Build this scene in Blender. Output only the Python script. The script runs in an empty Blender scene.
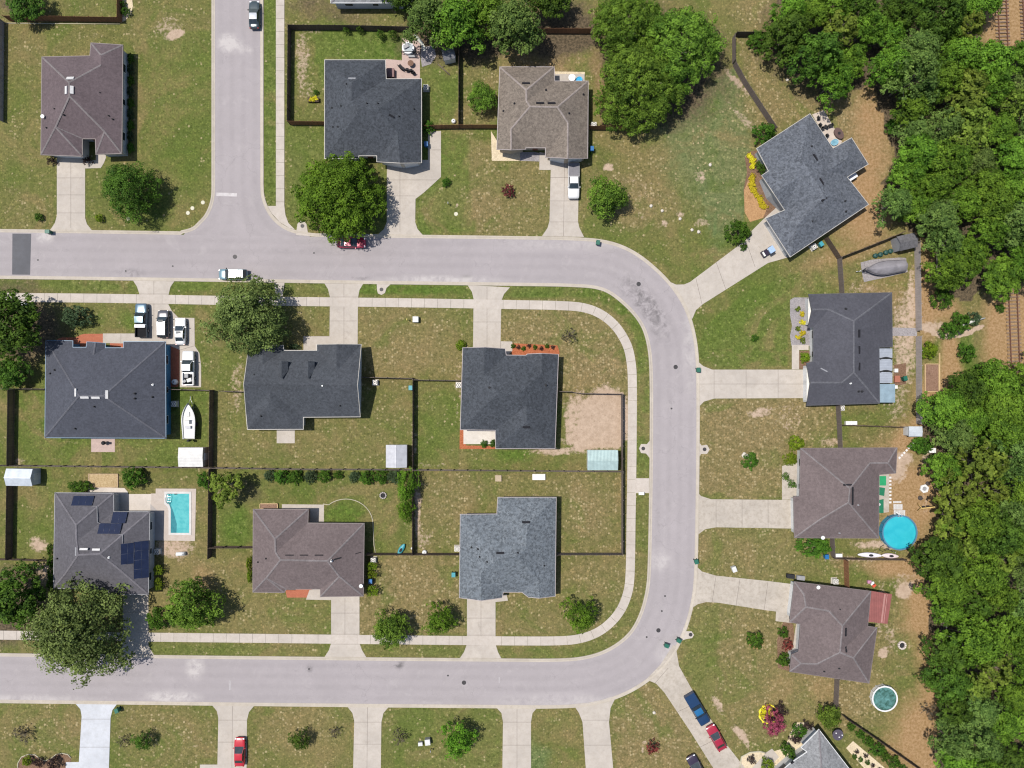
import bpy, math, random
import numpy as np
from mathutils import Vector, Matrix

# ------------------------------------------------------------------ basics
S = 0.175          # metres on the ground per photo pixel
CAMH = 120.0       # the drone's height
SC = bpy.context.scene
COL = SC.collection
R = math.radians
rng = np.random.default_rng(7)
random.seed(7)


def W(px, py, z=0.0):
    """World point at height z that the drone photo shows at (px, py)."""
    f = (CAMH - z) / CAMH
    return Vector(((px - 512) * S * f, (384 - py) * S * f, z))


def tag(o, label=None, cat=None, group=None, kind=None):
    if label: o['label'] = label
    if cat: o['category'] = cat
    if group: o['group'] = group
    if kind: o['kind'] = kind
    return o


def empty(name, loc, rz=0.0, label=None, cat=None, group=None):
    o = bpy.data.objects.new(name, None)
    COL.objects.link(o)
    o.location = loc
    o.rotation_euler = (0, 0, rz)
    o.empty_display_size = 0.3
    return tag(o, label, cat, group)


class MB:
    """Collects shapes; build() links them as one mesh object."""
    def __init__(self):
        self.v = []; self.f = []; self.m = []; self.s = []

    def add(self, verts, faces, mi=0, smooth=False):
        b = len(self.v)
        self.v += [tuple(p) for p in verts]
        for f in faces:
            self.f.append([i + b for i in f]); self.m.append(mi); self.s.append(smooth)
        return self

    def box(self, c, size, rz=0.0, mi=0, taper=1.0):
        sx, sy, sz = size[0] / 2, size[1] / 2, size[2] / 2
        ca, sa = math.cos(rz), math.sin(rz)
        vs = []
        for z, t in ((-sz, 1.0), (sz, taper)):
            for x, y in ((-sx, -sy), (sx, -sy), (sx, sy), (-sx, sy)):
                x *= t; y *= t
                vs.append((c[0] + x * ca - y * sa, c[1] + x * sa + y * ca, c[2] + z))
        return self.add(vs, [(3, 2, 1, 0), (4, 5, 6, 7), (0, 1, 5, 4), (1, 2, 6, 5), (2, 3, 7, 6), (3, 0, 4, 7)], mi)

    def prism(self, poly, z0, z1, mi=0, bottom=True):
        n = len(poly)
        a = sum(poly[i][0] * poly[(i + 1) % n][1] - poly[(i + 1) % n][0] * poly[i][1] for i in range(n))
        if a < 0: poly = poly[::-1]
        vs = [(p[0], p[1], z0) for p in poly] + [(p[0], p[1], z1) for p in poly]
        fs = [tuple(range(n, 2 * n))]
        if bottom: fs.append(tuple(range(n - 1, -1, -1)))
        fs += [(i, (i + 1) % n, n + (i + 1) % n, n + i) for i in range(n)]
        return self.add(vs, fs, mi)

    def cyl(self, c, r, h, n=16, mi=0, r2=None, smooth=True, axis='z'):
        r2 = r if r2 is None else r2
        vs = []
        for k, rr in ((0, r), (1, r2)):
            for i in range(n):
                a = 2 * math.pi * i / n
                p = (rr * math.cos(a), rr * math.sin(a), k * h)
                if axis == 'y': p = (p[0], p[2] - h / 2, p[1])
                if axis == 'x': p = (p[2] - h / 2, p[0], p[1])
                vs.append((c[0] + p[0], c[1] + p[1], c[2] + p[2]))
        b = len(self.v)
        self.add(vs, [(i, (i + 1) % n, n + (i + 1) % n, n + i) for i in range(n)], mi, smooth)
        self.f.append([b + n + i for i in range(n)]); self.m.append(mi); self.s.append(False)
        self.f.append([b + n - 1 - i for i in range(n)]); self.m.append(mi); self.s.append(False)
        return self

    def tube(self, pts, rads, n=7, mi=0):
        pts = [Vector(p) for p in pts]
        vs = []
        for i, p in enumerate(pts):
            d = (pts[min(i + 1, len(pts) - 1)] - pts[max(i - 1, 0)]).normalized()
            u = d.cross(Vector((0, 0, 1)))
            if u.length < 1e-3: u = Vector((1, 0, 0))
            u.normalize(); w = d.cross(u)
            r = rads[i] if hasattr(rads, '__len__') else rads
            for k in range(n):
                a = 2 * math.pi * k / n
                vs.append(p + u * (r * math.cos(a)) + w * (r * math.sin(a)))
        fs = []
        for i in range(len(pts) - 1):
            for k in range(n):
                fs.append((i * n + k, i * n + (k + 1) % n, (i + 1) * n + (k + 1) % n, (i + 1) * n + k))
        fs.append(tuple(range(n - 1, -1, -1))); fs.append(tuple(range((len(pts) - 1) * n, len(pts) * n)))
        return self.add(vs, fs, mi, True)

    def ball(self, c, r, sz=1.0, n=10, mi=0):
        vs = []; m = n // 2
        for i in range(1, m):
            t = math.pi * i / m
            for k in range(n):
                a = 2 * math.pi * k / n
                vs.append((c[0] + r * math.sin(t) * math.cos(a), c[1] + r * math.sin(t) * math.sin(a), c[2] + r * sz * math.cos(t)))
        top = len(vs); vs.append((c[0], c[1], c[2] + r * sz)); vs.append((c[0], c[1], c[2] - r * sz))
        fs = [(i * n + k, (i + 1) * n + k, (i + 1) * n + (k + 1) % n, i * n + (k + 1) % n) for i in range(m - 2) for k in range(n)]
        fs += [(top, k, (k + 1) % n) for k in range(n)]
        fs += [(top + 1, (m - 2) * n + (k + 1) % n, (m - 2) * n + k) for k in range(n)]
        return self.add(vs, fs, mi, True)

    def ring(self, c, r0, r1, z0, z1, n=32, mi=0, mod=None):
        vs = []
        for i in range(n):
            a = 2 * math.pi * i / n
            q = mod(i) if mod else 1.0
            for r, z in ((r0, z0), (r1 * q, z0), (r1 * q, z1), (r0, z1)):
                vs.append((c[0] + r * math.cos(a), c[1] + r * math.sin(a), z))
        fs = []
        for i in range(n):
            j = (i + 1) % n
            for k in range(4):
                fs.append((i * 4 + k, i * 4 + (k + 1) % 4, j * 4 + (k + 1) % 4, j * 4 + k))
        return self.add(vs, [f[::-1] for f in fs], mi)

    def build(self, name, mats, parent=None, local=False):
        me = bpy.data.meshes.new(name)
        vs = self.v
        if parent is not None and not local:
            L = Vector((0, 0, 0)); q = parent
            while q is not None: L = L + q.location; q = q.parent
            vs = [(p[0] - L[0], p[1] - L[1], p[2] - L[2]) for p in vs]
        me.from_pydata(vs, [], self.f)
        mats = mats if isinstance(mats, (list, tuple)) else [mats]
        for m in mats: me.materials.append(m)
        me.polygons.foreach_set('material_index', self.m)
        me.polygons.foreach_set('use_smooth', self.s)
        me.update()
        o = bpy.data.objects.new(name, me)
        COL.objects.link(o)
        if parent is not None: o.parent = parent
        return o


def children(o):
    return list(o.children)


def copy_tree(o, parent=None):
    kids = list(o.children)
    c = o.copy(); COL.objects.link(c)
    c.parent = parent
    for ch in kids: copy_tree(ch, c)
    return c


# ------------------------------------------------------------------ materials
_mats = {}


def lin(r, g, b):
    f = lambda c: ((c / 255) / 12.92 if c <= 10 else (((c / 255) + 0.055) / 1.055) ** 2.4)
    return (f(r), f(g), f(b), 1)


class N:
    def __init__(self, name):
        self.mat = bpy.data.materials.new(name); self.mat.use_nodes = True
        self.nt = self.mat.node_tree
        self.b = self.nt.nodes['Principled BSDF']; self.out = self.nt.nodes['Material Output']

    def n(self, t, **kw):
        x = self.nt.nodes.new(t)
        for k, v in kw.items():
            if k.startswith('i_'):
                x.inputs[k[2:].replace('_', ' ')].default_value = v
            else: setattr(x, k, v)
        return x

    def l(self, a, b): self.nt.links.new(a, b)

    def coord(self, kind='Object'):
        return self.n('ShaderNodeTexCoord').outputs[kind]

    def wpos(self):
        return self.n('ShaderNodeNewGeometry').outputs['Position']

    def noise(self, vec, scale, detail=3, rough=0.6, dist=0.0):
        x = self.n('ShaderNodeTexNoise'); x.inputs['Scale'].default_value = scale; x.inputs['Detail'].default_value = detail
        x.inputs['Roughness'].default_value = rough; x.inputs['Distortion'].default_value = dist
        self.l(vec, x.inputs['Vector']); return x.outputs['Fac']

    def ramp(self, fac, lo, hi, a=0.0, b=1.0):
        x = self.n('ShaderNodeMapRange'); x.inputs['From Min'].default_value = lo; x.inputs['From Max'].default_value = hi
        x.inputs['To Min'].default_value = a; x.inputs['To Max'].default_value = b
        self.l(fac, x.inputs['Value']); return x.outputs['Result']

    def math(self, op, a, b=None):
        x = self.n('ShaderNodeMath', operation=op)
        for i, q in enumerate((a, b)):
            if q is None: continue
            if isinstance(q, (int, float)): x.inputs[i].default_value = q
            else: self.l(q, x.inputs[i])
        return x.outputs[0]

    def mix(self, fac, a, b, mode='MIX'):
        x = self.n('ShaderNodeMix', data_type='RGBA', blend_type=mode)
        for s, q in (('Factor', fac), ('A', a), ('B', b)):
            soc = [i for i in x.inputs if i.name == s and (i.type == 'RGBA' or s == 'Factor' and i.type == 'VALUE')][0]
            if isinstance(q, (int, float)): soc.default_value = q
            elif isinstance(q, tuple): soc.default_value = q
            else: self.l(q, soc)
        return [o for o in x.outputs if o.type == 'RGBA'][0]

    def attr(self, name):
        x = self.n('ShaderNodeAttribute'); x.attribute_name = name; return x

    def bump(self, h, strength=0.3, dist=0.05):
        x = self.n('ShaderNodeBump'); x.inputs['Strength'].default_value = strength; x.inputs['Distance'].default_value = dist
        self.l(h, x.inputs['Height']); self.l(x.outputs['Normal'], self.b.inputs['Normal'])

    def fin(self, col=None, rough=0.8, spec=0.3, metal=0.0):
        if col is not None:
            if isinstance(col, tuple): self.b.inputs['Base Color'].default_value = col
            else: self.l(col, self.b.inputs['Base Color'])
        self.b.inputs['Roughness'].default_value = rough
        self.b.inputs['Specular IOR Level'].default_value = spec
        self.b.inputs['Metallic'].default_value = metal
        return self.mat


def mul(c, k): return (c[0] * k, c[1] * k, c[2] * k, 1)


def M_plain(name, col, rough=0.6, spec=0.4, metal=0.0, var=0.12, scale=3.0):
    """Painted / plastic / metal: a colour with faint soiling."""
    if name in _mats: return _mats[name]
    n = N(name)
    v = n.noise(n.wpos(), scale, 4)
    c = n.mix(n.ramp(v, 0.3, 0.7), mul(col, 1 - var), mul(col, 1 + var))
    _mats[name] = n.fin(c, rough, spec, metal)
    return _mats[name]


def M_carpaint(name, col, metal=0.2):
    if name in _mats: return _mats[name]
    n = N(name)
    v = n.noise(n.wpos(), 1.5, 4)
    c = n.mix(n.ramp(v, 0.3, 0.7), mul(col, 0.93), mul(col, 1.05))
    n.fin(c, 0.32, 0.5, metal)
    n.b.inputs['Coat Weight'].default_value = 0.5
    n.b.inputs['Coat Roughness'].default_value = 0.12
    _mats[name] = n.mat
    return n.mat


def M_concrete(name, col, joints=0.0):
    if name in _mats: return _mats[name]
    n = N(name); p = n.wpos()
    big = n.noise(p, 0.25, 5, 0.65, 0.6); mid = n.noise(p, 1.3, 5, 0.7); fine = n.noise(p, 9.0, 3, 0.7)
    c = n.mix(n.ramp(big, 0.3, 0.7), mul(col, 0.86), mul(col, 1.1))
    c = n.mix(n.ramp(mid, 0.45, 0.68, 0, 0.5 + 0.45 * joints), c, mul((col[0], col[1] * .97, col[2] * .92, 1), 0.78 - 0.15 * joints))
    st = n.noise(p, 0.55, 6, 0.75, 1.2)
    c = n.mix(n.ramp(st, 0.6, 0.72, 0, joints if joints else 0.38), c, mul((col[0], col[1] * .96, col[2] * .9, 1), 0.5))
    c = n.mix(n.ramp(fine, 0.3, 0.7, 0, 0.25), c, mul(col, 0.7))
    n.bump(fine, 0.2, 0.01)
    _mats[name] = n.fin(c, 0.88, 0.25)
    return n.mat


def M_shingle(name, col, col2=None, patch=0.12, spk=0.3):
    if name in _mats: return _mats[name]
    n = N(name); p = n.wpos()
    col2 = col2 or mul(col, 1.35)
    vo = n.n('ShaderNodeTexVoronoi'); vo.inputs['Scale'].default_value = 3.2
    n.l(p, vo.inputs['Vector'])
    sep = n.n('ShaderNodeSeparateColor'); n.l(vo.outputs['Color'], sep.inputs[0])
    big = n.noise(p, 0.25, 5, 0.68, 0.8); fine = n.noise(p, 2.6, 4, 0.8); mid = n.noise(p, 1.3, 3, 0.6)
    c = n.mix(n.ramp(sep.outputs[0], 0, 1, 0, min(1.0, spk * 1.5)), col, col2)
    c = n.mix(n.ramp(big, 0.38, 0.62, 0, 1), n.mix(1.0, c, (1 - patch,) * 3 + (1,), 'MULTIPLY'), n.mix(1.0, c, (1 + patch,) * 3 + (1,), 'MULTIPLY'))
    c = n.mix(n.ramp(fine, 0.46, 0.56, 0, min(.85, 0.08 + spk * 1.6)), c, mul(col, 0.50))
    c = n.mix(n.ramp(n.noise(p, 1.9, 3, 0.7), 0.53, 0.62, 0, min(.7, 0.05 + spk * 1.2)), c, mul(col, 1.5))
    c = n.mix(n.ramp(mid, 0.52, 0.66, 0, spk), c, mul(col, 1.3))
    n.bump(sep.outputs[0], 0.25, 0.012)
    _mats[name] = n.fin(c, 0.92, 0.2)
    return n.mat


def M_wood(name, col, var=0.35):
    if name in _mats: return _mats[name]
    n = N(name); p = n.wpos()
    mp = n.n('ShaderNodeMapping'); mp.inputs['Scale'].default_value = (7, 7, 0.6); n.l(p, mp.inputs['Vector'])
    g = n.noise(mp.outputs[0], 1.0, 4, 0.7); big = n.noise(p, 0.8, 3)
    c = n.mix(n.ramp(g, 0.3, 0.7), mul(col, 1 - var), mul(col, 1 + var))
    c = n.mix(n.ramp(big, 0.4, 0.75, 0, 0.5), c, mul((col[0], col[1] * 1.05, col[2] * 1.15, 1), 0.75))
    n.bump(g, 0.2, 0.01)
    _mats[name] = n.fin(c, 0.85, 0.2)
    return n.mat


def M_leaf(name, a, b, dry=None, trans=0.26):
    """Foliage: each clump and each leaf has its own green."""
    if name in _mats: return _mats[name]
    n = N(name)
    t = n.attr('tone').outputs['Fac']
    oi = n.n('ShaderNodeObjectInfo').outputs['Random']
    c = n.mix(t, a, b)
    hv = n.n('ShaderNodeHueSaturation')
    n.l(n.ramp(oi, 0, 1, 0.482, 0.503), hv.inputs['Hue']); n.l(n.ramp(oi, 0, 1, 0.82, 1.18), hv.inputs['Value'])
    n.l(c, hv.inputs['Color'])
    n.fin(hv.outputs[0], 0.7, 0.12)
    tr = n.n('ShaderNodeBsdfTranslucent')
    n.l(n.mix(1.0, hv.outputs[0], (1.15, 1.2, 0.7, 1), 'MULTIPLY'), tr.inputs['Color'])
    ms = n.n('ShaderNodeMixShader'); ms.inputs[0].default_value = trans
    n.l(n.b.outputs[0], ms.inputs[1]); n.l(tr.outputs[0], ms.inputs[2]); n.l(ms.outputs[0], n.out.inputs['Surface'])
    _mats[name] = n.mat
    return n.mat


def M_ground():
    n = N('lawn_and_earth'); p = n.wpos()
    z1 = n.attr('zone'); z2 = n.attr('zone_more')
    s1 = n.n('ShaderNodeSeparateColor'); n.l(z1.outputs['Color'], s1.inputs[0])
    s2 = n.n('ShaderNodeSeparateColor'); n.l(z2.outputs['Color'], s2.inputs[0])
    lush, dry, sand = s1.outputs; dirt, litter, blue = s2.outputs
    big = n.noise(p, 0.07, 5, 0.62, 0.8); mid = n.noise(p, 0.35, 6, 0.7, 0.5); med = n.noise(p, 1.1, 5, 0.75); fine = n.noise(p, 2.4, 4, 0.75); tuft = n.noise(p, 2.1, 2, 0.55)
    spot = n.noise(p, 1.9, 2, 0.6, 0.3)
    green = (0.072, 0.084, 0.021, 1); olive = (0.110, 0.097, 0.036, 1); deep = (0.050, 0.065, 0.015, 1)
    c = n.mix(n.ramp(big, 0.42, 0.58), green, olive)
    c = n.mix(n.ramp(mid, 0.46, 0.62, 0, 0.6), c, deep)
    thr = lambda m, k, w=0.25: n.ramp(n.math('ADD', m, n.math('MULTIPLY', n.math('SUBTRACT', k, 0.5), 1.1)), 0.5 - w, 0.5 + w)
    mix2 = n.math('ADD', n.math('MULTIPLY', mid, 0.5), n.math('MULTIPLY', med, 0.5))
    c = n.mix(n.math('MULTIPLY', thr(lush, mix2, 0.4), 0.9), c, n.mix(n.ramp(med, 0.4, 0.6), (0.036, 0.062, 0.009, 1), (0.064, 0.108, 0.017, 1)))
    c = n.mix(n.math('MULTIPLY', thr(blue, mix2, 0.4), 0.75), c, n.mix(n.ramp(med, 0.4, 0.6), (0.046, 0.078, 0.028, 1), (0.080, 0.122, 0.048, 1)))
    c = n.mix(n.math('MULTIPLY', thr(dry, mix2, 0.4), 0.9), c, n.mix(n.ramp(med, 0.38, 0.62), (0.092, 0.074, 0.033, 1), (0.172, 0.128, 0.064, 1)))
    wide = n.noise(p, 0.13, 4, 0.6, 1.0)
    c = n.mix(n.ramp(wide, 0.54, 0.66, 0, 0.55), c, (0.135, 0.103, 0.047, 1))
    c = n.mix(n.ramp(wide, 0.46, 0.36, 0, 0.5), c, (0.058, 0.084, 0.016, 1))
    # darker tufts, then pale dead blades in flecks: more of them where the lawn is dry
    def flecks(scale, size):
        vo = n.n('ShaderNodeTexVoronoi'); vo.inputs['Scale'].default_value = scale; n.l(p, vo.inputs['Vector'])
        sep = n.n('ShaderNodeSeparateColor'); n.l(vo.outputs['Color'], sep.inputs[0])
        return sep.outputs[0], sep.outputs[1], n.ramp(vo.outputs['Distance'], size, size * 0.55, 0, 1)
    r1, r1b, d1 = flecks(2.3, 0.58); r2, r2b, d2 = flecks(3.1, 0.60)
    c = n.mix(n.math('MULTIPLY', d2, n.ramp(r2, 0.55, 1.0, 0, 0.50)), c, n.mix(1.0, c, (0.42, 0.47, 0.36, 1), 'MULTIPLY'))
    c = n.mix(n.ramp(tuft, 0.54, 0.68, 0, 0.45), c, n.mix(1.0, c, (0.52, 0.56, 0.46, 1), 'MULTIPLY'))
    c = n.mix(n.math('MULTIPLY', d2, n.ramp(r2, 0.48, 0.0, 0, 0.75)), c, n.mix(1.0, c, (1.75, 1.62, 1.65, 1), 'MULTIPLY'))
    c = n.mix(n.ramp(fine, 0.42, 0.60, 0, 0.45), c, n.mix(1.0, c, (1.5, 1.42, 1.4, 1), 'MULTIPLY'))
    dens = n.math('ADD', n.math('MULTIPLY', dry, 0.42), n.ramp(mid, 0.42, 0.60, -0.24, 0.12))
    dens = n.math('SUBTRACT', dens, n.math('MULTIPLY', lush, 0.12))
    gate = n.ramp(n.math('ADD', r1, dens), 0.90, 1.02, 0, 1)
    sp = n.math('MULTIPLY', n.math('MULTIPLY', d1, gate), n.ramp(r1b, 0, 1, 0.2, 0.85))
    c = n.mix(sp, c, (0.30, 0.24, 0.135, 1))
    earth = n.mix(n.ramp(fine, 0.4, 0.6), (0.190, 0.113, 0.050, 1), (0.285, 0.182, 0.100, 1))
    c = n.mix(n.math('MULTIPLY', thr(dirt, mix2, 0.34), 0.88), c, earth)
    sandc = n.mix(n.ramp(med, 0.38, 0.65), (0.268, 0.198, 0.142, 1), (0.345, 0.262, 0.195, 1))
    sandc = n.mix(n.ramp(tuft, 0.62, 0.72, 0, 0.45), sandc, (0.13, 0.09, 0.055, 1))
    mix3 = n.math('ADD', n.math('MULTIPLY', med, 0.55), n.math('MULTIPLY', spot, 0.45))
    c = n.mix(thr(sand, mix3, 0.10), c, sandc)
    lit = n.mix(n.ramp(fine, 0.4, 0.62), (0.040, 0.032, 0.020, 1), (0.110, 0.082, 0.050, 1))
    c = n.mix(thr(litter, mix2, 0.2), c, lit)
    n.bump(n.math('ADD', fine, tuft), 0.6, 0.10)
    return n.fin(c, 0.95, 0.1)


def M_asphalt(name, col):
    n = N(name); p = n.wpos()
    at = n.n('ShaderNodeSeparateColor'); n.l(n.attr('stain').outputs['Color'], at.inputs[0])
    big = n.noise(p, 0.09, 5, 0.6, 0.8); mid = n.noise(p, 0.7, 6, 0.7, 0.5); fine = n.noise(p, 7.0, 3, 0.75)
    c = n.mix(n.ramp(big, 0.3, 0.7), mul(col, 0.93), mul(col, 1.06))
    c = n.mix(n.ramp(mid, 0.35, 0.8, 0, 0.45), c, mul(col, 0.8))
    c = n.mix(n.ramp(fine, 0.35, 0.75, 0, 0.4), c, mul(col, 0.72))
    # two worn wheel tracks a lane, oil between them
    w = n.math('ABSOLUTE', n.math('SINE', n.math('MULTIPLY', at.outputs[2], 12.566)))
    stw = n.noise(p, 0.5, 4, 0.7)
    c = n.mix(n.math('MULTIPLY', n.ramp(w, 0.55, 1.0, 0, 0.20), n.ramp(stw, 0.4, 0.6, 0.4, 1.0)), c, mul(col, 0.62))
    c = n.mix(n.ramp(n.noise(p, 0.28, 6, 0.75, 1.5), 0.55, 0.66, 0, 0.22), c, (0.32, 0.295, 0.285, 1))
    cr = n.n('ShaderNodeTexVoronoi', feature='DISTANCE_TO_EDGE'); cr.inputs['Scale'].default_value = 0.16
    wv = n.n('ShaderNodeVectorMath', operation='ADD'); n.l(p, wv.inputs[0])
    nn = n.n('ShaderNodeTexNoise'); nn.inputs['Scale'].default_value = 0.5; nn.inputs['Detail'].default_value = 4; n.l(p, nn.inputs['Vector'])
    sc = n.n('ShaderNodeVectorMath', operation='SCALE'); sc.inputs['Scale'].default_value = 3.5; n.l(nn.outputs['Color'], sc.inputs[0]); n.l(sc.outputs[0], wv.inputs[1])
    n.l(wv.outputs[0], cr.inputs['Vector'])
    crack = n.ramp(cr.outputs['Distance'], 0.0, 0.012, 0.3, 0.0)
    crack = n.math('MULTIPLY', crack, n.ramp(big, 0.45, 0.6))
    c = n.mix(crack, c, mul(col, 0.45))
    scuff = n.math('MULTIPLY', at.outputs[0], n.ramp(mid, 0.42, 0.62))
    c = n.mix(n.math('MINIMUM', scuff, 0.8), c, mul(col, 0.33))
    pale = n.math('MULTIPLY', at.outputs[1], n.ramp(mid, 0.35, 0.6))
    c = n.mix(n.math('MINIMUM', pale, 0.6), c, (0.40, 0.37, 0.35, 1))
    n.bump(fine, 0.25, 0.012)
    return n.fin(c, 0.9, 0.25)


def M_glass(name='dark_glass', col=(0.02, 0.028, 0.033, 1)):
    if name in _mats: return _mats[name]
    n = N(name)
    v = n.noise(n.wpos(), 2.0, 2)
    c = n.mix(n.ramp(v, 0.3, 0.7), mul(col, 0.8), mul(col, 1.3))
    _mats[name] = n.fin(c, 0.08, 0.6)
    return n.mat


def M_water(name, a, b, scale=1.2):
    n = N(name); p = n.wpos()
    v = n.noise(p, scale, 4, 0.6, 0.8); w = n.noise(p, 2.5, 3)
    c = n.mix(n.ramp(v, 0.35, 0.65), a, b)
    n.bump(w, 0.35, 0.06)
    return n.fin(c, 0.06, 0.5)


def M_corrugated(name, col, axis='y', pitch=5.0, rough=0.45, metal=0.3):
    if name in _mats: return _mats[name]
    n = N(name); p = n.wpos()
    wv = n.n('ShaderNodeTexWave', bands_direction=axis.upper()); wv.inputs['Scale'].default_value = pitch; n.l(p, wv.inputs['Vector'])
    v = n.noise(p, 1.2, 4)
    c = n.mix(n.ramp(v, 0.3, 0.7), mul(col, 0.85), mul(col, 1.1))
    c = n.mix(n.ramp(wv.outputs['Fac'], 0, 0.25, 0.3, 0), c, mul(col, 0.55))
    n.bump(wv.outputs['Fac'], 0.4, 0.03)
    _mats[name] = n.fin(c, rough, 0.4, metal)
    return n.mat


def M_brick(name, a, b, mortar, scale=4.0):
    if name in _mats: return _mats[name]
    n = N(name); p = n.wpos()
    br = n.n('ShaderNodeTexBrick'); br.inputs['Scale'].default_value = scale
    br.inputs['Color1'].default_value = a; br.inputs['Color2'].default_value = b; br.inputs['Mortar'].default_value = mortar
    br.inputs['Mortar Size'].default_value = 0.03
    n.l(p, br.inputs['Vector'])
    v = n.noise(p, 1.5, 4)
    c = n.mix(n.ramp(v, 0.3, 0.7, 0, 0.35), br.outputs['Color'], mul(a, 0.6))
    _mats[name] = n.fin(c, 0.9, 0.2)
    return n.mat


def M_mulch(name, a, b):
    if name in _mats: return _mats[name]
    n = N(name); p = n.wpos()
    f = n.noise(p, 4.5, 4, 0.8); m = n.noise(p, 0.9, 4)
    c = n.mix(n.ramp(f, 0.35, 0.65), a, b)
    c = n.mix(n.ramp(m, 0.5, 0.75, 0, 0.5), c, mul(a, 0.6))
    n.bump(f, 0.6, 0.05)
    _mats[name] = n.fin(c, 0.95, 0.1)
    return n.mat


CONC = M_concrete('driveway_concrete', (0.345, 0.308, 0.268, 1))
CONC_OLD = M_concrete('old_stained_concrete', (0.335, 0.297, 0.252, 1), 0.6)
CONC_WALK = M_concrete('sidewalk_concrete', (0.365, 0.325, 0.285, 1))
CONC_KERB = M_concrete('kerb_concrete', (0.345, 0.305, 0.255, 1))
CONC_WHITE = M_concrete('whitewashed_concrete', (0.385, 0.395, 0.415, 1))
JOINT = M_plain('joint_filler', (0.12, 0.10, 0.085, 1), 0.9, 0.1)
WHITE = M_plain('white_paint', (0.52, 0.52, 0.51, 1), 0.5)
OFFWHITE = M_plain('off_white_paint', (0.52, 0.50, 0.46, 1), 0.6)
GREY = M_plain('grey_paint', (0.20, 0.20, 0.205, 1), 0.6)
DARK = M_plain('dark_plastic', (0.020, 0.020, 0.022, 1), 0.8, 0.15)
BLACK = M_plain('black_rubber', (0.012, 0.012, 0.012, 1), 0.8)
CHROME = M_plain('grey_metal', (0.42, 0.42, 0.43, 1), 0.35, 0.5, 0.7)
GLASS = M_glass()
GREENBIN = M_plain('green_bin_plastic', (0.008, 0.085, 0.055, 1), 0.5)
BLUEBIN = M_plain('blue_bin_plastic', (0.008, 0.09, 0.24, 1), 0.5)
CYANBIN = M_plain('cyan_plastic', (0.03, 0.20, 0.235, 1), 0.5)
FENCE_BROWN = M_wood('stained_fence_wood', (0.190, 0.092, 0.046, 1))
FENCE_DARK = M_wood('dark_fence_wood', (0.095, 0.068, 0.052, 1))
FENCE_GREY = M_wood('weathered_fence_wood', (0.29, 0.255, 0.235, 1), 0.2)
FENCE_MID = M_wood('brown_grey_fence_wood', (0.13, 0.105, 0.092, 1), 0.25)
BARK = M_wood('bark', (0.115, 0.09, 0.068, 1))
BARK_PALE = M_wood('pale_bark', (0.23, 0.20, 0.165, 1))
RED_PAVER = M_brick('red_pavers', (0.30, 0.085, 0.045, 1), (0.36, 0.12, 0.06, 1), (0.22, 0.10, 0.07, 1), 3.0)
PINK_PAVER = M_brick('pink_pavers', (0.36, 0.27, 0.24, 1), (0.40, 0.30, 0.26, 1), (0.27, 0.21, 0.18, 1), 2.0)
MULCH_RED = M_mulch('red_mulch', (0.20, 0.055, 0.025, 1), (0.34, 0.12, 0.055, 1))
MULCH_BROWN = M_mulch('brown_mulch', (0.09, 0.050, 0.030, 1), (0.18, 0.115, 0.075, 1))
MULCH_PINE = M_mulch('pine_straw_mulch', (0.22, 0.12, 0.055, 1), (0.36, 0.22, 0.11, 1))
GRAVEL_GREY = M_mulch('grey_gravel', (0.16, 0.145, 0.145, 1), (0.27, 0.25, 0.25, 1))
GRAVEL_TAN = M_mulch('tan_gravel', (0.36, 0.29, 0.19, 1), (0.52, 0.44, 0.31, 1))
WOOD_PALE = M_wood('pale_timber', (0.42, 0.30, 0.16, 1), 0.2)
# ------------------------------------------------------------------ smooth value noise for the ground masks
def vnoise(x, y, sc, seed):
    g = np.random.default_rng(seed).random((256, 256))
    u = x * sc + 1000; v = y * sc + 1000
    i = np.floor(u).astype(int); j = np.floor(v).astype(int)
    a = u - i; b = v - j
    a = a * a * (3 - 2 * a); b = b * b * (3 - 2 * b)
    q = lambda m, k: g[m % 256, k % 256]
    return (q(i, j) * (1 - a) + q(i + 1, j) * a) * (1 - b) + (q(i, j + 1) * (1 - a) + q(i + 1, j + 1) * a) * b


def in_poly(px, py, poly):
    r = np.zeros(px.shape, bool); n = len(poly)
    for k in range(n):
        x1, y1 = poly[k]; x2, y2 = poly[(k + 1) % n]
        if y1 == y2: continue
        c = ((y1 > py) != (y2 > py)) & (px < (x2 - x1) * (py - y1) / (y2 - y1) + x1)
        r ^= c
    return r


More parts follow.
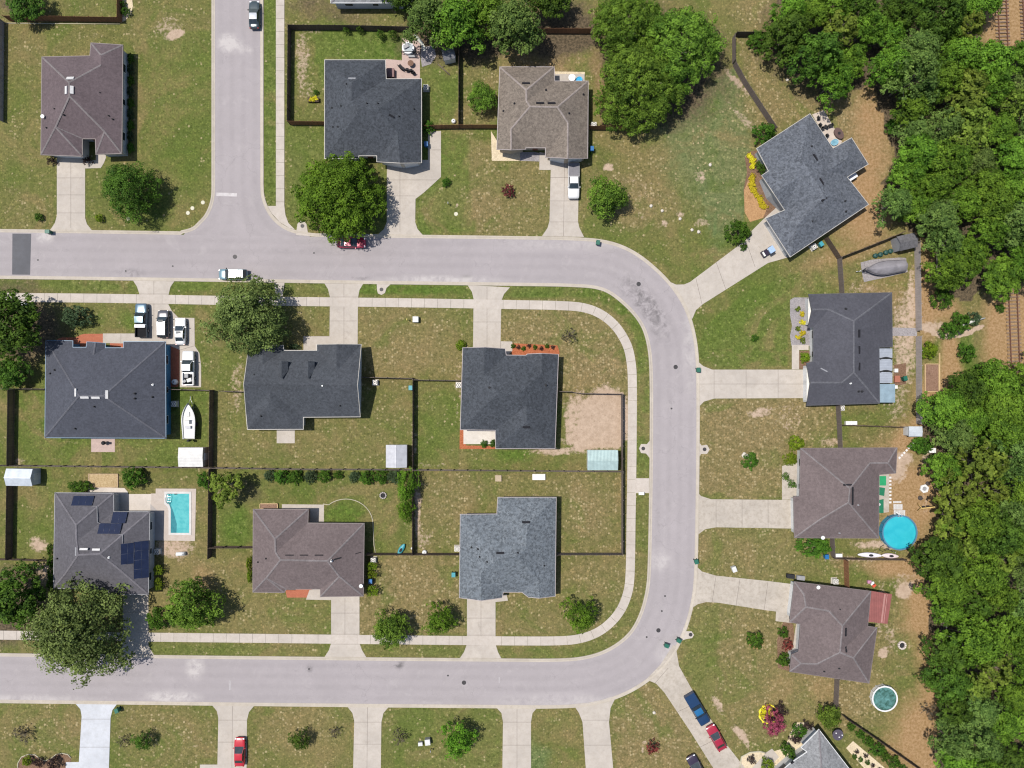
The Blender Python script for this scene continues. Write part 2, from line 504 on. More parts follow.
# (cx, cy, rx, ry, degrees, strength) in ground pixels
LUSH = [(390, 42, 70, 14, 0, 1), (352, 45, 40, 18, 0, 1), (432, 165, 18, 35, 0, .9), (440, 90, 16, 35, 0, .6), (425, 220, 20, 16, 0, .9), (268, 100, 6, 110, 0, .9),
        (90, 287, 60, 5, 0, .8), (225, 288, 60, 5, 0, .5), (415, 290, 60, 5, 0, .9), (322, 300, 1, 1, 0, 0), (345, 515, 26, 12, 0, .8), (235, 520, 18, 22, 0, 1), (300, 200, 16, 40, 0, .8), (295, 160, 12, 30, 0, .4),
        (760, 325, 55, 22, -28, .75), (735, 350, 30, 20, 0, .75), (805, 300, 30, 20, 0, .5), (130, 447, 60, 12, 0, .65), (35, 430, 20, 40, 0, .3), (170, 90, 30, 70, 0, .35), (12, 100, 22, 60, 0, .3),
        (130, 315, 22, 14, 0, .8), (60, 370, 15, 15, 0, .5), (470, 350, 8, 8, 0, .3), (640, 420, 6, 120, 0, .7), (575, 292, 40, 5, 0, .6), (620, 305, 6, 6, 0, .5), (655, 330, 5, 30, 0, .4),
        (820, 547, 20, 9, 0, .9), (30, 715, 14, 12, 0, .6), (535, 750, 14, 18, 0, .6), (560, 715, 14, 10, 0, .5), (500, 290, 30, 4, 0, .7), (515, 455, 20, 7, 0, .9), (525, 480, 20, 8, 0, .6),
        (900, 690, 20, 20, 0, .35), (905, 740, 14, 30, 0, .4), (905, 610, 18, 12, 0, .4), (890, 540, 20, 10, 0, .3), (410, 730, 20, 16, 0, .35), (490, 740, 16, 26, 0, .5),
        (935, 352, 10, 11, 0, 1), (900, 700, 15, 12, 0, .3), (968, 352, 12, 24, 0, 1.1), (978, 375, 12, 14, 0, 1), (240, 50, 0, 0, 0, 0), (280, 600, 50, 8, 0, .3), (230, 650, 90, 4, 0, .6), (680, 670, 18, 25, 0, .5),
        (310, 460, 60, 8, 0, .25), (440, 420, 14, 34, 0, .4), (60, 470, 40, 10, 0, .5), (580, 490, 10, 30, 0, .2), (710, 600, 8, 20, 0, .3), (700, 440, 6, 30, 0, .5), (850, 450, 40, 10, 0, .35), (855, 415, 25, 8, 0, .5)]
BLUE = [(708, 150, 36, 55, 0, 1), (690, 110, 50, 30, 0, .8), (720, 215, 20, 40, 0, .7), (540, 755, 12, 14, 0, .8), (260, 60, 0, 0, 0, 0), (730, 390, 30, 6, 0, .2)]
DRY = [(475, 205, 60, 32, 0, .7), (555, 340, 70, 35, 0, .75), (590, 370, 40, 28, 0, .9), (590, 515, 30, 42, 0, .75), (410, 590, 48, 30, 0, .7), (755, 425, 62, 32, 0, .8), (590, 580, 35, 25, 0, .6),
       (410, 720, 50, 26, 0, .5), (160, 735, 50, 40, 0, .5), (300, 730, 50, 40, 0, .5), (50, 735, 50, 30, 0, .6), (775, 105, 50, 35, 0, .7), (840, 120, 45, 35, 0, .9), (865, 160, 40, 50, 0, .9), (400, 350, 50, 36, 0, .6),
       (450, 500, 40, 45, 0, .6), (240, 440, 30, 20, 0, .4), (330, 430, 90, 30, 0, .35), (560, 205, 30, 30, 0, .5), (630, 200, 45, 30, 0, .75), (650, 160, 30, 30, 0, .5), (720, 550, 60, 14, 0, .5), (750, 640, 60, 40, 0, .65),
       (745, 700, 40, 40, 0, .5), (650, 730, 35, 35, 0, .7), (880, 640, 45, 40, 0, .6), (850, 700, 40, 30, 0, .7), (870, 570, 50, 8, 0, .8), (550, 60, 60, 24, 0, .8), (760, 15, 30, 20, 0, .7), (470, 100, 12, 40, 0, .5),
       (195, 340, 0, 0, 0, 0), (215, 350, 14, 30, 0, .5), (290, 325, 30, 16, 0, .5), (200, 580, 20, 25, 0, .7), (280, 470, 40, 6, 0, .3), (180, 30, 60, 26, 0, .35), (205, 545, 20, 14, 0, .5), (315, 325, 14, 12, 0, .4), (385, 490, 50, 14, 0, .4),
       (740, 265, 60, 10, -30, .8), (835, 300, 30, 30, 0, .3), (880, 310, 40, 20, 0, .7), (890, 435, 40, 18, 0, .6), (160, 660, 0, 0, 0, 0), (430, 660, 40, 3, 0, .4), (300, 120, 10, 60, 0, .3), (445, 10, 200, 12, 0, .5), (20, 205, 25, 20, 0, .4), (620, 640, 12, 40, -45, .3)]
SAND = [(925, 331, 6, 3.5, 20, 1), (935, 336.5, 7, 3.2, 15, 1), (947, 339.5, 8, 3.2, 0, 1), (959, 338.5, 8, 3.2, -12, 1), (970, 335, 7, 3, -20, 1), (980, 330.5, 6, 3, -25, .95), (940, 328, 6, 5, 0, .6), (647, 741, 5, 3, -30, .6), (644, 750, 2.5, 5, 0, .55), (656, 755, 4, 2.5, 20, .5), (883, 655, 4, 5, 0, .8), (603, 421, 25, 28, 0, 1.1), (585, 440, 26, 10, 0, .7), (575, 405, 14, 22, 0, .55), (560, 452, 40, 5, 0, .6), (603, 398, 20, 6, 0, .6), (302, 62, 8, 38, 0, .50), (312, 35, 18, 5, 0, .45), (306, 90, 8, 18, 0, .42), (176, 37, 9, 5, -20, .85), (168, 30, 20, 16, 0, .45),
        (906, 592, 12, 7, -40, .75), (882, 612, 5, 30, 0, .55), (883, 656, 5, 6, 0, .9), (893, 640, 8, 24, 0, .45), (912, 318, 6, 60, 0, .6), (905, 345, 16, 60, 0, .55), (895, 467, 12, 18, 0, .7), (903, 458, 12, 8, 0, .8), (926, 500, 6, 30, 0, .4), (895, 395, 20, 30, 0, .45),
        (860, 300, 30, 30, 0, .42), (907, 585, 20, 14, 0, .45), (700, 180, 8, 8, 0, .5), (700, 225, 10, 5, 0, .5), (680, 215, 5, 4, 0, .6), (664, 222, 5, 5, 0, .6), (640, 215, 5, 5, 0, .5), (608, 170, 6, 4, 0, .7), (640, 190, 40, 20, 0, .35), (735, 80, 4, 26, -35, .6), (743, 120, 5, 30, -40, .5), (820, 45, 5, 5, 0, 0),
        (40, 543, 10, 10, 0, .65), (45, 575, 10, 16, 0, .6), (20, 465, 10, 6, 0, .5), (170, 550, 25, 12, 0, .6), (880, 545, 30, 6, 0, .6), (855, 562, 40, 4, 0, .5), (930, 460, 10, 10, 0, .5), (418, 520, 4, 40, 0, .6), (424, 540, 10, 16, 0, .45), (425, 468, 40, 6, 0, .4), (415, 445, 4, 30, 0, .5), (457, 390, 6, 50, 0, .4),
        (930, 330, 14, 8, 0, .6), (995, 30, 35, 34, 0, .0), (720, 110, 0, 0, 0, 0), (240, 390, 8, 40, 0, .45), (220, 400, 6, 30, 0, .3), (460, 205, 3, 3, 0, .6), (690, 115, 0, 0, 0, 0), (875, 78, 10, 10, 0, .85), (530, 45, 40, 6, 0, .5), (560, 42, 12, 6, 0, .6), (520, 495, 40, 4, 0, .4), (560, 470, 0, 0, 0, 0), (190, 740, 20, 20, 0, .35), (700, 745, 10, 10, 0, .4), (715, 705, 5, 14, -30, .6), (738, 735, 5, 14, -30, .7), (505, 110, 4, 30, 0, .3), (600, 110, 8, 30, 0, .35), (760, 410, 16, 6, 0, .6), (830, 440, 16, 8, 0, .5), (790, 415, 20, 20, 0, .4)]
DIRT = [(860, 185, 22, 60, 20, .8), (870, 215, 20, 40, 20, .85), (900, 108, 18, 30, 0, .9), (875, 120, 20, 40, 0, .75), (862, 200, 14, 40, 20, .9), (925, 300, 12, 50, 0, .9), (940, 312, 20, 14, 0, .8), (1008, 330, 20, 60, 0, 1.15), (1008, 20, 26, 44, 0, 1.15), (950, 372, 12, 30, 0, 1.1), (953, 350, 7, 12, 0, 1), (935, 400, 20, 30, 0, .9), (925, 430, 30, 20, 0, .8),
        (912, 500, 30, 40, 0, .95), (930, 600, 24, 50, 0, 1.05), (936, 660, 18, 80, 0, 1.0), (926, 740, 32, 40, 0, 1.0), (905, 750, 25, 30, 0, .65), (885, 470, 22, 30, 0, .85), (905, 570, 34, 12, 0, .9), (905, 440, 20, 14, 0, .9), (600, 75, 8, 60, 0, .5), (545, 60, 50, 14, 0, .4), (1030, 330, 30, 60, 0, 1), (890, 450, 26, 10, 0, .7), (850, 250, 40, 12, -25, .55), (805, 650, 10, 30, 0, .4), (470, 60, 0, 0, 0, 0), (820, 690, 14, 14, 0, .4), (200, 578, 12, 14, 0, .4), (560, 85, 34, 6, 0, .4), (600, 45, 0, 0, 0, 0), (780, 690, 20, 20, 0, .35), (887, 290, 30, 30, 0, .35)]
FOREST1 = [(775, -30), (990, -30), (978, 40), (960, 55), (1100, 62), (1100, 275), (985, 285), (965, 305), (935, 300), (928, 255), (898, 225), (882, 205), (890, 180), (897, 150), (890, 120), (880, 100), (870, 90), (835, 92), (808, 82), (785, 60), (772, 45)]
FOREST2 = [(925, 410), (945, 392), (985, 372), (1100, 365), (1100, 830), (940, 830), (945, 700), (946, 640), (935, 600), (925, 575), (940, 545), (945, 500), (935, 465), (925, 430)]
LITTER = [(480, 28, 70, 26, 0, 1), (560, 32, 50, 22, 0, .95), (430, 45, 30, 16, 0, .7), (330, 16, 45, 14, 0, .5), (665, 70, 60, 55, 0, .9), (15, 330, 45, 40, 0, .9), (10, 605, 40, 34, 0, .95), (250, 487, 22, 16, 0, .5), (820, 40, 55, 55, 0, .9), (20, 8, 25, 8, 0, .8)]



YARDS = [('sand', .62, [(566, 406), (596, 397), (620.5, 396), (620.5, 449), (573, 450), (566, 436)]), ('sand', .95, [(584, 410), (600, 402), (620, 401), (620.5, 447), (577, 448), (578, 428)]), ('lush', .55, [(15, 390), (209, 390), (209, 467), (15, 467)]), ('dry', .38, [(210, 392), (412, 380), (412, 470), (210, 468)]), ('lush', .4, [(412, 381), (460, 381), (460, 470), (412, 470)]),
         ('dry', .5, [(412, 472), (623, 473), (623, 555), (558, 555), (558, 498), (460, 515), (460, 555), (412, 555)]), ('lush', .3, [(210, 470), (412, 471), (412, 555), (210, 548)]), ('dry', .62, [(364, 557), (460, 557), (467, 600), (467, 634), (360, 634)]),
         ('dry', .45, [(557, 557), (628, 557), (625, 600), (600, 630), (497, 634), (497, 600)]), ('dry', .5, [(504, 309), (575, 309), (600, 318), (620, 345), (626, 392), (560, 391), (558, 345)]), ('dry', .42, [(360, 307), (472, 309), (472, 345), (460, 379), (412, 378), (361, 375)]),
         ('lush', .85, [(312, 28), (410, 28), (410, 60), (325, 60), (322, 90), (314, 60)]), ('lush', .4, [(288, 60), (324, 60), (324, 120), (288, 120)]), ('lush', .6, [(422, 75), (458, 75), (458, 124), (422, 124)]), ('dry', .5, [(460, 60), (497, 60), (497, 124), (460, 124)]), ('dry', .55, [(465, 135), (548, 165), (548, 234), (476, 234)]),
         ('lush', .6, [(416, 165), (441, 132), (468, 132), (475, 234), (417, 234)]), ('blue', 1.0, [(655, 125), (735, 66), (750, 140), (745, 220), (712, 236), (690, 160)]), ('dry', .65, [(736, 34), (780, 34), (800, 95), (830, 105), (880, 110), (870, 170), (840, 120), (812, 112), (760, 130)]),
         ('lush', .7, [(700, 330), (750, 290), (835, 258), (843, 292), (806, 293), (790, 300), (790, 366), (712, 367), (699, 358)]), ('dry', .7, [(700, 408), (714, 399), (806, 399), (836, 405), (838, 446), (800, 448), (790, 498), (712, 498), (699, 490)]),
         ('dry', .5, [(699, 536), (716, 528), (796, 528), (834, 540), (834, 560), (795, 580), (716, 574), (699, 565)]), ('dry', .5, [(706, 603), (788, 613), (790, 670), (838, 682), (838, 712), (790, 735), (740, 752), (705, 700)]), ('lush', .45, [(678, 655), (695, 610), (720, 604), (715, 690), (735, 740), (725, 740), (690, 684)]),
         ('dry', .7, [(615, 702), (648, 683), (715, 770), (616, 770)]), ('dry', .35, [(256, 707), (345, 707), (352, 768), (247, 768)]), ('dry', .3, [(-10, 704), (75, 704), (80, 768), (-10, 768)]), ('lush', .5, [(390, 707), (495, 707), (502, 768), (420, 768)]), ('dry', .4, [(118, 705), (210, 706), (218, 768), (110, 768)]),
         ('lush', .35, [(20, 390), (44, 390), (44, 440), (208, 440), (208, 465), (20, 465)]), ('lush', .4, [(15, 470), (52, 470), (52, 558), (12, 558)]), ('lush', .35, [(150, 30), (212, 30), (212, 200), (150, 228), (140, 120)]), ('lush', .6, [(286, 125), (324, 125), (324, 165), (300, 232), (286, 215)])]


def blobs(X, Y, lst, X0=None, Y0=None):
    out = np.zeros(X.shape); Xw, Yw = X, Y
    for cx, cy, rx, ry, deg, st in lst:
        if rx <= 0 or st <= 0: continue
        X, Y = (X0, Y0) if (X0 is not None and min(rx, ry) < 8) else (Xw, Yw)
        a = R(deg); dx = X - cx; dy = Y - cy
        u = (dx * math.cos(a) + dy * math.sin(a)) / rx; v = (-dx * math.sin(a) + dy * math.cos(a)) / ry
        d = np.sqrt(u * u + v * v)
        out = np.maximum(out, st * np.clip(1.45 - d * 0.9, 0, 1))
    return out


def axis_coords(c0, c1, step, far):
    core = list(np.arange(c0, c1 + step, step)); ext = []; d = step
    x = core[-1]
    while x < far: d *= 1.6; x += d; ext.append(x)
    pre = []; d = step; x = core[0]
    while x > -far: d *= 1.6; x -= d; pre.append(x)
    return np.array(pre[::-1] + core + ext)


def make_ground():
    xs = axis_coords(-96, 98, 0.6, 3000); ys = axis_coords(-74, 74, 0.6, 3000)
    X, Y = np.meshgrid(xs, ys); nx, ny = len(xs), len(ys)
    PX = X / S + 512; PY = 384 - Y / S
    wx = (vnoise(X, Y, 0.12, 1) - .5) * 18 + (vnoise(X, Y, 0.45, 2) - .5) * 9
    wy = (vnoise(X, Y, 0.12, 3) - .5) * 18 + (vnoise(X, Y, 0.45, 4) - .5) * 9
    ws = 0.45
    qx, qy = PX + wx, PY + wy; rx, ry = PX + wx * ws, PY + wy * ws
    lush = blobs(qx, qy, LUSH, PX, PY); dry = blobs(qx, qy, DRY, PX, PY); sand = blobs(rx, ry, SAND); dirt = blobs(rx, ry, DIRT)
    lit = blobs(qx, qy, LITTER); blue = blobs(qx, qy, BLUE)
    mx, my = PX + wx * 0.15, PY + wy * 0.15
    chan = {'lush': lush, 'dry': dry, 'blue': blue, 'sand': sand}
    for nm, st, poly in YARDS:
        k = in_poly(mx, my, poly); chan[nm][k] = np.maximum(chan[nm][k], st)
        if nm == 'lush': dry[k] *= 0.55
    ring = (PX > 262) & (PX < 275.5) & (PY < 205)
    lush[ring] = np.maximum(lush[ring], 0.9); dry[ring] *= 0.4
    near = (PX > -40) & (PX < 720) & (PY > 225) & (PY < 720)
    yy, xx = np.nonzero(near); cl = CL[::4]
    for a in range(0, len(yy), 20000):
        b = slice(a, a + 20000); px = PX[yy[b], xx[b]]; py = PY[yy[b], xx[b]]
        dd = np.hypot(px[:, None] - cl[None, :, 0], py[:, None] - cl[None, :, 1]); j = dd.argmin(1); dist = dd[np.arange(len(j)), j]
        inside = ((px - cl[j, 0]) * CN[::4][j, 0] + (py - cl[j, 1]) * CN[::4][j, 1]) < 0
        v = inside & (dist > HW + 2) & (dist < HW + 14)
        t = np.where(py < 470, 0.85, 0.5)
        q = lush[yy[b], xx[b]]; lush[yy[b], xx[b]] = np.where(v, np.maximum(q, t * (0.75 + 0.5 * (vnoise(px, py, 0.06, 21) - .5) * 2)), q)
        q = dry[yy[b], xx[b]]; dry[yy[b], xx[b]] = np.where(v, q * 0.4, q)
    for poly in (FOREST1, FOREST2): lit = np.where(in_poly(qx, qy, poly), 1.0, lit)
    outside = (np.abs(PX - 512) > 580) | (np.abs(PY - 384) > 450)
    dry = np.where(outside, vnoise(X, Y, 0.02, 9), dry)
    lush = np.maximum(lush, 0.35 * vnoise(X, Y, 0.05, 11))
    dry = np.maximum(dry, 0.40 * vnoise(X, Y, 0.05, 12))
    Z = np.zeros_like(X)
    co = np.stack([X, Y, Z], -1).reshape(-1, 3)
    idx = np.arange(nx * ny).reshape(ny, nx)
    q = np.stack([idx[:-1, :-1], idx[:-1, 1:], idx[1:, 1:], idx[1:, :-1]], -1).reshape(-1, 4)
    me = bpy.data.meshes.new('ground')
    me.vertices.add(len(co)); me.vertices.foreach_set('co', co.ravel())
    me.loops.add(q.size); me.loops.foreach_set('vertex_index', q.ravel())
    me.polygons.add(len(q)); me.polygons.foreach_set('loop_start', np.arange(0, q.size, 4)); me.polygons.foreach_set('loop_total', np.full(len(q), 4))
    me.update(); me.validate()
    for nm, ch in (('zone', (lush, dry, sand)), ('zone_more', (dirt, lit, blue))):
        at = me.color_attributes.new(nm, 'FLOAT_COLOR', 'POINT')
        c = np.ones((nx * ny, 4), np.float32)
        for k in range(3): c[:, k] = np.clip(ch[k], 0, 1.2).ravel()
        at.data.foreach_set('color', c.ravel())
    me.materials.append(M_ground())
    o = bpy.data.objects.new('ground', me); COL.objects.link(o)
    tag(o, kind='structure')


# (the ground is made once the road's line is known)


# ------------------------------------------------------------------ roads
def catmull(pts, step=3.0):
    out = []
    P = [pts[0]] + list(pts) + [pts[-1]]
    for i in range(1, len(P) - 2):
        p0, p1, p2, p3 = [np.array(P[i + k], float) for k in (-1, 0, 1, 2)]
        n = max(2, int(np.linalg.norm(p2 - p1) / step))
        for k in range(n):
            t = k / n
            out.append(0.5 * ((2 * p1) + (-p0 + p2) * t + (2 * p0 - 5 * p1 + 4 * p2 - p3) * t * t + (-p0 + 3 * p1 - 3 * p2 + p3) * t ** 3))
    out.append(np.array(pts[-1], float))
    return np.array(out)


def normals2(P):
    d = np.gradient(P, axis=0); d /= np.linalg.norm(d, axis=1)[:, None]
    return np.stack([d[:, 1], -d[:, 0]], 1)      # to the side of travel


def smooth_line(P, it=12):
    P = P.copy()
    for _ in range(it): P[1:-1] = (P[:-2] + 2 * P[1:-1] + P[2:]) / 4
    return P


CL = smooth_line(catmull([(-160, 252), (0, 254), (128, 255.6), (256, 257.5), (384, 259.3), (512, 261), (570, 262), (601, 264.5), (620.5, 271.5), (638, 284.5), (654.5, 301.5), (666, 320.5), (672.5, 346), (674.5, 375), (674.7, 430), (674, 500),
                          (672.5, 570), (670, 596), (663, 622), (650.5, 645.5), (632.5, 662.5), (609.5, 675), (581, 682), (545, 683.5), (512, 683.3), (384, 682.3), (256, 681), (128, 679.5), (0, 678), (-160, 676)], 2.5), 14)
NRM = normals2(CL)      # image coordinates; along the route this points to the outside of the loop?
if np.dot(NRM[len(CL) // 2], np.array([1, 0])) < 0: NRM = -NRM
HW = 21.6


CN = NRM
make_ground()


def strip_mesh(name, P, Nn, offs, z, mat, stains=None, across=10):
    o_ = np.linspace(offs[0], offs[1], across + 1)
    co = []; 
    for p, nn in zip(P, Nn):
        for d in o_:
            q = p + nn * d; co.append(W(q[0], q[1]))
    co = np.array([[c.x, c.y, z] for c in co])
    n, m = len(P), across + 1
    idx = np.arange(n * m).reshape(n, m)
    q = np.stack([idx[:-1, :-1], idx[1:, :-1], idx[1:, 1:], idx[:-1, 1:]], -1).reshape(-1, 4)
    a, b, c = co[q[0, 0]], co[q[0, 1]], co[q[0, 2]]
    if np.cross(b - a, c - b)[2] < 0: q = q[:, ::-1]
    me = bpy.data.meshes.new(name); me.from_pydata(co.tolist(), [], q.tolist())
    at = me.color_attributes.new('stain', 'FLOAT_COLOR', 'POINT')
    col = np.ones((len(co), 4), np.float32); PX = co[:, 0] / S + 512; PY = 384 - co[:, 1] / S
    s0 = np.zeros(len(co)); s1 = np.zeros(len(co))
    if stains: s0, s1 = stains(PX, PY, np.tile(o_, n))
    col[:, 0] = s0; col[:, 1] = s1; col[:, 2] = 0.5 + np.tile(o_, n) / (2 * HW)
    at.data.foreach_set('color', col.ravel())
    me.materials.append(mat); me.update()
    o = bpy.data.objects.new(name, me); COL.objects.link(o)
    return o


def road_stains(PX, PY, off):
    d = np.zeros_like(PX); p = np.zeros_like(PX)
    ang = np.degrees(np.arctan2(PY - 355, PX - 585))      # round the bend's centre
    band = np.exp(-((off + 4) / 5) ** 2) + 0.9 * np.exp(-((off + 13) / 3.5) ** 2)
    d += np.clip(band, 0, 1) * np.clip(1.3 - np.abs((ang + 38) / 26), 0, 1)
    for cx, cy, rx, ry, st in ((230, 43, 10, 8, 1), (245, 50, 6, 4, .7), (45, 236, 8, 6, .8), (440, 280, 50, 4, .7), (560, 700, 60, 6, .4), (195, 668, 8, 10, .8), (170, 697, 25, 5, .8), (660, 560, 10, 10, .5), (690, 350, 6, 40, .4), (20, 700, 60, 5, .5), (670, 655, 12, 12, .5), (560, 245, 60, 5, .35)):
        p = np.maximum(p, st * np.clip(1.5 - np.hypot((PX - cx) / rx, (PY - cy) / ry), 0, 1))
    for cx, cy, rx, ry, st in ((398, 665, 5, 3, 1), (130, 273, 12, 4, .5), (465, 277, 6, 2, .9), (362, 278, 8, 2, .7), (645, 575, 6, 20, .25), (309, 669, 3, 3, .8), (320, 250, 60, 3, .15)):
        d = np.maximum(d, st * np.clip(1.5 - np.hypot((PX - cx) / rx, (PY - cy) / ry), 0, 1))
    return d, p


ASPH = M_asphalt('worn_grey_asphalt', (0.258, 0.233, 0.234, 1))
ro = strip_mesh('road', CL, NRM, (-HW, HW), 0.020, ASPH, road_stains, 16)
tag(ro, kind='structure')


def flat(name, poly, z, mat, kind='structure', thick=None, z0=None, px=True):
    """One slab with real thickness lying on the ground; poly in ground pixels."""
    m = MB()
    pts = [tuple(W(p[0], p[1]))[:2] if px else p for p in poly]
    m.prism(pts, z - 0.06 if z0 is None else z0, z, bottom=False)
    o = m.build(name, mat)
    if kind: tag(o, kind=kind)
    return o


def arc(cx, cy, r, a0, a1, n=8):
    return [(cx + r * math.cos(R(a0 + (a1 - a0) * i / n)), cy + r * math.sin(R(a0 + (a1 - a0) * i / n))) for i in range(n + 1)]


# side street with its rounded junction corners
SIDE_L = [(215, -130), (215, -60), (215, 0), (215, 50), (215, 100), (215, 140), (215, 165), (215, 180), (215, 188)] + [(214.4, 198), (211.8, 208), (207.3, 217), (201, 224), (195, 229.5), (188, 232.4), (183, 233.4)]
SIDE_R = [(260.2, -130), (260.2, -60), (260.2, 0), (260.3, 50), (260.3, 100), (260.3, 140), (260.4, 165), (260.4, 177), (260.4, 185), (261.2, 196), (264.2, 206), (269.5, 216), (277.5, 224.5), (287.5, 230.8), (300, 234.6), (312, 236.4)]
side_poly = SIDE_L + [(183, 240), (250, 246), (312, 240)] + SIDE_R[::-1]


def side_street():
    ys = np.arange(-130, 245, 3.0); rows = []
    def xat(line, y):
        for (x1, y1), (x2, y2) in zip(line[:-1], line[1:]):
            if y1 <= y <= y2: return x1 + (x2 - x1) * (y - y1) / max(y2 - y1, 1e-6)
        return line[-1][0]
    P = []; 
    co = []; m = 17
    for y in ys:
        a, b = xat(SIDE_L, y), xat(SIDE_R, y)
        for k in range(m):
            w = W(a + (b - a) * k / (m - 1), y); co.append((w.x, w.y, 0.016))
    n = len(ys); idx = np.arange(n * m).reshape(n, m)
    q = np.stack([idx[:-1, :-1], idx[1:, :-1], idx[1:, 1:], idx[:-1, 1:]], -1).reshape(-1, 4)
    me = bpy.data.meshes.new('road'); me.from_pydata(co, [], q.tolist())
    C_ = np.array(co); PX = C_[:, 0] / S + 512; PY = 384 - C_[:, 1] / S
    at = me.color_attributes.new('stain', 'FLOAT_COLOR', 'POINT'); col = np.ones((len(co), 4), np.float32)
    col[:, 0], col[:, 1] = road_stains(PX, PY, np.full(len(PX), 99.0)); col[:, 2] = np.tile(np.linspace(0, 1, m), n); at.data.foreach_set('color', col.ravel())
    me.materials.append(ASPH); me.update()
    o = bpy.data.objects.new('road', me); COL.objects.link(o); tag(o, kind='structure')


side_street()
PATCH = M_concrete('new_asphalt_patch', (0.085, 0.085, 0.092, 1))
flat('road_patch', [(12.5, 233.6), (31.3, 233.8), (30.2, 274.8), (12.2, 274.6)], 0.026, PATCH, z0=0.012)
PAINT = M_concrete('worn_road_paint', (0.40, 0.375, 0.37, 1), 0.6)
flat('stop_line', [(216.5, 192.6), (237, 193.2), (236.8, 196.6), (216.3, 196)], 0.027, PAINT, z0=0.012)
for q in ([(229.2, 680), (231, 680), (230.6, 690), (229, 690)], [(498.5, 677), (500, 677), (500, 683), (498.7, 683)]):
    flat('road_marking', q, 0.026, M_concrete('faded_road_paint', (0.31, 0.29, 0.29, 1), 0.6), z0=0.012)


# kerbs: a mountable kerb with its gutter, one length each
def kerb(name, line, side):
    P = np.array(line, float); Nn = normals2(P) * side
    prof = [(0.0, 0.030), (1.2, 0.034), (2.0, 0.085), (2.8, 0.100), (3.3, 0.095), (3.5, -0.02)]
    m = MB(); vs = []; k = len(prof)
    for p, nn in zip(P, Nn):
        for d, z in prof:
            q = p + nn * d; w = W(q[0], q[1]); vs.append((w.x, w.y, z))
    fs = [(i * k + j, i * k + j + 1, (i + 1) * k + j + 1, (i + 1) * k + j) for i in range(len(P) - 1) for j in range(k - 1)]
    a, b, c = [Vector(vs[i]) for i in fs[0][:3]]
    if (b - a).cross(c - b).z < 0: fs = [f[::-1] for f in fs]
    m.add(vs, fs)
    tag(m.build(name, CONC_KERB), kind='structure')


inner = CL - NRM * HW
outer = CL + NRM * HW
kerb('kerb', inner, 1 if np.dot(normals2(inner)[len(inner) // 2], NRM[len(CL) // 2]) < 0 else -1)
o_r = np.array([p for p in outer if not (p[1] < 300 and p[0] < 316)])
o_l = np.array([p for p in outer if p[1] < 300 and p[0] < 183])
sd = 1 if np.dot(normals2(o_r)[len(o_r) // 2], np.array([1, 0])) > 0 else -1
lineR = catmull(SIDE_R, 2.5)
kerb('kerb', np.vstack([lineR, o_r]), sd)
kerb('kerb', np.vstack([o_l, catmull(SIDE_L[::-1], 2.5)]), sd)


# ------------------------------------------------------------------ sidewalks: slabs with open joints
def sidewalk(pts, width=9.0, slab=13.1, z=0.05, mat=None):
    P = smooth_line(catmull(pts, 0.5), 40)
    seg = np.r_[0, np.cumsum(np.linalg.norm(np.diff(P, axis=0), axis=1))]
    L = seg[-1]; m = MB(); s = 0; gap = 0.20
    at = lambda t: np.array([np.interp(t, seg, P[:, 0]), np.interp(t, seg, P[:, 1])])
    k = 0
    while s < L - 0.3:
        e = min(s + slab, L)
        ts = np.linspace(s, e - gap, 4)
        lv, rv = [], []
        for t in ts:
            p = at(t); d = at(min(t + .3, L)) - at(max(t - .3, 0)); d /= np.linalg.norm(d); nn = np.array([-d[1], d[0]])
            a = W(*(p + nn * width / 2)); b = W(*(p - nn * width / 2)); lv.append((a.x, a.y)); rv.append((b.x, b.y))
        m.prism(lv + rv[::-1], -0.02, z + 0.003 * ((k * 7) % 3), mi=0, bottom=False)
        s = e; k += 1
    o = m.build('sidewalk', mat or CONC_WALK); tag(o, kind='structure'); return o


sidewalk([(-60, 296.8), (0, 297.4), (110, 298.4), (256, 301), (400, 302.7), (512, 304.6), (560, 305.6), (585, 308), (603, 315.5), (617, 328), (627, 345), (631, 362), (632.3, 384), (632, 450), (631, 520), (630, 575), (627, 595), (620, 611), (609, 624), (596, 633), (580, 638.5),
          (560, 640.6), (512, 640.8), (400, 639.8), (256, 638.2), (128, 636.8), (0, 635), (-60, 634)])
sidewalk([(280.2, -60), (280.2, 60), (280.2, 207.5)], 8.4)
flat('sidewalk', [(266.5, 206), (284.5, 206), (285.5, 215), (288.5, 223), (295, 229.6), (289, 227.8), (279.7, 222), (272.4, 214)], 0.052, CONC_WALK)
flat('sidewalk', [(274.5, 281.3), (284.8, 281.5), (282.5, 296.2), (275.5, 296)], 0.046, CONC_WALK)
flat('sidewalk', [(635, 478.2), (649, 478.2), (649, 493), (635, 493)], 0.046, CONC_WALK)

# ------------------------------------------------------------------ driveways
JW = 0.30


def driveway(poly, joints=(), mat=None, z=0.040):
    m = MB()
    m.prism([tuple(W(*p))[:2] for p in poly], -0.02, z, 0, bottom=False)
    for (x1, y1, x2, y2) in joints:
        a, b = W(x1, y1), W(x2, y2); d = b - a
        m.box(((a.x + b.x) / 2, (a.y + b.y) / 2, z + 0.002), (d.length, 0.05, 0.008), math.atan2(d.y, d.x), 1)
    o = m.build('driveway', [mat or CONC, JOINT]); tag(o, kind='structure'); return o


def hj(x1, x2, *ys): return [(x1, y, x2, y) for y in ys]


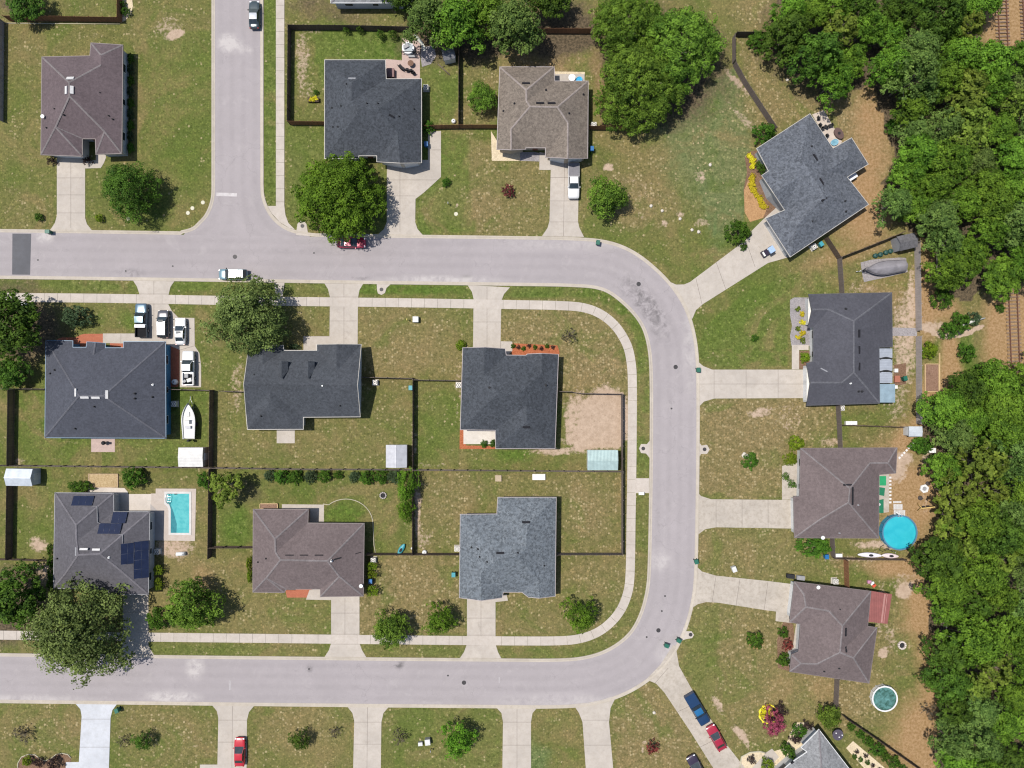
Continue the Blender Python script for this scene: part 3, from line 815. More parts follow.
flat('walkway', [(85, 161), (96, 160), (96, 152), (106, 152), (106, 158), (104, 163), (101, 168), (85, 168.5)], 0.044, CONC)
driveway([(57, 158), (85.2, 158), (85.2, 218), (87, 224), (92, 230.3), (50.5, 229.6), (55, 223), (57, 216)], hj(57, 85, 178, 195, 213) + [(71, 162, 71, 228)])
driveway([(387, 160), (428, 160), (428, 132), (441, 131), (441, 177), (424, 192.5), (415.5, 199), (415.2, 222), (417.5, 229), (423, 235.2), (378, 234.6), (384, 229), (386.8, 222)], [(400, 165, 400, 232), (387, 196, 415, 196), (387, 180, 438, 180), (428, 150, 441, 150)])
driveway([(551, 160), (579, 160), (578, 222), (579.5, 228), (584, 237), (542, 236.2), (547.5, 228), (549.5, 221)], hj(550, 578.5, 177.5, 201, 222) + [(564.5, 164, 563.5, 236)])
flat('walkway', [(539.5, 152), (547.5, 153.5), (547.5, 158), (550.8, 158), (550.8, 170), (539.3, 170)], 0.044, CONC)
driveway([(669, 281.5), (676, 284.6), (684, 284.5), (690, 282), (732, 250.5), (752, 235), (750, 232.5), (763, 219.5), (778, 206), (782, 211), (774, 219), (791, 256.5), (768, 263), (703, 304), (696, 310), (692.4, 318.5), (690, 319), (685.5, 309), (678.5, 297)], [(696, 279, 702, 304.5), (716, 262, 726, 290), (748, 247, 755, 267)])
driveway([(697.4, 361), (703, 366), (712, 369.6), (810, 369.6), (810, 398), (714, 398.5), (704, 401.5), (698.6, 407)], [(714, 369.6, 714, 398), (746, 369.6, 746, 398), (697, 384, 808, 384), (778, 369.6, 778, 398)], CONC)
flat('walkway', [(791.8, 345), (808.5, 345), (808.5, 350), (799, 350), (799, 369.3), (791.8, 369.3)], 0.044, CONC)
driveway([(697.2, 492), (701, 496), (711, 499.2), (797, 500), (797, 528.6), (716, 527.2), (705, 529.2), (697.4, 535)], [(716, 499, 716, 527), (742, 499.4, 742, 528), (768, 499.8, 768, 528)], CONC_OLD)
flat('walkway', [(782, 466), (796, 462), (796, 499.6), (782, 499.6)], 0.044, CONC_OLD)
driveway([(696, 566), (702, 571.5), (716, 575.6), (768, 581), (796, 584.5), (790, 613), (768, 610.5), (718, 602.6), (706, 602), (698, 604), (692.5, 607.5)], [(716, 575.6, 712, 602), (740, 578, 736, 605.5), (768, 581, 764, 610)], CONC_OLD)
flat('walkway', [(776, 611), (792, 613), (792, 623), (775.5, 621)], 0.044, CONC_OLD)
driveway([(647.4, 678), (648.6, 680.3), (656, 683.5), (664, 692), (690, 731), (722, 782), (756, 782), (727, 745), (690, 686), (679, 666), (676.6, 652), (675, 645.5), (673, 645), (660.5, 664.5)], [(668, 668, 655, 683), (677, 712, 700, 701), (700, 747, 722, 736)], CONC_OLD)
driveway([(74.5, 702.4), (118, 702.9), (112.5, 710), (110.6, 718), (108, 800), (65, 800), (66, 762), (79, 762), (81.8, 716), (80.5, 709)], hj(80, 110, 719, 747), CONC_WHITE)
driveway([(211.5, 704.4), (255, 704.8), (249, 712), (247, 720), (246.5, 800), (200, 800), (200, 764.5), (217.5, 764.5), (218.4, 718), (217, 711)], hj(218, 247, 720, 742) + [(232.5, 706, 232, 768)])
driveway([(346.5, 705.6), (389.5, 706), (383.5, 713), (381.4, 722), (380.5, 800), (352.5, 800), (354.3, 721), (352.5, 713)], hj(353, 381, 722, 744) + [(367.5, 707, 367, 768)])
driveway([(495.5, 706.6), (538, 706.8), (532.5, 713), (531, 722), (531, 800), (502, 800), (503, 722), (501.5, 713)], hj(503, 531, 722, 745) + [(517, 708, 517, 768)])
driveway([(573, 704), (595, 702), (612, 696.5), (614.5, 699.8), (610.5, 708), (609, 722), (616, 800), (588, 800), (582.5, 722), (579, 713)], hj(583, 612, 720, 745))
driveway([(123, 592), (148.5, 592), (148.5, 645), (151, 650), (154.5, 655.5), (116, 655), (121, 650), (123, 643)], hj(123, 148, 612, 633))
driveway([(331.2, 594), (359.5, 594), (359.5, 643), (362, 650), (367, 658.2), (324, 657.8), (329, 650), (331.2, 643)], hj(331, 359.5, 613, 634, 644) + [(345, 598, 345, 642)])
driveway([(467, 597), (495.5, 597), (495.5, 644), (498, 652), (502, 659.6), (459, 659.4), (464, 652), (467, 644)], hj(467, 495, 618, 635, 645) + [(481, 600, 481, 645)])
flat('walkway', [(495.4, 598), (506.5, 594), (508, 600.5), (495.4, 602)], 0.044, CONC)
driveway([(132.5, 279.6), (175, 280.4), (170.5, 287), (168.3, 296), (168.3, 304), (172, 311), (178.5, 317.6), (194.5, 318), (194.8, 346), (199.5, 353), (201.2, 366), (201.2, 387.2), (180, 387.2), (180, 350), (167, 344.4), (103, 343), (103, 333.5), (140, 333.5), (140, 303), (139.5, 294), (137, 286.5)], [(154, 281, 154, 336), (140, 304, 168, 304), (140, 294, 168, 294), (121, 334, 121, 343), (180, 350, 194, 346)])
driveway([(323, 281.2), (364, 282.5), (359.5, 290), (358, 298), (357.6, 350), (303.5, 350), (303.5, 336.2), (329.5, 336.2), (330, 297), (328, 289)], [(330, 321, 357, 321), (330, 297, 358, 297), (344, 284, 344, 344), (303.5, 336.2, 329.5, 336.2)])
driveway([(467.5, 285), (510, 287.4), (504, 294), (501.3, 301), (500.6, 341.2), (512.3, 341.6), (512.3, 351), (508, 355), (473, 352), (473.6, 299), (472, 292)], [(473, 322, 501, 322), (487, 287, 487, 347), (473.5, 300, 501, 300), (500.6, 341, 500.6, 350)])

# small concrete pads round the meter covers by the kerb
COVER = M_plain('cast_iron', (0.035, 0.033, 0.034, 1), 0.6, 0.4, 0.4)


def cover(px, py, r, name='manhole_cover', label=None, z=0.03, group='iron covers along the street'):
    m = MB(); w = W(px, py); m.cyl((w.x, w.y, z - 0.012), r, 0.014, 20)
    m.ring((w.x, w.y), r * 0.62, r * 0.78, z, z + 0.006, 20)
    o = m.build(name, COVER); tag(o, label, 'manhole cover', group); return o


for (px, py, pad, lab) in (
        (302.5, 226, [(296, 235), (297.5, 224), (300, 221), (304, 221.2), (306.5, 224), (308.5, 236)], 'small iron meter cover on the kerb pad beside the big bright street tree'),
        (381.5, 289.5, [(376.8, 283.5), (391, 284), (386.5, 288), (385, 293), (381.5, 295), (378, 293.5), (377, 290)], 'small iron meter cover on the kerb pad below the burgundy car'),
        (643.2, 448.5, [(651, 439), (647, 444), (641, 444), (639, 448.5), (641, 453), (646, 453.5), (650.5, 459)], 'small iron meter cover on the verge pad beside the aqua shed fence'),
        (704.5, 449.3, [(697.5, 440), (701.5, 445.5), (707, 444.8), (709.6, 449.3), (707, 453.8), (701, 454), (697.3, 460)], 'small iron meter cover on the pad of the dry lawn with a ringed shrub'),
        (690.5, 634.5, [(683.5, 627), (686, 631), (691.5, 631.2), (694, 634.8), (692, 638), (686, 639), (680.5, 641)], 'small iron meter cover on the kerb pad beside the two green bins')):
    flat('meter_pad', pad, 0.048, CONC_WALK)
    cover(px, py, 0.33, 'meter_cover', lab, 0.062)
for px, py, lab in ((235, 256.8, 'round manhole cover in the road above the pale blue car'), (638.6, 284, 'round manhole cover among the skid marks on the bend'), (675.6, 367, 'round manhole cover in the road by the lone green bin at the driveway mouth'),
                    (658.4, 630.3, 'round manhole cover on the lower bend by two green bins'), (464, 682.6, 'round manhole cover in the road between two facing driveways')):
    cover(px, py, 0.38, 'manhole_cover', lab, 0.030)
for k, (px, py) in enumerate(((646.7, 637), (309, 669), (448, 675.5), (671.5, 408.5), (661.8, 611), (665, 596), (172.8, 266.2), (125.8, 271), (38, 260), (314, 253))):
    m = MB(); w = W(px, py); m.cyl((w.x, w.y, 0.018), 0.16, 0.014, 12)
    o = m.build('valve_cover', COVER); tag(o, 'tiny dark iron valve cap set flush in the road', 'valve cover', 'valve caps in the road')
# ------------------------------------------------------------------ houses
EAVE = 2.75
CAM = Vector((0, 0, CAMH))


def seg_dist(p, a, b):
    ab = b - a; t = max(0, min(1, (p - a).dot(ab) / max(ab.dot(ab), 1e-9)))
    return (p - (a + ab * t)).length


def inset(poly, d):
    """Polygon (counter-clockwise, world xy) moved inwards by d with mitred corners."""
    n = len(poly); out = []
    for i in range(n):
        a, b, c = Vector(poly[i - 1]), Vector(poly[i]), Vector(poly[(i + 1) % n])
        d1 = (b - a).normalized(); d2 = (c - b).normalized()
        n1 = Vector((-d1.y, d1.x)); n2 = Vector((-d2.y, d2.x))
        k = (n1 + n2); L = k.dot(n1)
        if abs(L) < 0.35: L = 0.35
        out.append(b + k * (d / L))
    return out


class House:
    def __init__(self, label, out, inn, faces, roof, wall, trim=None, cap=None, pitch=0.5, cat='house', eave=EAVE, garage=(), door=(), zfix=None, window=True, overhang=0.45, nowin=()):
        self.e = eave
        names = [o[0] for o in out]; pk = {n for n in names if n.startswith('g')}
        ap = {o[0]: (o[1], o[2]) for o in list(out) + list(inn)}
        P = {n: W(*ap[n], eave) for n in ap}
        eaves = [(names[i], names[(i + 1) % len(names)]) for i in range(len(names)) if names[i] not in pk and names[(i + 1) % len(names)] not in pk]
        zfix = zfix or {}
        for n in ap:
            if n in names and n not in pk: continue
            z = eave
            for _ in range(12):
                q = W(*ap[n], z).xy
                z = eave + pitch * min(seg_dist(q, P[a].xy, P[b].xy) for a, b in eaves)
            if n in zfix: z = zfix[n]
            P[n] = W(*ap[n], z)
        self.P, self.ap = P, ap
        cx = sum(P[n].x for n in names) / len(names); cy = sum(P[n].y for n in names) / len(names)
        self.root = empty('house', (cx, cy, 0), 0, label, cat)
        fl = [f.split() for f in faces]
        self.faces = []
        idx = {n: i for i, n in enumerate(ap)}
        vs = [P[n] for n in ap]; fs = []; nor = []
        for f in fl:
            nv = Vector((0, 0, 0)); pts = [P[n] for n in f]
            for i in range(len(pts)):
                a, b = pts[i], pts[(i + 1) % len(pts)]
                nv += Vector(((a.y - b.y) * (a.z + b.z), (a.z - b.z) * (a.x + b.x), (a.x - b.x) * (a.y + b.y)))
            if nv.z < 0: f = f[::-1]; nv = -nv
            nv.normalize(); nor.append(nv); fs.append([idx[n] for n in f])
            self.faces.append((f, nv, sum(pts, Vector()) / len(pts)))
        m = MB(); m.add(vs, fs)
        ro = m.build('roof', roof, self.root)
        ln = []
        for f, nv in zip(fs, nor): ln += [nv] * len(f)
        ro.data.normals_split_custom_set(ln)
        self.roof = ro
        # ridge and hip caps
        ed = {}
        for fi, f in enumerate(fs):
            for i in range(len(f)): ed.setdefault(frozenset((f[i], f[(i + 1) % len(f)])), []).append(fi)
        if cap is not None:
            m = MB(); any_ = False
            for k, two in ed.items():
                if len(two) != 2: continue
                a, b = [vs[i] for i in k]
                n1, n2 = nor[two[0]], nor[two[1]]
                c2 = self.faces[two[1]][2]
                if (c2 - a).dot(n1) > -0.05 or n1.dot(n2) > 0.995: continue       # a valley, or flat
                any_ = True
                d = (b - a).normalized(); n_ = (n1 + n2).normalized(); side = d.cross(n_).normalized()
                w = 0.15
                s1 = side * w - n_ * (w * 0.35); s2 = -side * w - n_ * (w * 0.35); t = n_ * 0.045
                m.add([a + s1 + t, a + t * 1.4, a + s2 + t, b + s1 + t, b + t * 1.4, b + s2 + t], [(0, 1, 4, 3), (1, 2, 5, 4)])
            if any_: m.build('ridge_cap', cap, ro)
        # fascia with gutter
        n = len(names); ccw = sum(P[names[i]].x * P[names[(i + 1) % n]].y - P[names[(i + 1) % n]].x * P[names[i]].y for i in range(n)) > 0
        order = names if ccw else names[::-1]
        self.order = order
        ring = [P[k] for k in order]
        outp = inset([r.xy for r in ring], -0.09); inp = inset([r.xy for r in ring], 0.02)
        vs2 = []; 
        for r, o_, i_ in zip(ring, outp, inp):
            vs2 += [(i_.x, i_.y, r.z - 0.012), (o_.x, o_.y, r.z - 0.012), (o_.x, o_.y, r.z - 0.17), (i_.x, i_.y, r.z - 0.2)]
        fs2 = []
        for i in range(n):
            j = (i + 1) % n
            for k in range(4): fs2.append((i * 4 + k, j * 4 + k, j * 4 + (k + 1) % 4, i * 4 + (k + 1) % 4))
        m = MB(); m.add(vs2, [f[::-1] for f in fs2]); m.build('gutter', trim or WHITE, ro)
        m = MB(); lo = [(p.x, p.y, eave - 0.19) for p, k in zip(inp, order) if k not in pk]
        m.add(lo, [tuple(range(len(lo)))[::-1]]); m.build('soffit', OFFWHITE, ro)
        # walls
        wl = inset([r.xy for r in ring], overhang)
        vs3 = [(p.x, p.y, -0.05) for p in wl] + [(p.x, p.y, (r.z - 0.10)) for p, r in zip(wl, ring)]
        m = MB(); m.add(vs3, [(i, (i + 1) % n, n + (i + 1) % n, n + i) for i in range(n)])
        self.wall = m.build('wall', wall, self.root)
        # openings
        for i in range(n):
            a, b = wl[i], wl[(i + 1) % n]; L = (b - a).length
            nm = order[i] + '-' + order[(i + 1) % n]; nm2 = order[(i + 1) % n] + '-' + order[i]
            d = (b - a).normalized(); nn = Vector((d.y, -d.x)); ang = math.atan2(d.y, d.x)

            def panel(name, t, w, h, z, mat, parent, proud, th):
                c = a + d * (L * t) + nn * (proud - th / 2); mm = MB(); mm.box((c.x, c.y, z + h / 2), (w, th, h), ang)
                return mm.build(name, mat, parent)
            if nm in garage or nm2 in garage:
                g = panel('garage_door', 0.5, min(4.9, L - 0.7), 2.2, 0.0, WHITE, self.root, 0.03, 0.06)
                continue
            if nm in door or nm2 in door:
                dd = panel('front_door', 0.5, 0.95, 2.1, 0.0, M_plain('door_paint', (0.16, 0.06, 0.04, 1), 0.5), self.root, 0.03, 0.06)
                m2 = MB(); c = a + d * (L * 0.5 + 0.36) + nn * 0.06; m2.ball((c.x, c.y, 1.0), 0.04); m2.build('handle', CHROME, dd)
                continue
            if not window or L < 2.6 or nm in nowin or nm2 in nowin: continue
            k = 1 if L < 5.5 else 2 if L < 10 else 3
            for q in range(k):
                t = (q + 0.5) / k; ww = 1.5 if q % 2 == 0 else 1.1
                f = panel('window', t, ww, 1.35, 0.95, WHITE, self.root, 0.05, 0.1)
                panel('pane', t, ww - 0.16, 1.19, 1.03, GLASS, f, 0.058, 0.06)

    def at(self, px, py):
        """Point and normal on the roof that shows at (px, py)."""
        d = (W(px, py, 0) - CAM).normalized(); best = None
        for f, nv, c in self.faces:
            poly = [self.ap[k] for k in f]
            if in_poly(np.array([float(px)]), np.array([float(py)]), poly)[0]:
                t = (c - CAM).dot(nv) / d.dot(nv); best = (CAM + d * t, nv); break
        if best is None:
            return W(px, py, self.e + 1.5), Vector((0, 0, 1))
        return best

    def slab(self, name, px, py, w, h, th, mat, ang=0.0, lift=0.0, parent=None):
        """A flat box lying on the slope (w along image x, h along image y, in photo pixels)."""
        p, nv = self.at(px, py)
        u = Vector((math.cos(R(ang)), math.sin(R(ang)), 0)); u = (u - nv * u.dot(nv)).normalized(); v = nv.cross(u).normalized()
        m = MB(); hw, hh = w * S / 2, h * S / 2
        pts = []
        for z in (lift - 0.02, lift + th):
            for sx, sy in ((-1, -1), (1, -1), (1, 1), (-1, 1)): pts.append(p + u * (sx * hw) + v * (sy * hh) + nv * z)
        m.add(pts, [(3, 2, 1, 0), (4, 5, 6, 7), (0, 1, 5, 4), (1, 2, 6, 5), (2, 3, 7, 6), (3, 0, 4, 7)])
        return m.build(name, mat, parent or self.roof)

    def pipe(self, px, py, r=0.09, h=0.45, mat=None):
        p, nv = self.at(px, py); m = MB(); m.cyl((p.x, p.y, p.z - 0.1), r * 1.0, h, 10); m.cyl((p.x, p.y, p.z - 0.08), r * 1.9, 0.14, 10)
        return m.build('vent_pipe', mat or DARK, self.roof)

    def dish(self, px, py, z=None):
        p, nv = self.at(px, py); m = MB()
        m.tube([p, p + Vector((0, 0, 0.5))], 0.03); m.cyl((p.x, p.y, p.z + 0.45), 0.12, 0.10, 16, r2=0.33)
        return m.build('satellite_dish', WHITE, self.roof)


SH_BLUE = M_shingle('slate_blue_shingle', (0.0408, 0.0454, 0.0528, 1), None, 0.10, 0.42)
SH_BLUE2 = M_shingle('slate_grey_shingle', (0.0422, 0.0462, 0.0531, 1), None, 0.10)
SH_MID = M_shingle('blue_grey_shingle', (0.0869, 0.0991, 0.1116, 1), (0.1512, 0.1664, 0.1800, 1), 0.08, 0.5)
SH_CHAR = M_shingle('charcoal_shingle', (0.0533, 0.0533, 0.0626, 1), None, 0.08, 0.15)
SH_DARK = M_shingle('dark_slate_shingle', (0.0488, 0.0518, 0.0640, 1), None, 0.08, 0.2)
SH_TAN = M_shingle('driftwood_shingle', (0.1225, 0.1014, 0.0836, 1), (0.1765, 0.1492, 0.1224, 1), 0.07, 0.34)
SH_MAUVE = M_shingle('mauve_brown_shingle', (0.1036, 0.0816, 0.0798, 1), None, 0.08, 0.18)
SH_MAUVE2 = M_shingle('dusty_mauve_shingle', (0.0866, 0.0666, 0.0701, 1), None, 0.08, 0.18)
SH_PURPLE = M_shingle('purple_grey_shingle', (0.0718, 0.0686, 0.0764, 1), None, 0.08, 0.2)
SH_NE = M_shingle('steel_grey_shingle', (0.0723, 0.0789, 0.0920, 1), (0.1148, 0.1245, 0.1400, 1), 0.09, 0.5)
SH_OLD = M_shingle('old_grey_shingle', (0.160, 0.162, 0.165, 1), None, 0.12, 0.35)
CAP_L = M_shingle('pale_cap', (0.1376, 0.1210, 0.1205, 1), None, 0.1, 0.2)
CAP_M = M_shingle('grey_cap', (0.135, 0.125, 0.13, 1), None, 0.1, 0.2)
CAP_B = M_shingle('blue_cap', (0.085, 0.095, 0.112, 1), None, 0.1, 0.2)
CAP_T = M_shingle('tan_cap', (0.20, 0.17, 0.155, 1), None, 0.1, 0.2)
ST = lambda nm, c: M_concrete(nm, c, 0.2)
W_GREY = ST('pale_grey_stucco', (0.36, 0.37, 0.38, 1)); W_BLUE = ST('blue_stucco', (0.055, 0.18, 0.30, 1)); W_TAN = ST('tan_stucco', (0.38, 0.31, 0.23, 1))
W_CREAM = ST('cream_stucco', (0.44, 0.41, 0.35, 1)); W_WHITE = ST('white_stucco', (0.46, 0.46, 0.45, 1)); W_BRICKY = ST('warm_stucco', (0.30, 0.17, 0.12, 1)); W_MID = ST('grey_stucco', (0.25, 0.25, 0.26, 1))
T_GREY = M_plain('grey_gutter', (0.19, 0.19, 0.20, 1), 0.5); T_BROWN = M_plain('brown_gutter', (0.13, 0.105, 0.10, 1), 0.5); T_DARK = M_plain('dark_gutter', (0.06, 0.06, 0.065, 1), 0.5); T_CREAM = M_plain('cream_gutter', (0.33, 0.31, 0.28, 1), 0.5)
T_BLUE = M_plain('blue_gutter', (0.10, 0.165, 0.23, 1), 0.5); T_PINK = M_plain('pinkish_gutter', (0.27, 0.235, 0.23, 1), 0.5)
PALEVENT = M_plain('pale_roof_vent', (0.42, 0.41, 0.40, 1), 0.5)
VENT_DARK = M_plain('dark_roof_vent', (0.016, 0.016, 0.019, 1), 0.9, 0.1)
PV = M_plain('solar_cell', (0.010, 0.014, 0.034, 1), 0.15, 0.5, 0.0, 0.2, 1.0)

H = House('mauve brown hip roofed house on the street corner with two white ridge vents',
          [('A', 42, 57), ('B', 90, 56), ('C', 91, 43), ('D', 122.5, 45), ('E', 121.5, 153.3), ('F', 96, 154), ('G', 95.5, 138.5), ('Hh', 82, 138.5), ('I', 82, 156), ('J', 41, 154.5)],
          [('R1', 69, 82.5), ('R2', 69.5, 96), ('Pp', 55.5, 127), ('Q1', 101, 55), ('Q2', 101, 65), ('Sx', 104.5, 131.5)],
          ['A R1 R2 Pp J', 'A B Q2 R1', 'B C Q1 Q2', 'C D Q1', 'D E Sx R2 R1 Q2 Q1', 'Sx E F', 'Sx F G', 'R2 Sx G Hh Pp', 'Pp Hh I', 'Pp I J'],
          SH_MAUVE2, W_GREY, T_BROWN, CAP_L, garage=('I-J',), door=('G-Hh',), nowin=('F-G', 'Hh-I', 'E-F'))
for px, py, w, h in ((70.5, 78.5, 7, 3), (66.5, 90.3, 2.8, 7.5), (71.8, 90, 3, 7.5)): H.slab('ridge_vent', px, py, w, h, 0.14, PALEVENT)
for q in ((100.5, 93), (55, 109), (47, 128), (113, 119.5), (109, 116), (64, 115)): H.pipe(*q)
H.dish(44.5, 117.5)

H = House('slate blue roofed house with a fenced yard and pink paver patio behind it',
          [('A', 324.8, 60), ('B', 385, 60), ('C', 386, 79), ('D', 421.3, 79), ('E', 421.3, 162.5), ('gK', 400, 162.8), ('F', 377, 161.5), ('G', 377, 155.5), ('Hh', 358.5, 155.5), ('I', 358.5, 158.3), ('J', 324.8, 158.3)],
          [('U1', 352, 83), ('U2', 351.5, 101), ('M1', 360, 109), ('M2', 378.5, 109), ('T', 397.5, 132.5)],
          ['A U1 U2 M1 J', 'A B U1', 'B C U2 U1', 'C D M2 M1 U2', 'D E gK T M2', 'J M1 M2 T F G Hh I', 'T gK F'],
          SH_BLUE, W_CREAM, T_CREAM, None, garage=('gK-F', 'E-gK'), door=('G-Hh',), nowin=('E-gK', 'gK-F', 'F-G', 'Hh-I'))
for q in ((346.5, 84), (332, 108), (414, 109), (367, 103.5), (378, 103.5), (333, 127), (338, 127), (399, 116.5), (341, 106)): H.pipe(*q, 0.08)
H.slab('roof_vent', 352, 78.5, 7, 2, 0.06, T_GREY)
H.slab('roof_vent', 391.5, 116, 5.5, 1.6, 0.12, VENT_DARK, -20)

H = House('taupe shingle roofed house with a white pickup outside its garage',
          [('A', 500, 67), ('B', 554, 67), ('C', 554.5, 81.2), ('D', 588, 81.2), ('E', 587.4, 158), ('gK', 567.6, 158), ('F', 545.7, 157), ('G', 545.7, 147.5), ('Hh', 525.5, 147.5), ('I', 525.5, 149), ('gL', 511.2, 149.6), ('J', 497, 149)],
          [('U1', 526.2, 90), ('U2', 526.4, 101), ('M1', 530, 106.5), ('M2', 557.5, 107), ('T', 567.8, 122.5), ('Nn', 511, 129)],
          ['A U1 U2 M1 Nn gL J', 'A B U1', 'B C U2 U1', 'C D M2 M1 U2', 'D E gK T M2', 'M1 M2 T F G Hh Nn', 'Nn Hh I gL', 'T gK F'],
          SH_TAN, W_TAN, T_PINK, CAP_T, garage=('E-gK', 'gK-F'), door=('G-Hh',), nowin=('E-gK', 'gK-F', 'F-G', 'Hh-I'))
for px, py in ((526, 83.5), (540, 103.2), (551.5, 103.3)): H.slab('roof_vent', px, py, 7.5, 1.8, 0.14, VENT_DARK)
for q in ((514.5, 103.5), (503.5, 111), (569, 113.2), (583.3, 94.5), (546, 90)): H.pipe(*q, 0.1)

H = House('steel grey roofed house set at an angle beside the woodland edge',
          [('A', 757, 148.5), ('B', 810, 114), ('C', 833, 148.5), ('D', 851.5, 138), ('E', 868, 164), ('F', 847, 177), ('G', 868.3, 204.3), ('Hh', 790.3, 256.6), ('I', 765.8, 218.5), ('J', 785, 210), ('gK', 773.8, 193), ('L', 762, 175.5), ('M', 768.8, 171)],
          [('R1', 801, 158), ('R2', 825, 196), ('Q', 800, 176.5), ('W1', 827, 170.5), ('W2', 847, 158.5), ('Pp', 797, 226)],
          ['A B R1', 'B C W1 F G R2 R1', 'C D W2 W1', 'D E W2', 'E F W1 W2', 'G Hh Pp R2', 'Hh I Pp', 'I J R2 Pp', 'J gK Q', 'Q R2 J', 'A R1 R2 Q M', 'gK L M Q'],
          SH_NE, W_GREY, T_CREAM, None, garage=('Hh-I',), nowin=('I-J', 'J-gK', 'gK-L', 'L-M', 'M-A', 'C-D'), overhang=0.4)
for px, py in ((815.2, 157.5), (821.6, 181.7)): H.slab('roof_vent', px, py, 7.5, 1.9, 0.14, VENT_DARK, -57)
H.slab('roof_vent', 824, 199, 6, 2, 0.12, VENT_DARK, 33); H.slab('roof_vent', 822, 200.5, 2.4, 2.2, 0.16, VENT_DARK, 33)
for q in ((846, 211.5), (812, 221.5), (811.5, 146.5), (823.5, 200), (845, 201)): H.pipe(*q, 0.1)

H = House('charcoal roofed house with a yellow shrub bed in front and a screened lanai behind',
          [('A', 808.8, 294.5), ('B', 891.7, 292.8), ('C', 892.3, 346.8), ('D', 879, 347), ('E', 879.5, 403), ('F', 806.9, 405.2), ('gG', 810.6, 382.6), ('Hh', 806.9, 363.5), ('I', 813.6, 361.5), ('J', 813.6, 327), ('K', 808.2, 327), ('gL', 812.3, 309.5)],
          [('M1', 854, 321), ('M2', 854, 372.5), ('W1', 829, 309.5), ('W2', 842, 382.6)],
          ['A B M1 W1 gL', 'B C D E M2 M1', 'E F gG W2 M2', 'gG Hh I W2', 'W1 M1 M2 W2 I J', 'gL W1 J K'],
          SH_CHAR, W_WHITE, T_DARK, M_shingle('charcoal_cap', (0.085, 0.085, 0.095, 1), None, 0.1, 0.2), pitch=0.42, garage=('F-gG', 'gG-Hh'), nowin=('F-gG', 'gG-Hh', 'C-D', 'Hh-I', 'J-K'), overhang=0.5)
for py in (333.5, 350, 366.5): H.slab('roof_vent', 859, py, 1.9, 7.5, 0.14, VENT_DARK)
for q in ((845.8, 309), (858.7, 391.3), (862, 391.3)): H.pipe(*q, 0.12)
H.pipe(850.5, 383.2, 0.1, 0.4, WHITE); H.slab('roof_vent', 824, 370, 7, 1.2, 0.05, T_GREY, -35)

H = House('mauve grey hip roofed house with a round blue pool behind it',
          [('A', 801, 448.5), ('B', 897, 448), ('C', 895.7, 473), ('D', 879, 474.5), ('E', 878.5, 538), ('F', 794.8, 537.6), ('G', 794, 497), ('Hh', 800, 497)],
          [('W1', 870, 463), ('W2', 888, 463), ('M1', 850, 488.5), ('M2', 848.5, 502.5), ('Nn', 819.3, 520)],
          ['A B W2 W1 M1', 'B C W2', 'C D W1 W2', 'D E M2 M1 W1', 'E F Nn M2', 'F G Nn', 'A M1 M2 Nn G Hh'],
          SH_MAUVE, W_WHITE, T_BROWN, CAP_L, garage=('F-G',), nowin=('G-Hh',), overhang=0.5)
H.slab('roof_vent', 847.5, 485, 8, 1.6, 0.12, VENT_DARK); H.slab('roof_vent', 852.5, 496, 1.7, 17, 0.10, VENT_DARK)
for q in ((839.3, 533), (858, 505)): H.pipe(*q, 0.08, 0.4, T_GREY)
H.dish(821.5, 537.0)

H = House('dusty mauve roofed house with a rusty red awning on its garden side',
          [('A', 794.8, 582), ('B', 870.8, 591.5), ('C', 867.5, 626.5), ('D', 877, 627.8), ('E', 869, 683), ('F', 790, 671.5), ('J', 792, 655), ('I', 799, 652), ('Hh', 801, 624), ('G', 790, 622)],
          [('X1', 804, 594.5), ('X2', 806, 607), ('M0', 829, 611), ('M1', 842.5, 626), ('M2', 840, 652.5), ('Z', 853.5, 658), ('Y2', 817, 664), ('Y1', 801, 663.5)],
          ['A B M1 M0 X2 X1', 'A X1 X2 G', 'G X2 M0 Hh', 'B C M2 M1', 'C D Z M2', 'D E Z', 'E F Y1 Y2 M2 Z', 'Hh M0 M1 M2 Y2 I', 'I Y2 Y1 J', 'J Y1 F'],
          SH_MAUVE, W_WHITE, T_BROWN, CAP_L, garage=('A-G',), nowin=('G-Hh', 'J-I', 'C-D', 'I-Hh'), overhang=0.5)
for py in (632, 648): H.slab('roof_vent', 845.5, py, 1.8, 8, 0.12, VENT_DARK)
for q in ((839.5, 609), (824, 671), (839, 668)): H.pipe(*q, 0.1)
H.dish(817, 586.5)

H = House('old weathered grey roofed house near the pink blossom tree',
          [('A', 819, 730), ('B', 893, 826), ('C', 845, 872), ('D', 762, 789), ('E', 790.5, 763.5), ('F', 807.5, 752), ('G', 801.5, 747.5)],
          [('R1', 822.5, 782), ('R2', 842, 822)],
          ['A R1 D E F G', 'A B R2 R1', 'B C R2', 'C D R1 R2'],
          SH_OLD, W_WHITE, WHITE, CAP_M, nowin=('F-G', 'E-F', 'A-G'), overhang=0.4)
H.slab('roof_vent', 792, 762, 3.2, 1.4, 0.25, VENT_DARK, 38)

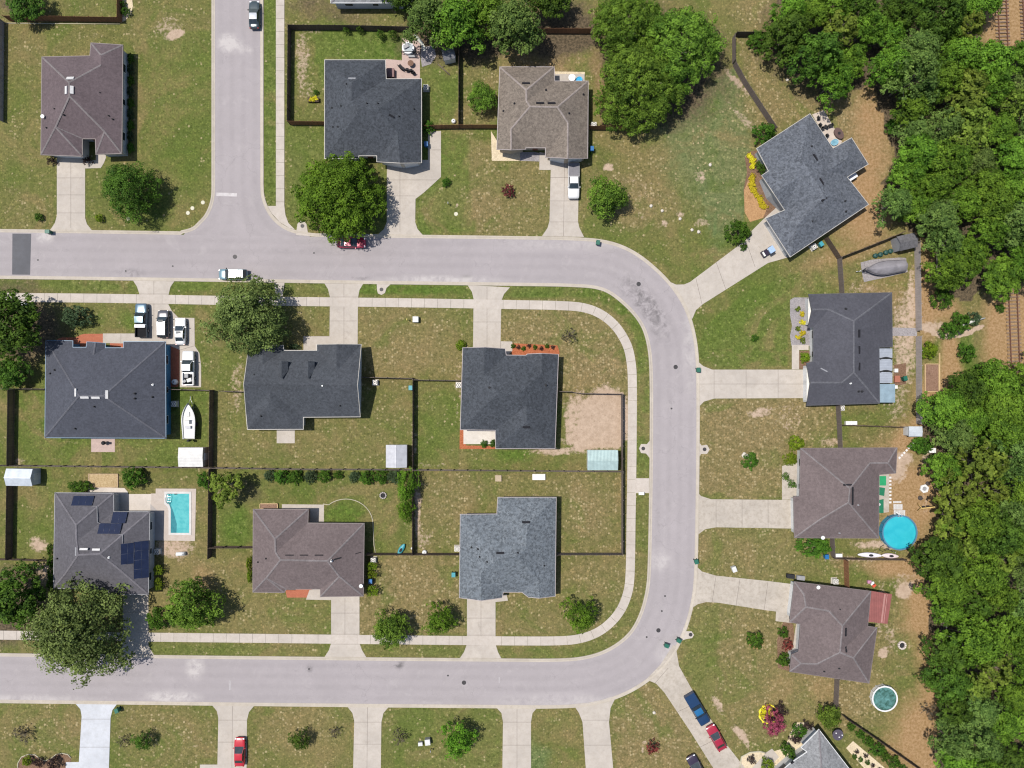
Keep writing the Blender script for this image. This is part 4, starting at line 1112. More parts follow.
H = House('dark slate hip roofed house with blue walls and four pale ridge vents',
          [('A', 46, 340.5), ('B', 72.5, 341), ('C', 72.5, 347.5), ('D', 86.3, 347.5), ('E', 87, 342), ('gP', 95.5, 342.5), ('F', 105, 343.5), ('G', 105, 348), ('Hh', 123.7, 348), ('I', 123.7, 341.8), ('J', 165.2, 341.8), ('K', 165.6, 438), ('L', 45, 437.5)],
          [('M1', 79, 396), ('M2', 103.5, 396), ('T', 93.5, 355)],
          ['A M1 L', 'L K M2 M1', 'J K M2', 'A M1 M2 J I Hh G T D C B', 'D E gP T', 'gP F G T'],
          SH_DARK, W_BLUE, T_BLUE, M_shingle('dark_cap', (0.075, 0.076, 0.088, 1), None, 0.1, 0.2), nowin=('B-C', 'D-E', 'F-G', 'Hh-I', 'E-gP', 'gP-F'), door=('G-Hh',), garage=('I-J',), overhang=0.45)
for px, py, w, h in ((76, 392.5, 2.2, 7.5), (84.8, 397.2, 8, 2.2), (95.8, 397.4, 8, 2.2), (106.8, 394.5, 2.4, 8)): H.slab('ridge_vent', px, py, w, h, 0.14, PALEVENT)
for q in ((94.5, 406.5), (50.5, 373.5), (75.5, 428.5), (135, 393.5), (135, 398.5), (152.5, 397), (55, 370)): H.pipe(*q, 0.1)
H.pipe(153, 384.8, 0.1, 0.5, WHITE)

HB = House('slate grey gabled house with two small dormers facing the road',
           [('A', 249, 346), ('gL', 262.5, 345.3), ('B', 283, 345.5), ('C', 283.5, 350.6), ('D', 317, 350.6), ('E', 317, 344.6), ('gR', 336.4, 344.3), ('F', 361, 344.6), ('gQ', 357.2, 385.3), ('G', 360, 416.6), ('Hh', 303, 417), ('I', 303, 429), ('J', 247.6, 429.2), ('K', 246.2, 414), ('gO', 243.8, 384)],
           [('T1', 262.5, 364.5), ('T2', 336.5, 371.5), ('T3', 270, 391), ('Nn', 270.5, 402.5)],
           ['A gL T1', 'gL B C T1', 'E gR T2 D', 'gR F T2', 'gO A T1 C D T2 F gQ', 'gO gQ G Hh T3 K', 'K T3 Nn J', 'J Nn I', 'I Nn T3 Hh'],
           SH_BLUE2, W_CREAM, T_CREAM, None, garage=('E-gR', 'gR-F'), door=('C-D',), nowin=('A-gL', 'gL-B', 'B-C', 'D-E', 'E-gR', 'gR-F', 'F-gQ', 'K-gO', 'gO-A', 'J-K'))
H = HB
for q in ((254.5, 374.5), (340, 405.5), (261, 416)): H.pipe(*q, 0.1)
H.pipe(322.8, 385.8, 0.13, 0.5, WHITE)
for px in (284, 310.2):
    # small gabled dormer looking north: cheeks, two slopes and a window
    p, nv = H.at(px + 0.5, 361.5)
    b, _ = H.at(px + 5, 361.5); zt = p.z + 1.95
    y0 = p.y; w = 0.85; zb, _ = H.at(px, 377)
    cx = p.x + 0.15
    m = MB()
    back = Vector((cx, y0 - 3.0, zt + 0.0))
    A1, B1, Tm = Vector((cx - w, y0, zt - 0.75)), Vector((cx + w, y0, zt - 0.75)), Vector((cx, y0, zt))
    m.add([A1, Tm, back, B1, A1 + Vector((0, -1.6, 0)), B1 + Vector((0, -1.6, 0))], [(0, 1, 2, 4), (1, 3, 5, 2)])
    dm = m.build('dormer', SH_BLUE2, H.root)
    m = MB(); m.add([A1 + Vector((.08, -.06, 0)), B1 + Vector((-.08, -.06, 0)), Tm + Vector((0, -.06, -.06)), Vector((cx - w + .08, y0 - .06, p.z - .4)), Vector((cx + w - .08, y0 - .06, p.z - .4)), Vector((cx - w + .08, y0 - 1.8, zt - .75)), Vector((cx + w - .08, y0 - 1.8, zt - .75))],
                    [(3, 4, 1, 2, 0), (0, 3, 5), (1, 4, 6)])
    m.build('cheek', M_shingle('dark_dormer_side', (0.045, 0.050, 0.06, 1)), dm)
    m = MB(); m.box((cx, y0 - .05, p.z + .35), (0.7, 0.06, 0.6)); m.build('window', GLASS, dm)

H = House('slate blue roofed house with a red mulch bed by the upper bend',
          [('A', 463, 348), ('gL', 484.5, 347.4), ('B', 505, 349), ('C', 506, 355.3), ('D', 526, 355.5), ('E', 527.5, 354.2), ('gM', 542, 353.6), ('F', 558.2, 354.6), ('G', 554.8, 448.4), ('Hh', 496, 448.4), ('I', 495.5, 430), ('J', 460.5, 429.5)],
          [('T1', 484.3, 375), ('T2', 541.3, 373.5), ('M1', 498, 394), ('M2', 518.5, 394), ('T3', 526.5, 405.5), ('Nn', 526.5, 422)],
          ['A gL T1 M1 J', 'gL B C T1', 'T1 C D T2 M2 M1', 'D E gM T2', 'gM F G Nn T3 M2 T2', 'M1 M2 T3 I J', 'T3 Nn Hh I', 'Nn G Hh'],
          SH_BLUE, W_CREAM, T_PINK, None, garage=('A-gL', 'gL-B'), door=('C-D',), nowin=('A-gL', 'gL-B', 'B-C', 'E-gM', 'gM-F', 'D-E'))
H.slab('roof_vent', 526.3, 427, 7, 1.8, 0.14, VENT_DARK)
for q in ((489.5, 387.5), (546, 385.3)): H.pipe(*q, 0.11)

H = House('purple grey hip roofed house with dark solar panels and a rectangular pool',
          [('A', 55, 493), ('B', 113.3, 493.5), ('C', 113.5, 512), ('D', 149.5, 512), ('E', 148, 594), ('F', 109, 594.5), ('G', 108.5, 589), ('K', 82, 588.5), ('L', 53.6, 588.3)],
          [('U1', 76, 525), ('U2', 76.5, 541.5), ('M1', 78, 555), ('M2', 100, 554), ('Pp', 65.5, 573.5), ('Sx', 121.2, 571)],
          ['A U1 U2 M1 Pp L', 'A B U1', 'B C U2 U1', 'C D M2 M1 U2', 'D E Sx M2', 'Sx E F', 'M1 M2 Sx F G K Pp', 'Pp K L'],
          SH_PURPLE, W_GREY, T_GREY, M_shingle('purple_cap', (0.115, 0.108, 0.118, 1), None, 0.1, 0.2), garage=('E-F',), nowin=('F-G', 'B-C'))
for px, py, w, h in ((84, 549.2, 7.5, 2), (96.4, 549.7, 7.2, 2)): H.slab('ridge_vent', px, py, w, h, 0.14, PALEVENT)
H.slab('ridge_vent', 76, 551.5, 2, 8, 0.06, T_GREY)
H.pipe(109, 557.5, 0.1, 0.4, WHITE); H.pipe(57.5, 558.5)
for px, py, w, h in ((83.2, 501, 20, 9.6), (119.6, 517.8, 13.6, 11), (110, 528.8, 21, 10), (127.8, 553.5, 11.5, 20), (141.3, 559.5, 12.8, 36)):
    sp = H.slab('solar_panel', px, py, w, h, 0.05, PV, 0, 0.10, H.root)
    m = MB()
    # thin grid of module edges, lying on the panel
    me = sp.data; q = [me.vertices[i].co.copy() + H.root.location for i in (4, 5, 6, 7)]; up = (q[1] - q[0]).cross(q[3] - q[0]).normalized() * 0.006
    if up.z < 0: up = -up
    nx_, ny_ = max(2, round(w / 6)), max(1, round(h / 10))
    for i in range(nx_ + 1):
        a = q[0].lerp(q[1], i / nx_) + up; b = q[3].lerp(q[2], i / nx_) + up; m.tube([a, b], 0.02, 4)
    for i in range(ny_ + 1):
        a = q[0].lerp(q[3], i / ny_) + up; b = q[1].lerp(q[2], i / ny_) + up; m.tube([a, b], 0.02, 4)
    m.build('panel_frame', M_plain('panel_frame', (0.045, 0.05, 0.075, 1), 0.4), sp)
# white conduit that links the panels
def conduit(Hs, pts):
    m = MB(); P_ = [Hs.at(*p)[0] + Vector((0, 0, 0.1)) for p in pts]; m.tube(P_, 0.06, 5); m.build('conduit', T_GREY, Hs.roof)
conduit(H, [(93, 506), (97.5, 506.2), (97.7, 522), (101, 523.6), (120, 523.8)]); conduit(H, [(119, 534), (123, 534.5), (123.2, 543.5)])

H = House('mauve brown hip roofed house with clipped lime hedges along its side',
          [('A', 253.4, 509.5), ('B', 308, 509.5), ('C', 307.6, 523.3), ('D', 364, 523.6), ('E', 363, 596), ('F', 320.6, 596.6), ('G', 320.4, 589), ('Hh', 286, 589), ('I', 284, 592.5), ('J', 253, 592)],
          [('U1', 275, 539), ('U2', 275.5, 552.5), ('M1', 280.5, 560), ('M2', 327.5, 561), ('Pp', 266.3, 578), ('Sx', 339.3, 576.5)],
          ['A U1 U2 M1 Pp J', 'A B U1', 'B C U2 U1', 'C D M2 M1 U2', 'D E Sx M2', 'Sx E F', 'Sx F G', 'M1 M2 Sx G Hh Pp', 'Pp Hh I', 'Pp I J'],
          SH_MAUVE, W_BRICKY, T_BROWN, CAP_L, garage=('E-F',), door=('G-Hh',), nowin=('F-G', 'Hh-I'))
for px in (289.5, 304, 319): H.slab('roof_vent', px, 555.2, 8, 0.9, 0.07, VENT_DARK)
for q in ((266, 558.5), (258, 562), (332, 560)): H.pipe(*q, 0.08)
H.pipe(331.5, 560.8, 0.12, 0.6, WHITE); H.slab('roof_vent', 337.5, 558.6, 7, 1.2, 0.07, VENT_DARK, 8); H.slab('roof_vent', 358, 553, 6, 0.6, 0.05, VENT_DARK, 10)
H.dish(361.6, 585.2)

H = House('pale blue grey shingle house with three black roof vents and no trees behind',
          [('A', 460.5, 514.5), ('B', 497, 514.2), ('C', 498, 497.5), ('D', 556, 497.5), ('E', 555, 596), ('gL', 539, 598), ('F', 528.5, 597), ('G', 522, 592), ('Hh', 503, 592), ('I', 502, 597.5), ('gM', 481, 600.5), ('J', 459.5, 597.5)],
          [('U1', 527, 526.5), ('U2', 526, 549), ('M1', 496.3, 559.5), ('M2', 516, 556.5), ('T2', 481, 573), ('T1', 539, 580)],
          ['A M1 T2 gM J', 'A B U2 M2 M1', 'B C U1 U2', 'C D U1', 'D E gL T1 M2 U2 U1', 'M1 M2 T1 G Hh T2', 'T1 gL F G', 'T2 Hh I gM'],
          SH_MID, W_CREAM, T_PINK, None, garage=('I-gM', 'gM-J'), door=('G-Hh',), nowin=('I-gM', 'gM-J', 'E-gL', 'gL-F', 'F-G', 'Hh-I'))
for px, py in ((526, 522.3), (500.3, 553), (514.7, 553)): H.slab('roof_vent', px, py, 7.6, 2, 0.14, VENT_DARK)
for q in ((487.3, 561.8), (544, 565.5), (479.7, 556.8), (471.5, 547.3), (478, 549)): H.pipe(*q, 0.1)

H = House('pale grey roof edge of a neighbour house north of the fenced slate roofed house',
          [('A', 331, -58), ('B', 417, -58), ('C', 417, 2.6), ('D', 331, 2.6)], [('R1', 361, -28), ('R2', 387, -28)],
          ['A R1 D', 'A B R2 R1', 'B C R2', 'C D R1 R2'], SH_OLD, W_WHITE, WHITE, CAP_M)
# ------------------------------------------------------------------ trees and shrubs
def leaf_cloud(lobes, per, size, seed, squash=0.8, fill=0.25, tone_spread=0.5):
    """Many small leaf faces on and inside the clumps of a crown. lobes: (x, y, z, r) rows."""
    g = np.random.default_rng(seed)
    C, Nn, T = [], [], []
    rm = max(l[3] for l in lobes)
    for (x, y, z, r) in lobes:
        k = max(8, int(per * (r / rm) ** 2))
        # a clump is a handful of smaller sprays with gaps between them
        ns = max(5, int(k / 16)); sd = g.normal(size=(ns, 3)); sd[:, 2] = np.abs(sd[:, 2]) * 1.15 - 0.15
        sd /= np.linalg.norm(sd, axis=1)[:, None]; st = g.random(ns); srad = g.uniform(0.78, 1.18, ns)
        w = g.integers(0, ns, k)
        d = sd[w] + g.normal(size=(k, 3)) * 0.19; d /= np.linalg.norm(d, axis=1)[:, None]
        rr = r * srad[w] * np.where(g.random(k) < fill, g.uniform(0.35, 0.8, k), g.uniform(0.88, 1.08, k))
        c = d * rr[:, None]; c[:, 2] *= squash
        C.append(c + np.array([x, y, z]))
        nn = d * 1.0 + g.normal(size=(k, 3)) * 0.38 + np.array([0, 0, 0.30]); Nn.append(nn / np.linalg.norm(nn, axis=1)[:, None])
        base = np.clip(0.45 + tone_spread * (g.random() - 0.5) * 1.1 + (st[w] - 0.5) * 0.55, 0, 1)
        T.append(np.clip(base + (g.random(k) - 0.5) * 0.5, 0, 1))
    C = np.vstack(C); Nn = np.vstack(Nn); T = np.concatenate(T)
    k = len(C)
    a = g.normal(size=(k, 3)); u = np.cross(Nn, a); u /= np.linalg.norm(u, axis=1)[:, None]; v = np.cross(Nn, u)
    s = size * g.uniform(0.6, 1.3, k)[:, None]
    q = np.stack([C + u * s * 0.55, C + v * s * 0.38 + Nn * s * 0.12, C - u * s * 0.55, C - v * s * 0.38 + Nn * s * 0.12], 1)
    return q.reshape(-1, 3), T


def mesh_leaves(name, V, T, mat):
    k = len(T)
    me = bpy.data.meshes.new(name)
    me.vertices.add(len(V)); me.vertices.foreach_set('co', V.astype(np.float32).ravel())
    me.loops.add(k * 4); me.loops.foreach_set('vertex_index', np.arange(k * 4))
    me.polygons.add(k); me.polygons.foreach_set('loop_start', np.arange(0, k * 4, 4)); me.polygons.foreach_set('loop_total', np.full(k, 4))
    me.update()
    at = me.attributes.new('tone', 'FLOAT', 'FACE'); at.data.foreach_set('value', T.astype(np.float32))
    me.materials.append(mat)
    return me


def dome_lobes(Rr, hgt, z0, n, seed, rl=(0.22, 0.34), flat=0.75, hole=0.10, ragged=0.15):
    """Clumps spread over a broad dome, the lower ones further out, with a few left out as gaps."""
    g = np.random.default_rng(seed); out = []
    ph = g.random() * 6.28
    for i in range(n):
        if g.random() < hole: continue
        t = (i + 0.5) / n
        a = i * 2.399963 + ph
        rad = Rr * math.sqrt(t) * 0.82
        edge = 1 + ragged * (math.sin(3 * a + ph) * 0.6 + math.sin(5 * a + 2 * ph) * 0.5 + g.normal() * 0.4)
        rad *= edge
        z = z0 + hgt * (1 - t ** flat) + g.normal() * hgt * 0.13
        r = Rr * g.uniform(*rl) * (1.0 if t < 0.75 else 0.85)
        out.append((rad * math.cos(a) + g.normal() * Rr * .03, rad * math.sin(a) + g.normal() * Rr * .03, z, r))
    return out


def limbs(lobes, z0, tr, seed, nl=9, trunks=1):
    g = np.random.default_rng(seed); m = MB()
    m.tube([(0, 0, -0.2), (g.normal() * .1, g.normal() * .1, z0 * 0.5), (g.normal() * .2, g.normal() * .2, z0 * 1.0)], [tr * 1.3, tr, tr * 0.8], 9)
    for i in g.choice(len(lobes), min(nl, len(lobes)), replace=False):
        x, y, z, r = lobes[i]
        s = Vector((0, 0, z0 * g.uniform(0.55, 1.0))); e = Vector((x, y, z + r * 0.35))
        mid = s.lerp(e, 0.5) + Vector((g.normal() * .3, g.normal() * .3, g.uniform(0, .5)))
        m.tube([s, mid, e], [tr * 0.55, tr * 0.33, tr * 0.10], 6)
    return m


LEAF = {
    'bright': M_leaf('bright_oak_leaves', (0.032, 0.082, 0.006, 1), (0.135, 0.275, 0.022, 1)),
    'oak': M_leaf('oak_leaves', (0.0310, 0.0710, 0.0081, 1), (0.1516, 0.2569, 0.0297, 1)),
    'olive': M_leaf('olive_oak_leaves', (0.050, 0.078, 0.020, 1), (0.185, 0.260, 0.070, 1)),
    'dark': M_leaf('dark_oak_leaves', (0.0177, 0.0470, 0.0064, 1), (0.0839, 0.1665, 0.0186, 1)),
    'wood': M_leaf('woodland_leaves', (0.0295, 0.0758, 0.0074, 1), (0.1416, 0.2663, 0.0254, 1)),
    'greygreen': M_leaf('grey_green_woodland_leaves', (0.0363, 0.0751, 0.0152, 1), (0.1561, 0.2462, 0.0539, 1)),
    'lime': M_leaf('yellow_green_leaves', (0.048, 0.08, 0.01, 1), (0.175, 0.245, 0.034, 1)),
    'hedge': M_leaf('lime_hedge_leaves', (0.060, 0.110, 0.006, 1), (0.175, 0.250, 0.016, 1)),
    'shrub': M_leaf('shrub_leaves', (0.0192, 0.0572, 0.0060, 1), (0.0766, 0.1676, 0.0151, 1)),
    'blue': M_leaf('blue_green_leaves', (0.024, 0.046, 0.020, 1), (0.075, 0.115, 0.052, 1)),
    'red': M_leaf('crimson_leaves', (0.08, 0.016, 0.016, 1), (0.22, 0.05, 0.04, 1)),
    'plum': M_leaf('dark_plum_leaves', (0.026, 0.016, 0.016, 1), (0.070, 0.046, 0.036, 1)),
    'pink': M_leaf('pink_blossom', (0.15, 0.03, 0.04, 1), (0.40, 0.08, 0.13, 1)),
    'yellow': M_leaf('yellow_flowers', (0.36, 0.32, 0.012, 1), (0.56, 0.50, 0.03, 1)),
    'white': M_leaf('white_flowers', (0.55, 0.55, 0.45, 1), (0.70, 0.70, 0.62, 1)),
    'twig': M_leaf('sparse_twigs', (0.050, 0.042, 0.030, 1), (0.125, 0.11, 0.07, 1)),
}
PROTO = {}


def proto(key, Rr, hgt, z0, n, per, size, leaf, seed, bark=BARK, nl=9, tr=None, **kw):
    fill = kw.pop('fill', .25); per = int(per * 1.55); size *= 0.80
    lobes = dome_lobes(Rr, hgt, z0, n, seed, **kw)
    V, T = leaf_cloud(lobes, per, size, seed + 1, fill=fill)
    PROTO[key] = (mesh_leaves('crown', V, T, LEAF[leaf]), limbs(lobes, z0, tr or Rr * 0.045, seed + 2, nl), bark, Rr, z0 + hgt * 0.55)
    PROTO[key] = list(PROTO[key])
    PROTO[key][1] = None
    m = limbs(lobes, z0, tr or Rr * 0.045, seed + 2, nl)
    me = bpy.data.meshes.new('trunk'); me.from_pydata(m.v, [], m.f); me.polygons.foreach_set('use_smooth', m.s); me.materials.append(bark); me.update()
    PROTO[key][1] = me


# key, crown radius, crown height, height of the crown's base, clumps, leaves per clump, leaf size
for i in range(3):
    proto('wood%d' % i, 4.6, 4.6, 4.2, 46, 260, 0.40, 'wood', 100 + i * 10, BARK_PALE, 12, ragged=.28, hole=.14)
for i in range(2):
    proto('grey%d' % i, 4.6, 4.4, 4.4, 44, 250, 0.38, 'greygreen', 200 + i * 10, BARK_PALE, 14, ragged=.3, hole=.18)
    proto('dark%d' % i, 4.4, 4.6, 3.4, 42, 260, 0.40, 'dark', 230 + i * 10, BARK, 8, ragged=.26, hole=.14)
    proto('lime%d' % i, 3.6, 3.6, 5.4, 34, 150, 0.50, 'lime', 260 + i * 10, BARK_PALE, 12, ragged=.32, hole=.22)
    proto('street%d' % i, 3.4, 3.4, 2.2, 40, 260, 0.26, 'oak', 300 + i * 10, BARK, 8, ragged=.22, hole=.10)
    proto('olive%d' % i, 5.4, 4.6, 2.6, 64, 300, 0.30, 'olive', 330 + i * 10, BARK, 10, ragged=.2, hole=.10)
    proto('shrub%d' % i, 1.6, 1.5, 0.5, 22, 190, 0.17, 'shrub', 360 + i * 10, BARK, 5, ragged=.15, hole=.04)
    proto('hedge%d' % i, 1.3, 1.1, 0.4, 20, 220, 0.13, 'hedge', 390 + i * 10, BARK, 4, ragged=.05, hole=0)
proto('bright', 8.6, 5.6, 3.2, 110, 340, 0.36, 'bright', 420, BARK, 16, ragged=.08, hole=.04, rl=(.13, .19))
proto('bigoak', 11.6, 7.0, 4.0, 190, 300, 0.42, 'oak', 440, BARK_PALE, 30, ragged=.16, hole=.10, rl=(.11, .17))
proto('darkround', 4.9, 4.4, 2.2, 60, 320, 0.26, 'dark', 450, BARK, 8, ragged=.12, hole=.05)
proto('youngtree', 3.1, 3.2, 1.8, 30, 210, 0.24, 'bright', 460, BARK, 8, ragged=.25, hole=.10)
proto('darkyoung', 3.2, 3.4, 1.8, 30, 230, 0.24, 'dark', 470, BARK, 8, ragged=.25, hole=.12)
proto('redshrub', 1.3, 1.2, 0.5, 16, 120, 0.16, 'red', 480, BARK, 5, ragged=.3, hole=.15)
proto('pinktree', 2.2, 2.0, 1.2, 26, 190, 0.20, 'pink', 490, BARK, 6, ragged=.2, hole=.08)
proto('plum', 1.4, 1.2, 0.5, 16, 150, 0.16, 'plum', 500, BARK, 5, ragged=.25, hole=.1)
proto('twigs', 1.3, 1.2, 0.5, 14, 60, 0.14, 'twig', 510, BARK, 12, ragged=.3, hole=.2)
proto('blueshrub', 1.7, 1.5, 0.4, 24, 200, 0.17, 'blue', 520, BARK, 5, ragged=.12, hole=.04)
proto('yellow', 0.8, 0.45, 0.2, 14, 120, 0.13, 'yellow', 530, BARK, 3, ragged=.1, hole=0)
proto('blossom', 1.6, 1.5, 0.6, 22, 150, 0.18, 'shrub', 540, BARK, 5, ragged=.15, hole=.04)


def box_hedge_proto(key, sx, sy, h, leaf, seed):
    g = np.random.default_rng(seed); lob = []
    for i in range(70):
        x, y, z = g.uniform(-sx, sx), g.uniform(-sy, sy), g.uniform(0.25, h)
        if i % 2: z = h
        lob.append((x, y, z, g.uniform(.15, .22)))
    V, T = leaf_cloud(lob, 70, .10, seed + 1); m = MB()
    for x in (-.5, .5): m.tube([(x * sx, 0, -.1), (x * sx, 0, h * .7)], [.05, .03], 6)
    me = bpy.data.meshes.new('trunk'); me.from_pydata(m.v, [], m.f); me.materials.append(BARK); me.update()
    PROTO[key] = [mesh_leaves('crown', V, T, LEAF[leaf]), me, BARK, 1.0, h * .9]


box_hedge_proto('box', .85, .80, 1.45, 'hedge', 600)


def tree(key, px, py, rpx, label, name='tree', cat='tree', group=None, zs=1.0, seed=None, sx=1.0, sy=1.0, rot=None):
    cr, tk, bark, Rr, zmid = PROTO[key]
    g = random.Random(seed if seed is not None else int(px * 7 + py * 13))
    s = rpx * S * 0.96 / Rr
    w = W(px, py, zmid * s * zs)
    o = empty(name, (w.x, w.y, 0), 0, label, cat, group)
    for nm, me in (('crown', cr), ('trunk', tk)):
        c = bpy.data.objects.new(nm, me); COL.objects.link(c); c.parent = o
        c.rotation_euler = (0, 0, (g.random() * 6.28 if rot is None else rot)); c.scale = (s * sx, s * sy, s * zs)
        rot = c.rotation_euler.z
    return o


# ---- yard and street trees
tree('darkround', 128, 189, 30, 'round dark green tree in front of the mauve brown corner house', zs=.95)
tree('bright', 337.5, 195, 49.5, 'big bright green tree hanging over the burgundy car', rot=.4)
tree('olive0', 244, 317, 40, 'broad olive green tree between the two slate roofed houses, over the sidewalk')
tree('olive1', 72, 634, 50, 'largest olive tree, overhanging the road by the solar panel house', zs=.9)
tree('dark0', 8, 601, 30, 'dark shade tree beside the largest olive tree')
tree('dark1', 4, 322, 32, 'dark tree at the end of the sidewalk under the new asphalt patch')
tree('dark0', 6, 372, 18, 'dark tree by the fence end beside the blue walled house', zs=.8, rot=2.0)
tree('street0', 189, 608, 26, 'leafy tree on the dry lawn east of the solar panel house driveway', sx=1.15, sy=.95)
tree('street1', 390, 631, 20, 'dark leaved street tree overlapping the sidewalk beside the long driveway')
tree('youngtree', 440, 621, 18, 'light green street tree beside the pale blue grey house driveway')
tree('youngtree', 581, 617, 19, 'fresh green tree standing alone inside the lower sidewalk curve', rot=2.1)
tree('street0', 607, 195, 21, 'round green tree beside the white pickup driveway', rot=1.0)
tree('street1', 482, 96, 16, 'green tree close to the taupe roofed house wall', rot=.3)
tree('youngtree', 458, 742, 20, 'loose green tree on the lawn below the lower road by the grey boxes', rot=4.0)
tree('bigoak', 640, 84, 49, 'largest spreading oak behind the taupe roofed house', zs=1.1)
tree('bigoak', 678, 44, 50, 'spreading oak beside the fenced corner with the leafy shrub', zs=1.0, rot=2.0)
tree('bigoak', 629, 22, 40, 'spreading oak at the end of the shaded brown fence', zs=1.2, rot=4.1)
tree('youngtree', 406, 488, 15, 'bright narrow tree along the fence behind the lime hedge house', sx=.8, sy=1.5, rot=0, zs=1.1)
tree('youngtree', 405, 512, 11, 'smaller bright tree below the narrow one on the same fence', sx=.9, sy=1.1, rot=0.2)
tree('lime1', 222, 487, 17, 'yellow green tree growing over the dark fence near the pool', zs=.8)
for k, (px, py, r, kk, lab) in enumerate((
        (428, 14, 26, 'grey1', 'pale tree crown above the pink patio play corner'), (456, 20, 28, 'wood0', 'tall green tree over the fence corner behind the slate house'),
        (487, 10, 22, 'wood1', 'green tree between two others along the northern back fence'), (516, 22, 30, 'grey0', 'grey green tree shading the yard behind the taupe house'),
        (550, -6, 22, 'dark1', 'dark tree above the brown fence at the north edge'), (402, -14, 22, 'dark0', 'dark tree beside the pale neighbour roof edge'))):
    tree(kk, px, py, r, lab, seed=k + 40)
tree('dark1', 24, 3, 18, 'dark tree inside the brown fenced yard at the top of the street', zs=.8)

# ---- shrubs
def shrub(key, px, py, r, label, zs=1.0, group=None, cat='shrub', name='shrub', **kw): return tree(key, px, py, r, label, name, cat, group, zs, **kw)


shrub('blueshrub', 75, 317, 15, 'wide dark shrub on the lawn north of the blue walled house', 1.0, sx=1.15, sy=.85, rot=0)
shrub('blossom', 157, 620, 13, 'white flowering shrub at the shaded driveway')
shrub('shrub0', 739, 231, 14, 'round dense shrub beside the angled driveway')
shrub('shrub1', 765, 132, 12, 'dark green shrub where the diagonal fence meets the angled house')
shrub('darkyoung', 141, 742, 11, 'dark small tree south of the lower road, left of the red car driveway'.replace('left of', 'west of'), cat='tree', name='tree')
shrub('darkyoung', 299, 741, 12, 'dark small tree between the red car driveway and the next one', cat='tree', name='tree', rot=1.1)
shrub('twigs', 400, 738, 9, 'bare twiggy sapling by the two grey utility boxes', cat='sapling', name='sapling')
shrub('twigs', 334, 732, 7, 'half bare sapling beside the third lower driveway', cat='sapling', name='sapling')
shrub('twigs', 122, 742, 7, 'tiny bare sapling beside the dark small tree', cat='sapling', name='sapling')
shrub('twigs', 22, 735, 9, 'wispy dark sapling above the curved planting bed', cat='sapling', name='sapling', sx=1.4)
shrub('redshrub', 653, 748, 8, 'red leaved shrub in a ragged sandy ring on the dry lawn')
shrub('shrub0', 763, 166, 8, 'green shrub between the yellow drift and the angled house wall')
shrub('shrub1', 769, 178, 5, 'smaller green shrub at the angled house wall')
shrub('redshrub', 508, 190, 8, 'crimson shrub on the lawn of the taupe roofed house')
shrub('shrub0', 756, 641, 10, 'small round shrub in a mulch ring on the lower eastern lawn')
shrub('shrub1', 751, 461, 9, 'low green shrub beside a white stone on the dry lawn')
shrub('twigs', 570, 335, 9, 'grey green thin shrub beside the upper sidewalk curve')
shrub('shrub1', 428, 127, 7, 'bright shrub against the slate house wall by the blue bin')
shrub('shrub0', 132, 478, 13, 'round dark shrub between the timber platform and the pool')
shrub('shrub1', 204, 481, 9, 'dark round shrub beside the pool coping')
shrub('shrub0', 79, 487, 12, 'low bright shrub row at the north wall of the solar house', .7, sx=1.2, sy=.6, rot=0)
shrub('shrub1', 744, 247, 4, 'small dark shrub between driveway and flower bed')
for k, (px, py, r) in enumerate(((269, 476, 7), (281, 477, 9), (295, 477, 8), (310, 477, 8), (324, 476, 8), (338, 475, 5), (354, 477, 7), (367, 478, 9), (381, 477, 8), (394, 477, 9))):
    shrub(('blueshrub', 'shrub0', 'shrub1')[k % 3], px, py, r, 'dark shrub in the row along the long back fence', group='shrubs along the back fence', zs=.9)
for k, (px, py, r) in enumerate(((380, 38, 5), (393, 38, 5), (346, 34, 4), (360, 33, 4))):
    shrub('darkyoung', px, py - 4, r * 1.0, 'small dark sapling along the top fence of the lush yard', group='saplings along the top fence', zs=1.3, cat='sapling', name='sapling')
# clipped hedges of the lime hedge house
for k, (px, py, r, lab) in enumerate(((372.3, 566, 5.2, 'uppermost of three clipped lime hedges beside the mauve house'), (372.3, 574.5, 5.2, 'middle one of three clipped lime hedges beside the mauve house'), (372.6, 591, 6.8, 'lowest and widest of three clipped lime hedges beside the mauve house'))):
    shrub('box', px, py, 5.9, lab, 1.0, name='hedge', cat='hedge', rot=0, sx=(1, 1, 1.15)[k], sy=(.75, .75, 1.05)[k])
shrub('hedge0', 249, 564, 6, 'upper lime hedge at the shaded wall of the mauve brown house', 1.0, name='hedge', cat='hedge', sx=.6, sy=1.5, rot=0)
shrub('hedge1', 249.5, 577, 6, 'lower lime hedge at the shaded wall of the mauve brown house', 1.0, name='hedge', cat='hedge', sx=.6, sy=1.3, rot=0)
shrub('box', 158.5, 570, 5.9, 'lime hedge beside the solar house wall', 1.0, name='hedge', cat='hedge', sx=.85, sy=1.0, rot=0)
shrub('box', 158.5, 584, 5.9, 'lime hedge next to the white flowering shrub', 1.0, name='hedge', cat='hedge', sx=.75, sy=1.25, rot=0)
for k, py in enumerate((550, 562, 574, 584)):
    shrub('shrub%d' % (k % 2), 50, py, 6, 'dense shrub against the west wall of the solar panel house', group='shrubs at the solar house wall', zs=1.0, sx=.7, sy=1.2, rot=0)
for k in range(9):
    shrub('blueshrub' if k % 2 else 'shrub0', 130.0, 58 + k * 11.2, 6, 'foundation shrub in the shade of the corner house wall', group='foundation shrubs of the corner house', zs=.7, sx=.65, sy=1.1, rot=0)
for px, py, r, lab in ((51.5, 160.5, 5.5, 'dark rounded shrub at the garage corner of the street corner house'), (87, 160, 5.5, 'dark rounded shrub by the porch of the street corner house')):
    shrub('plum', px, py, r, lab, 1.0)
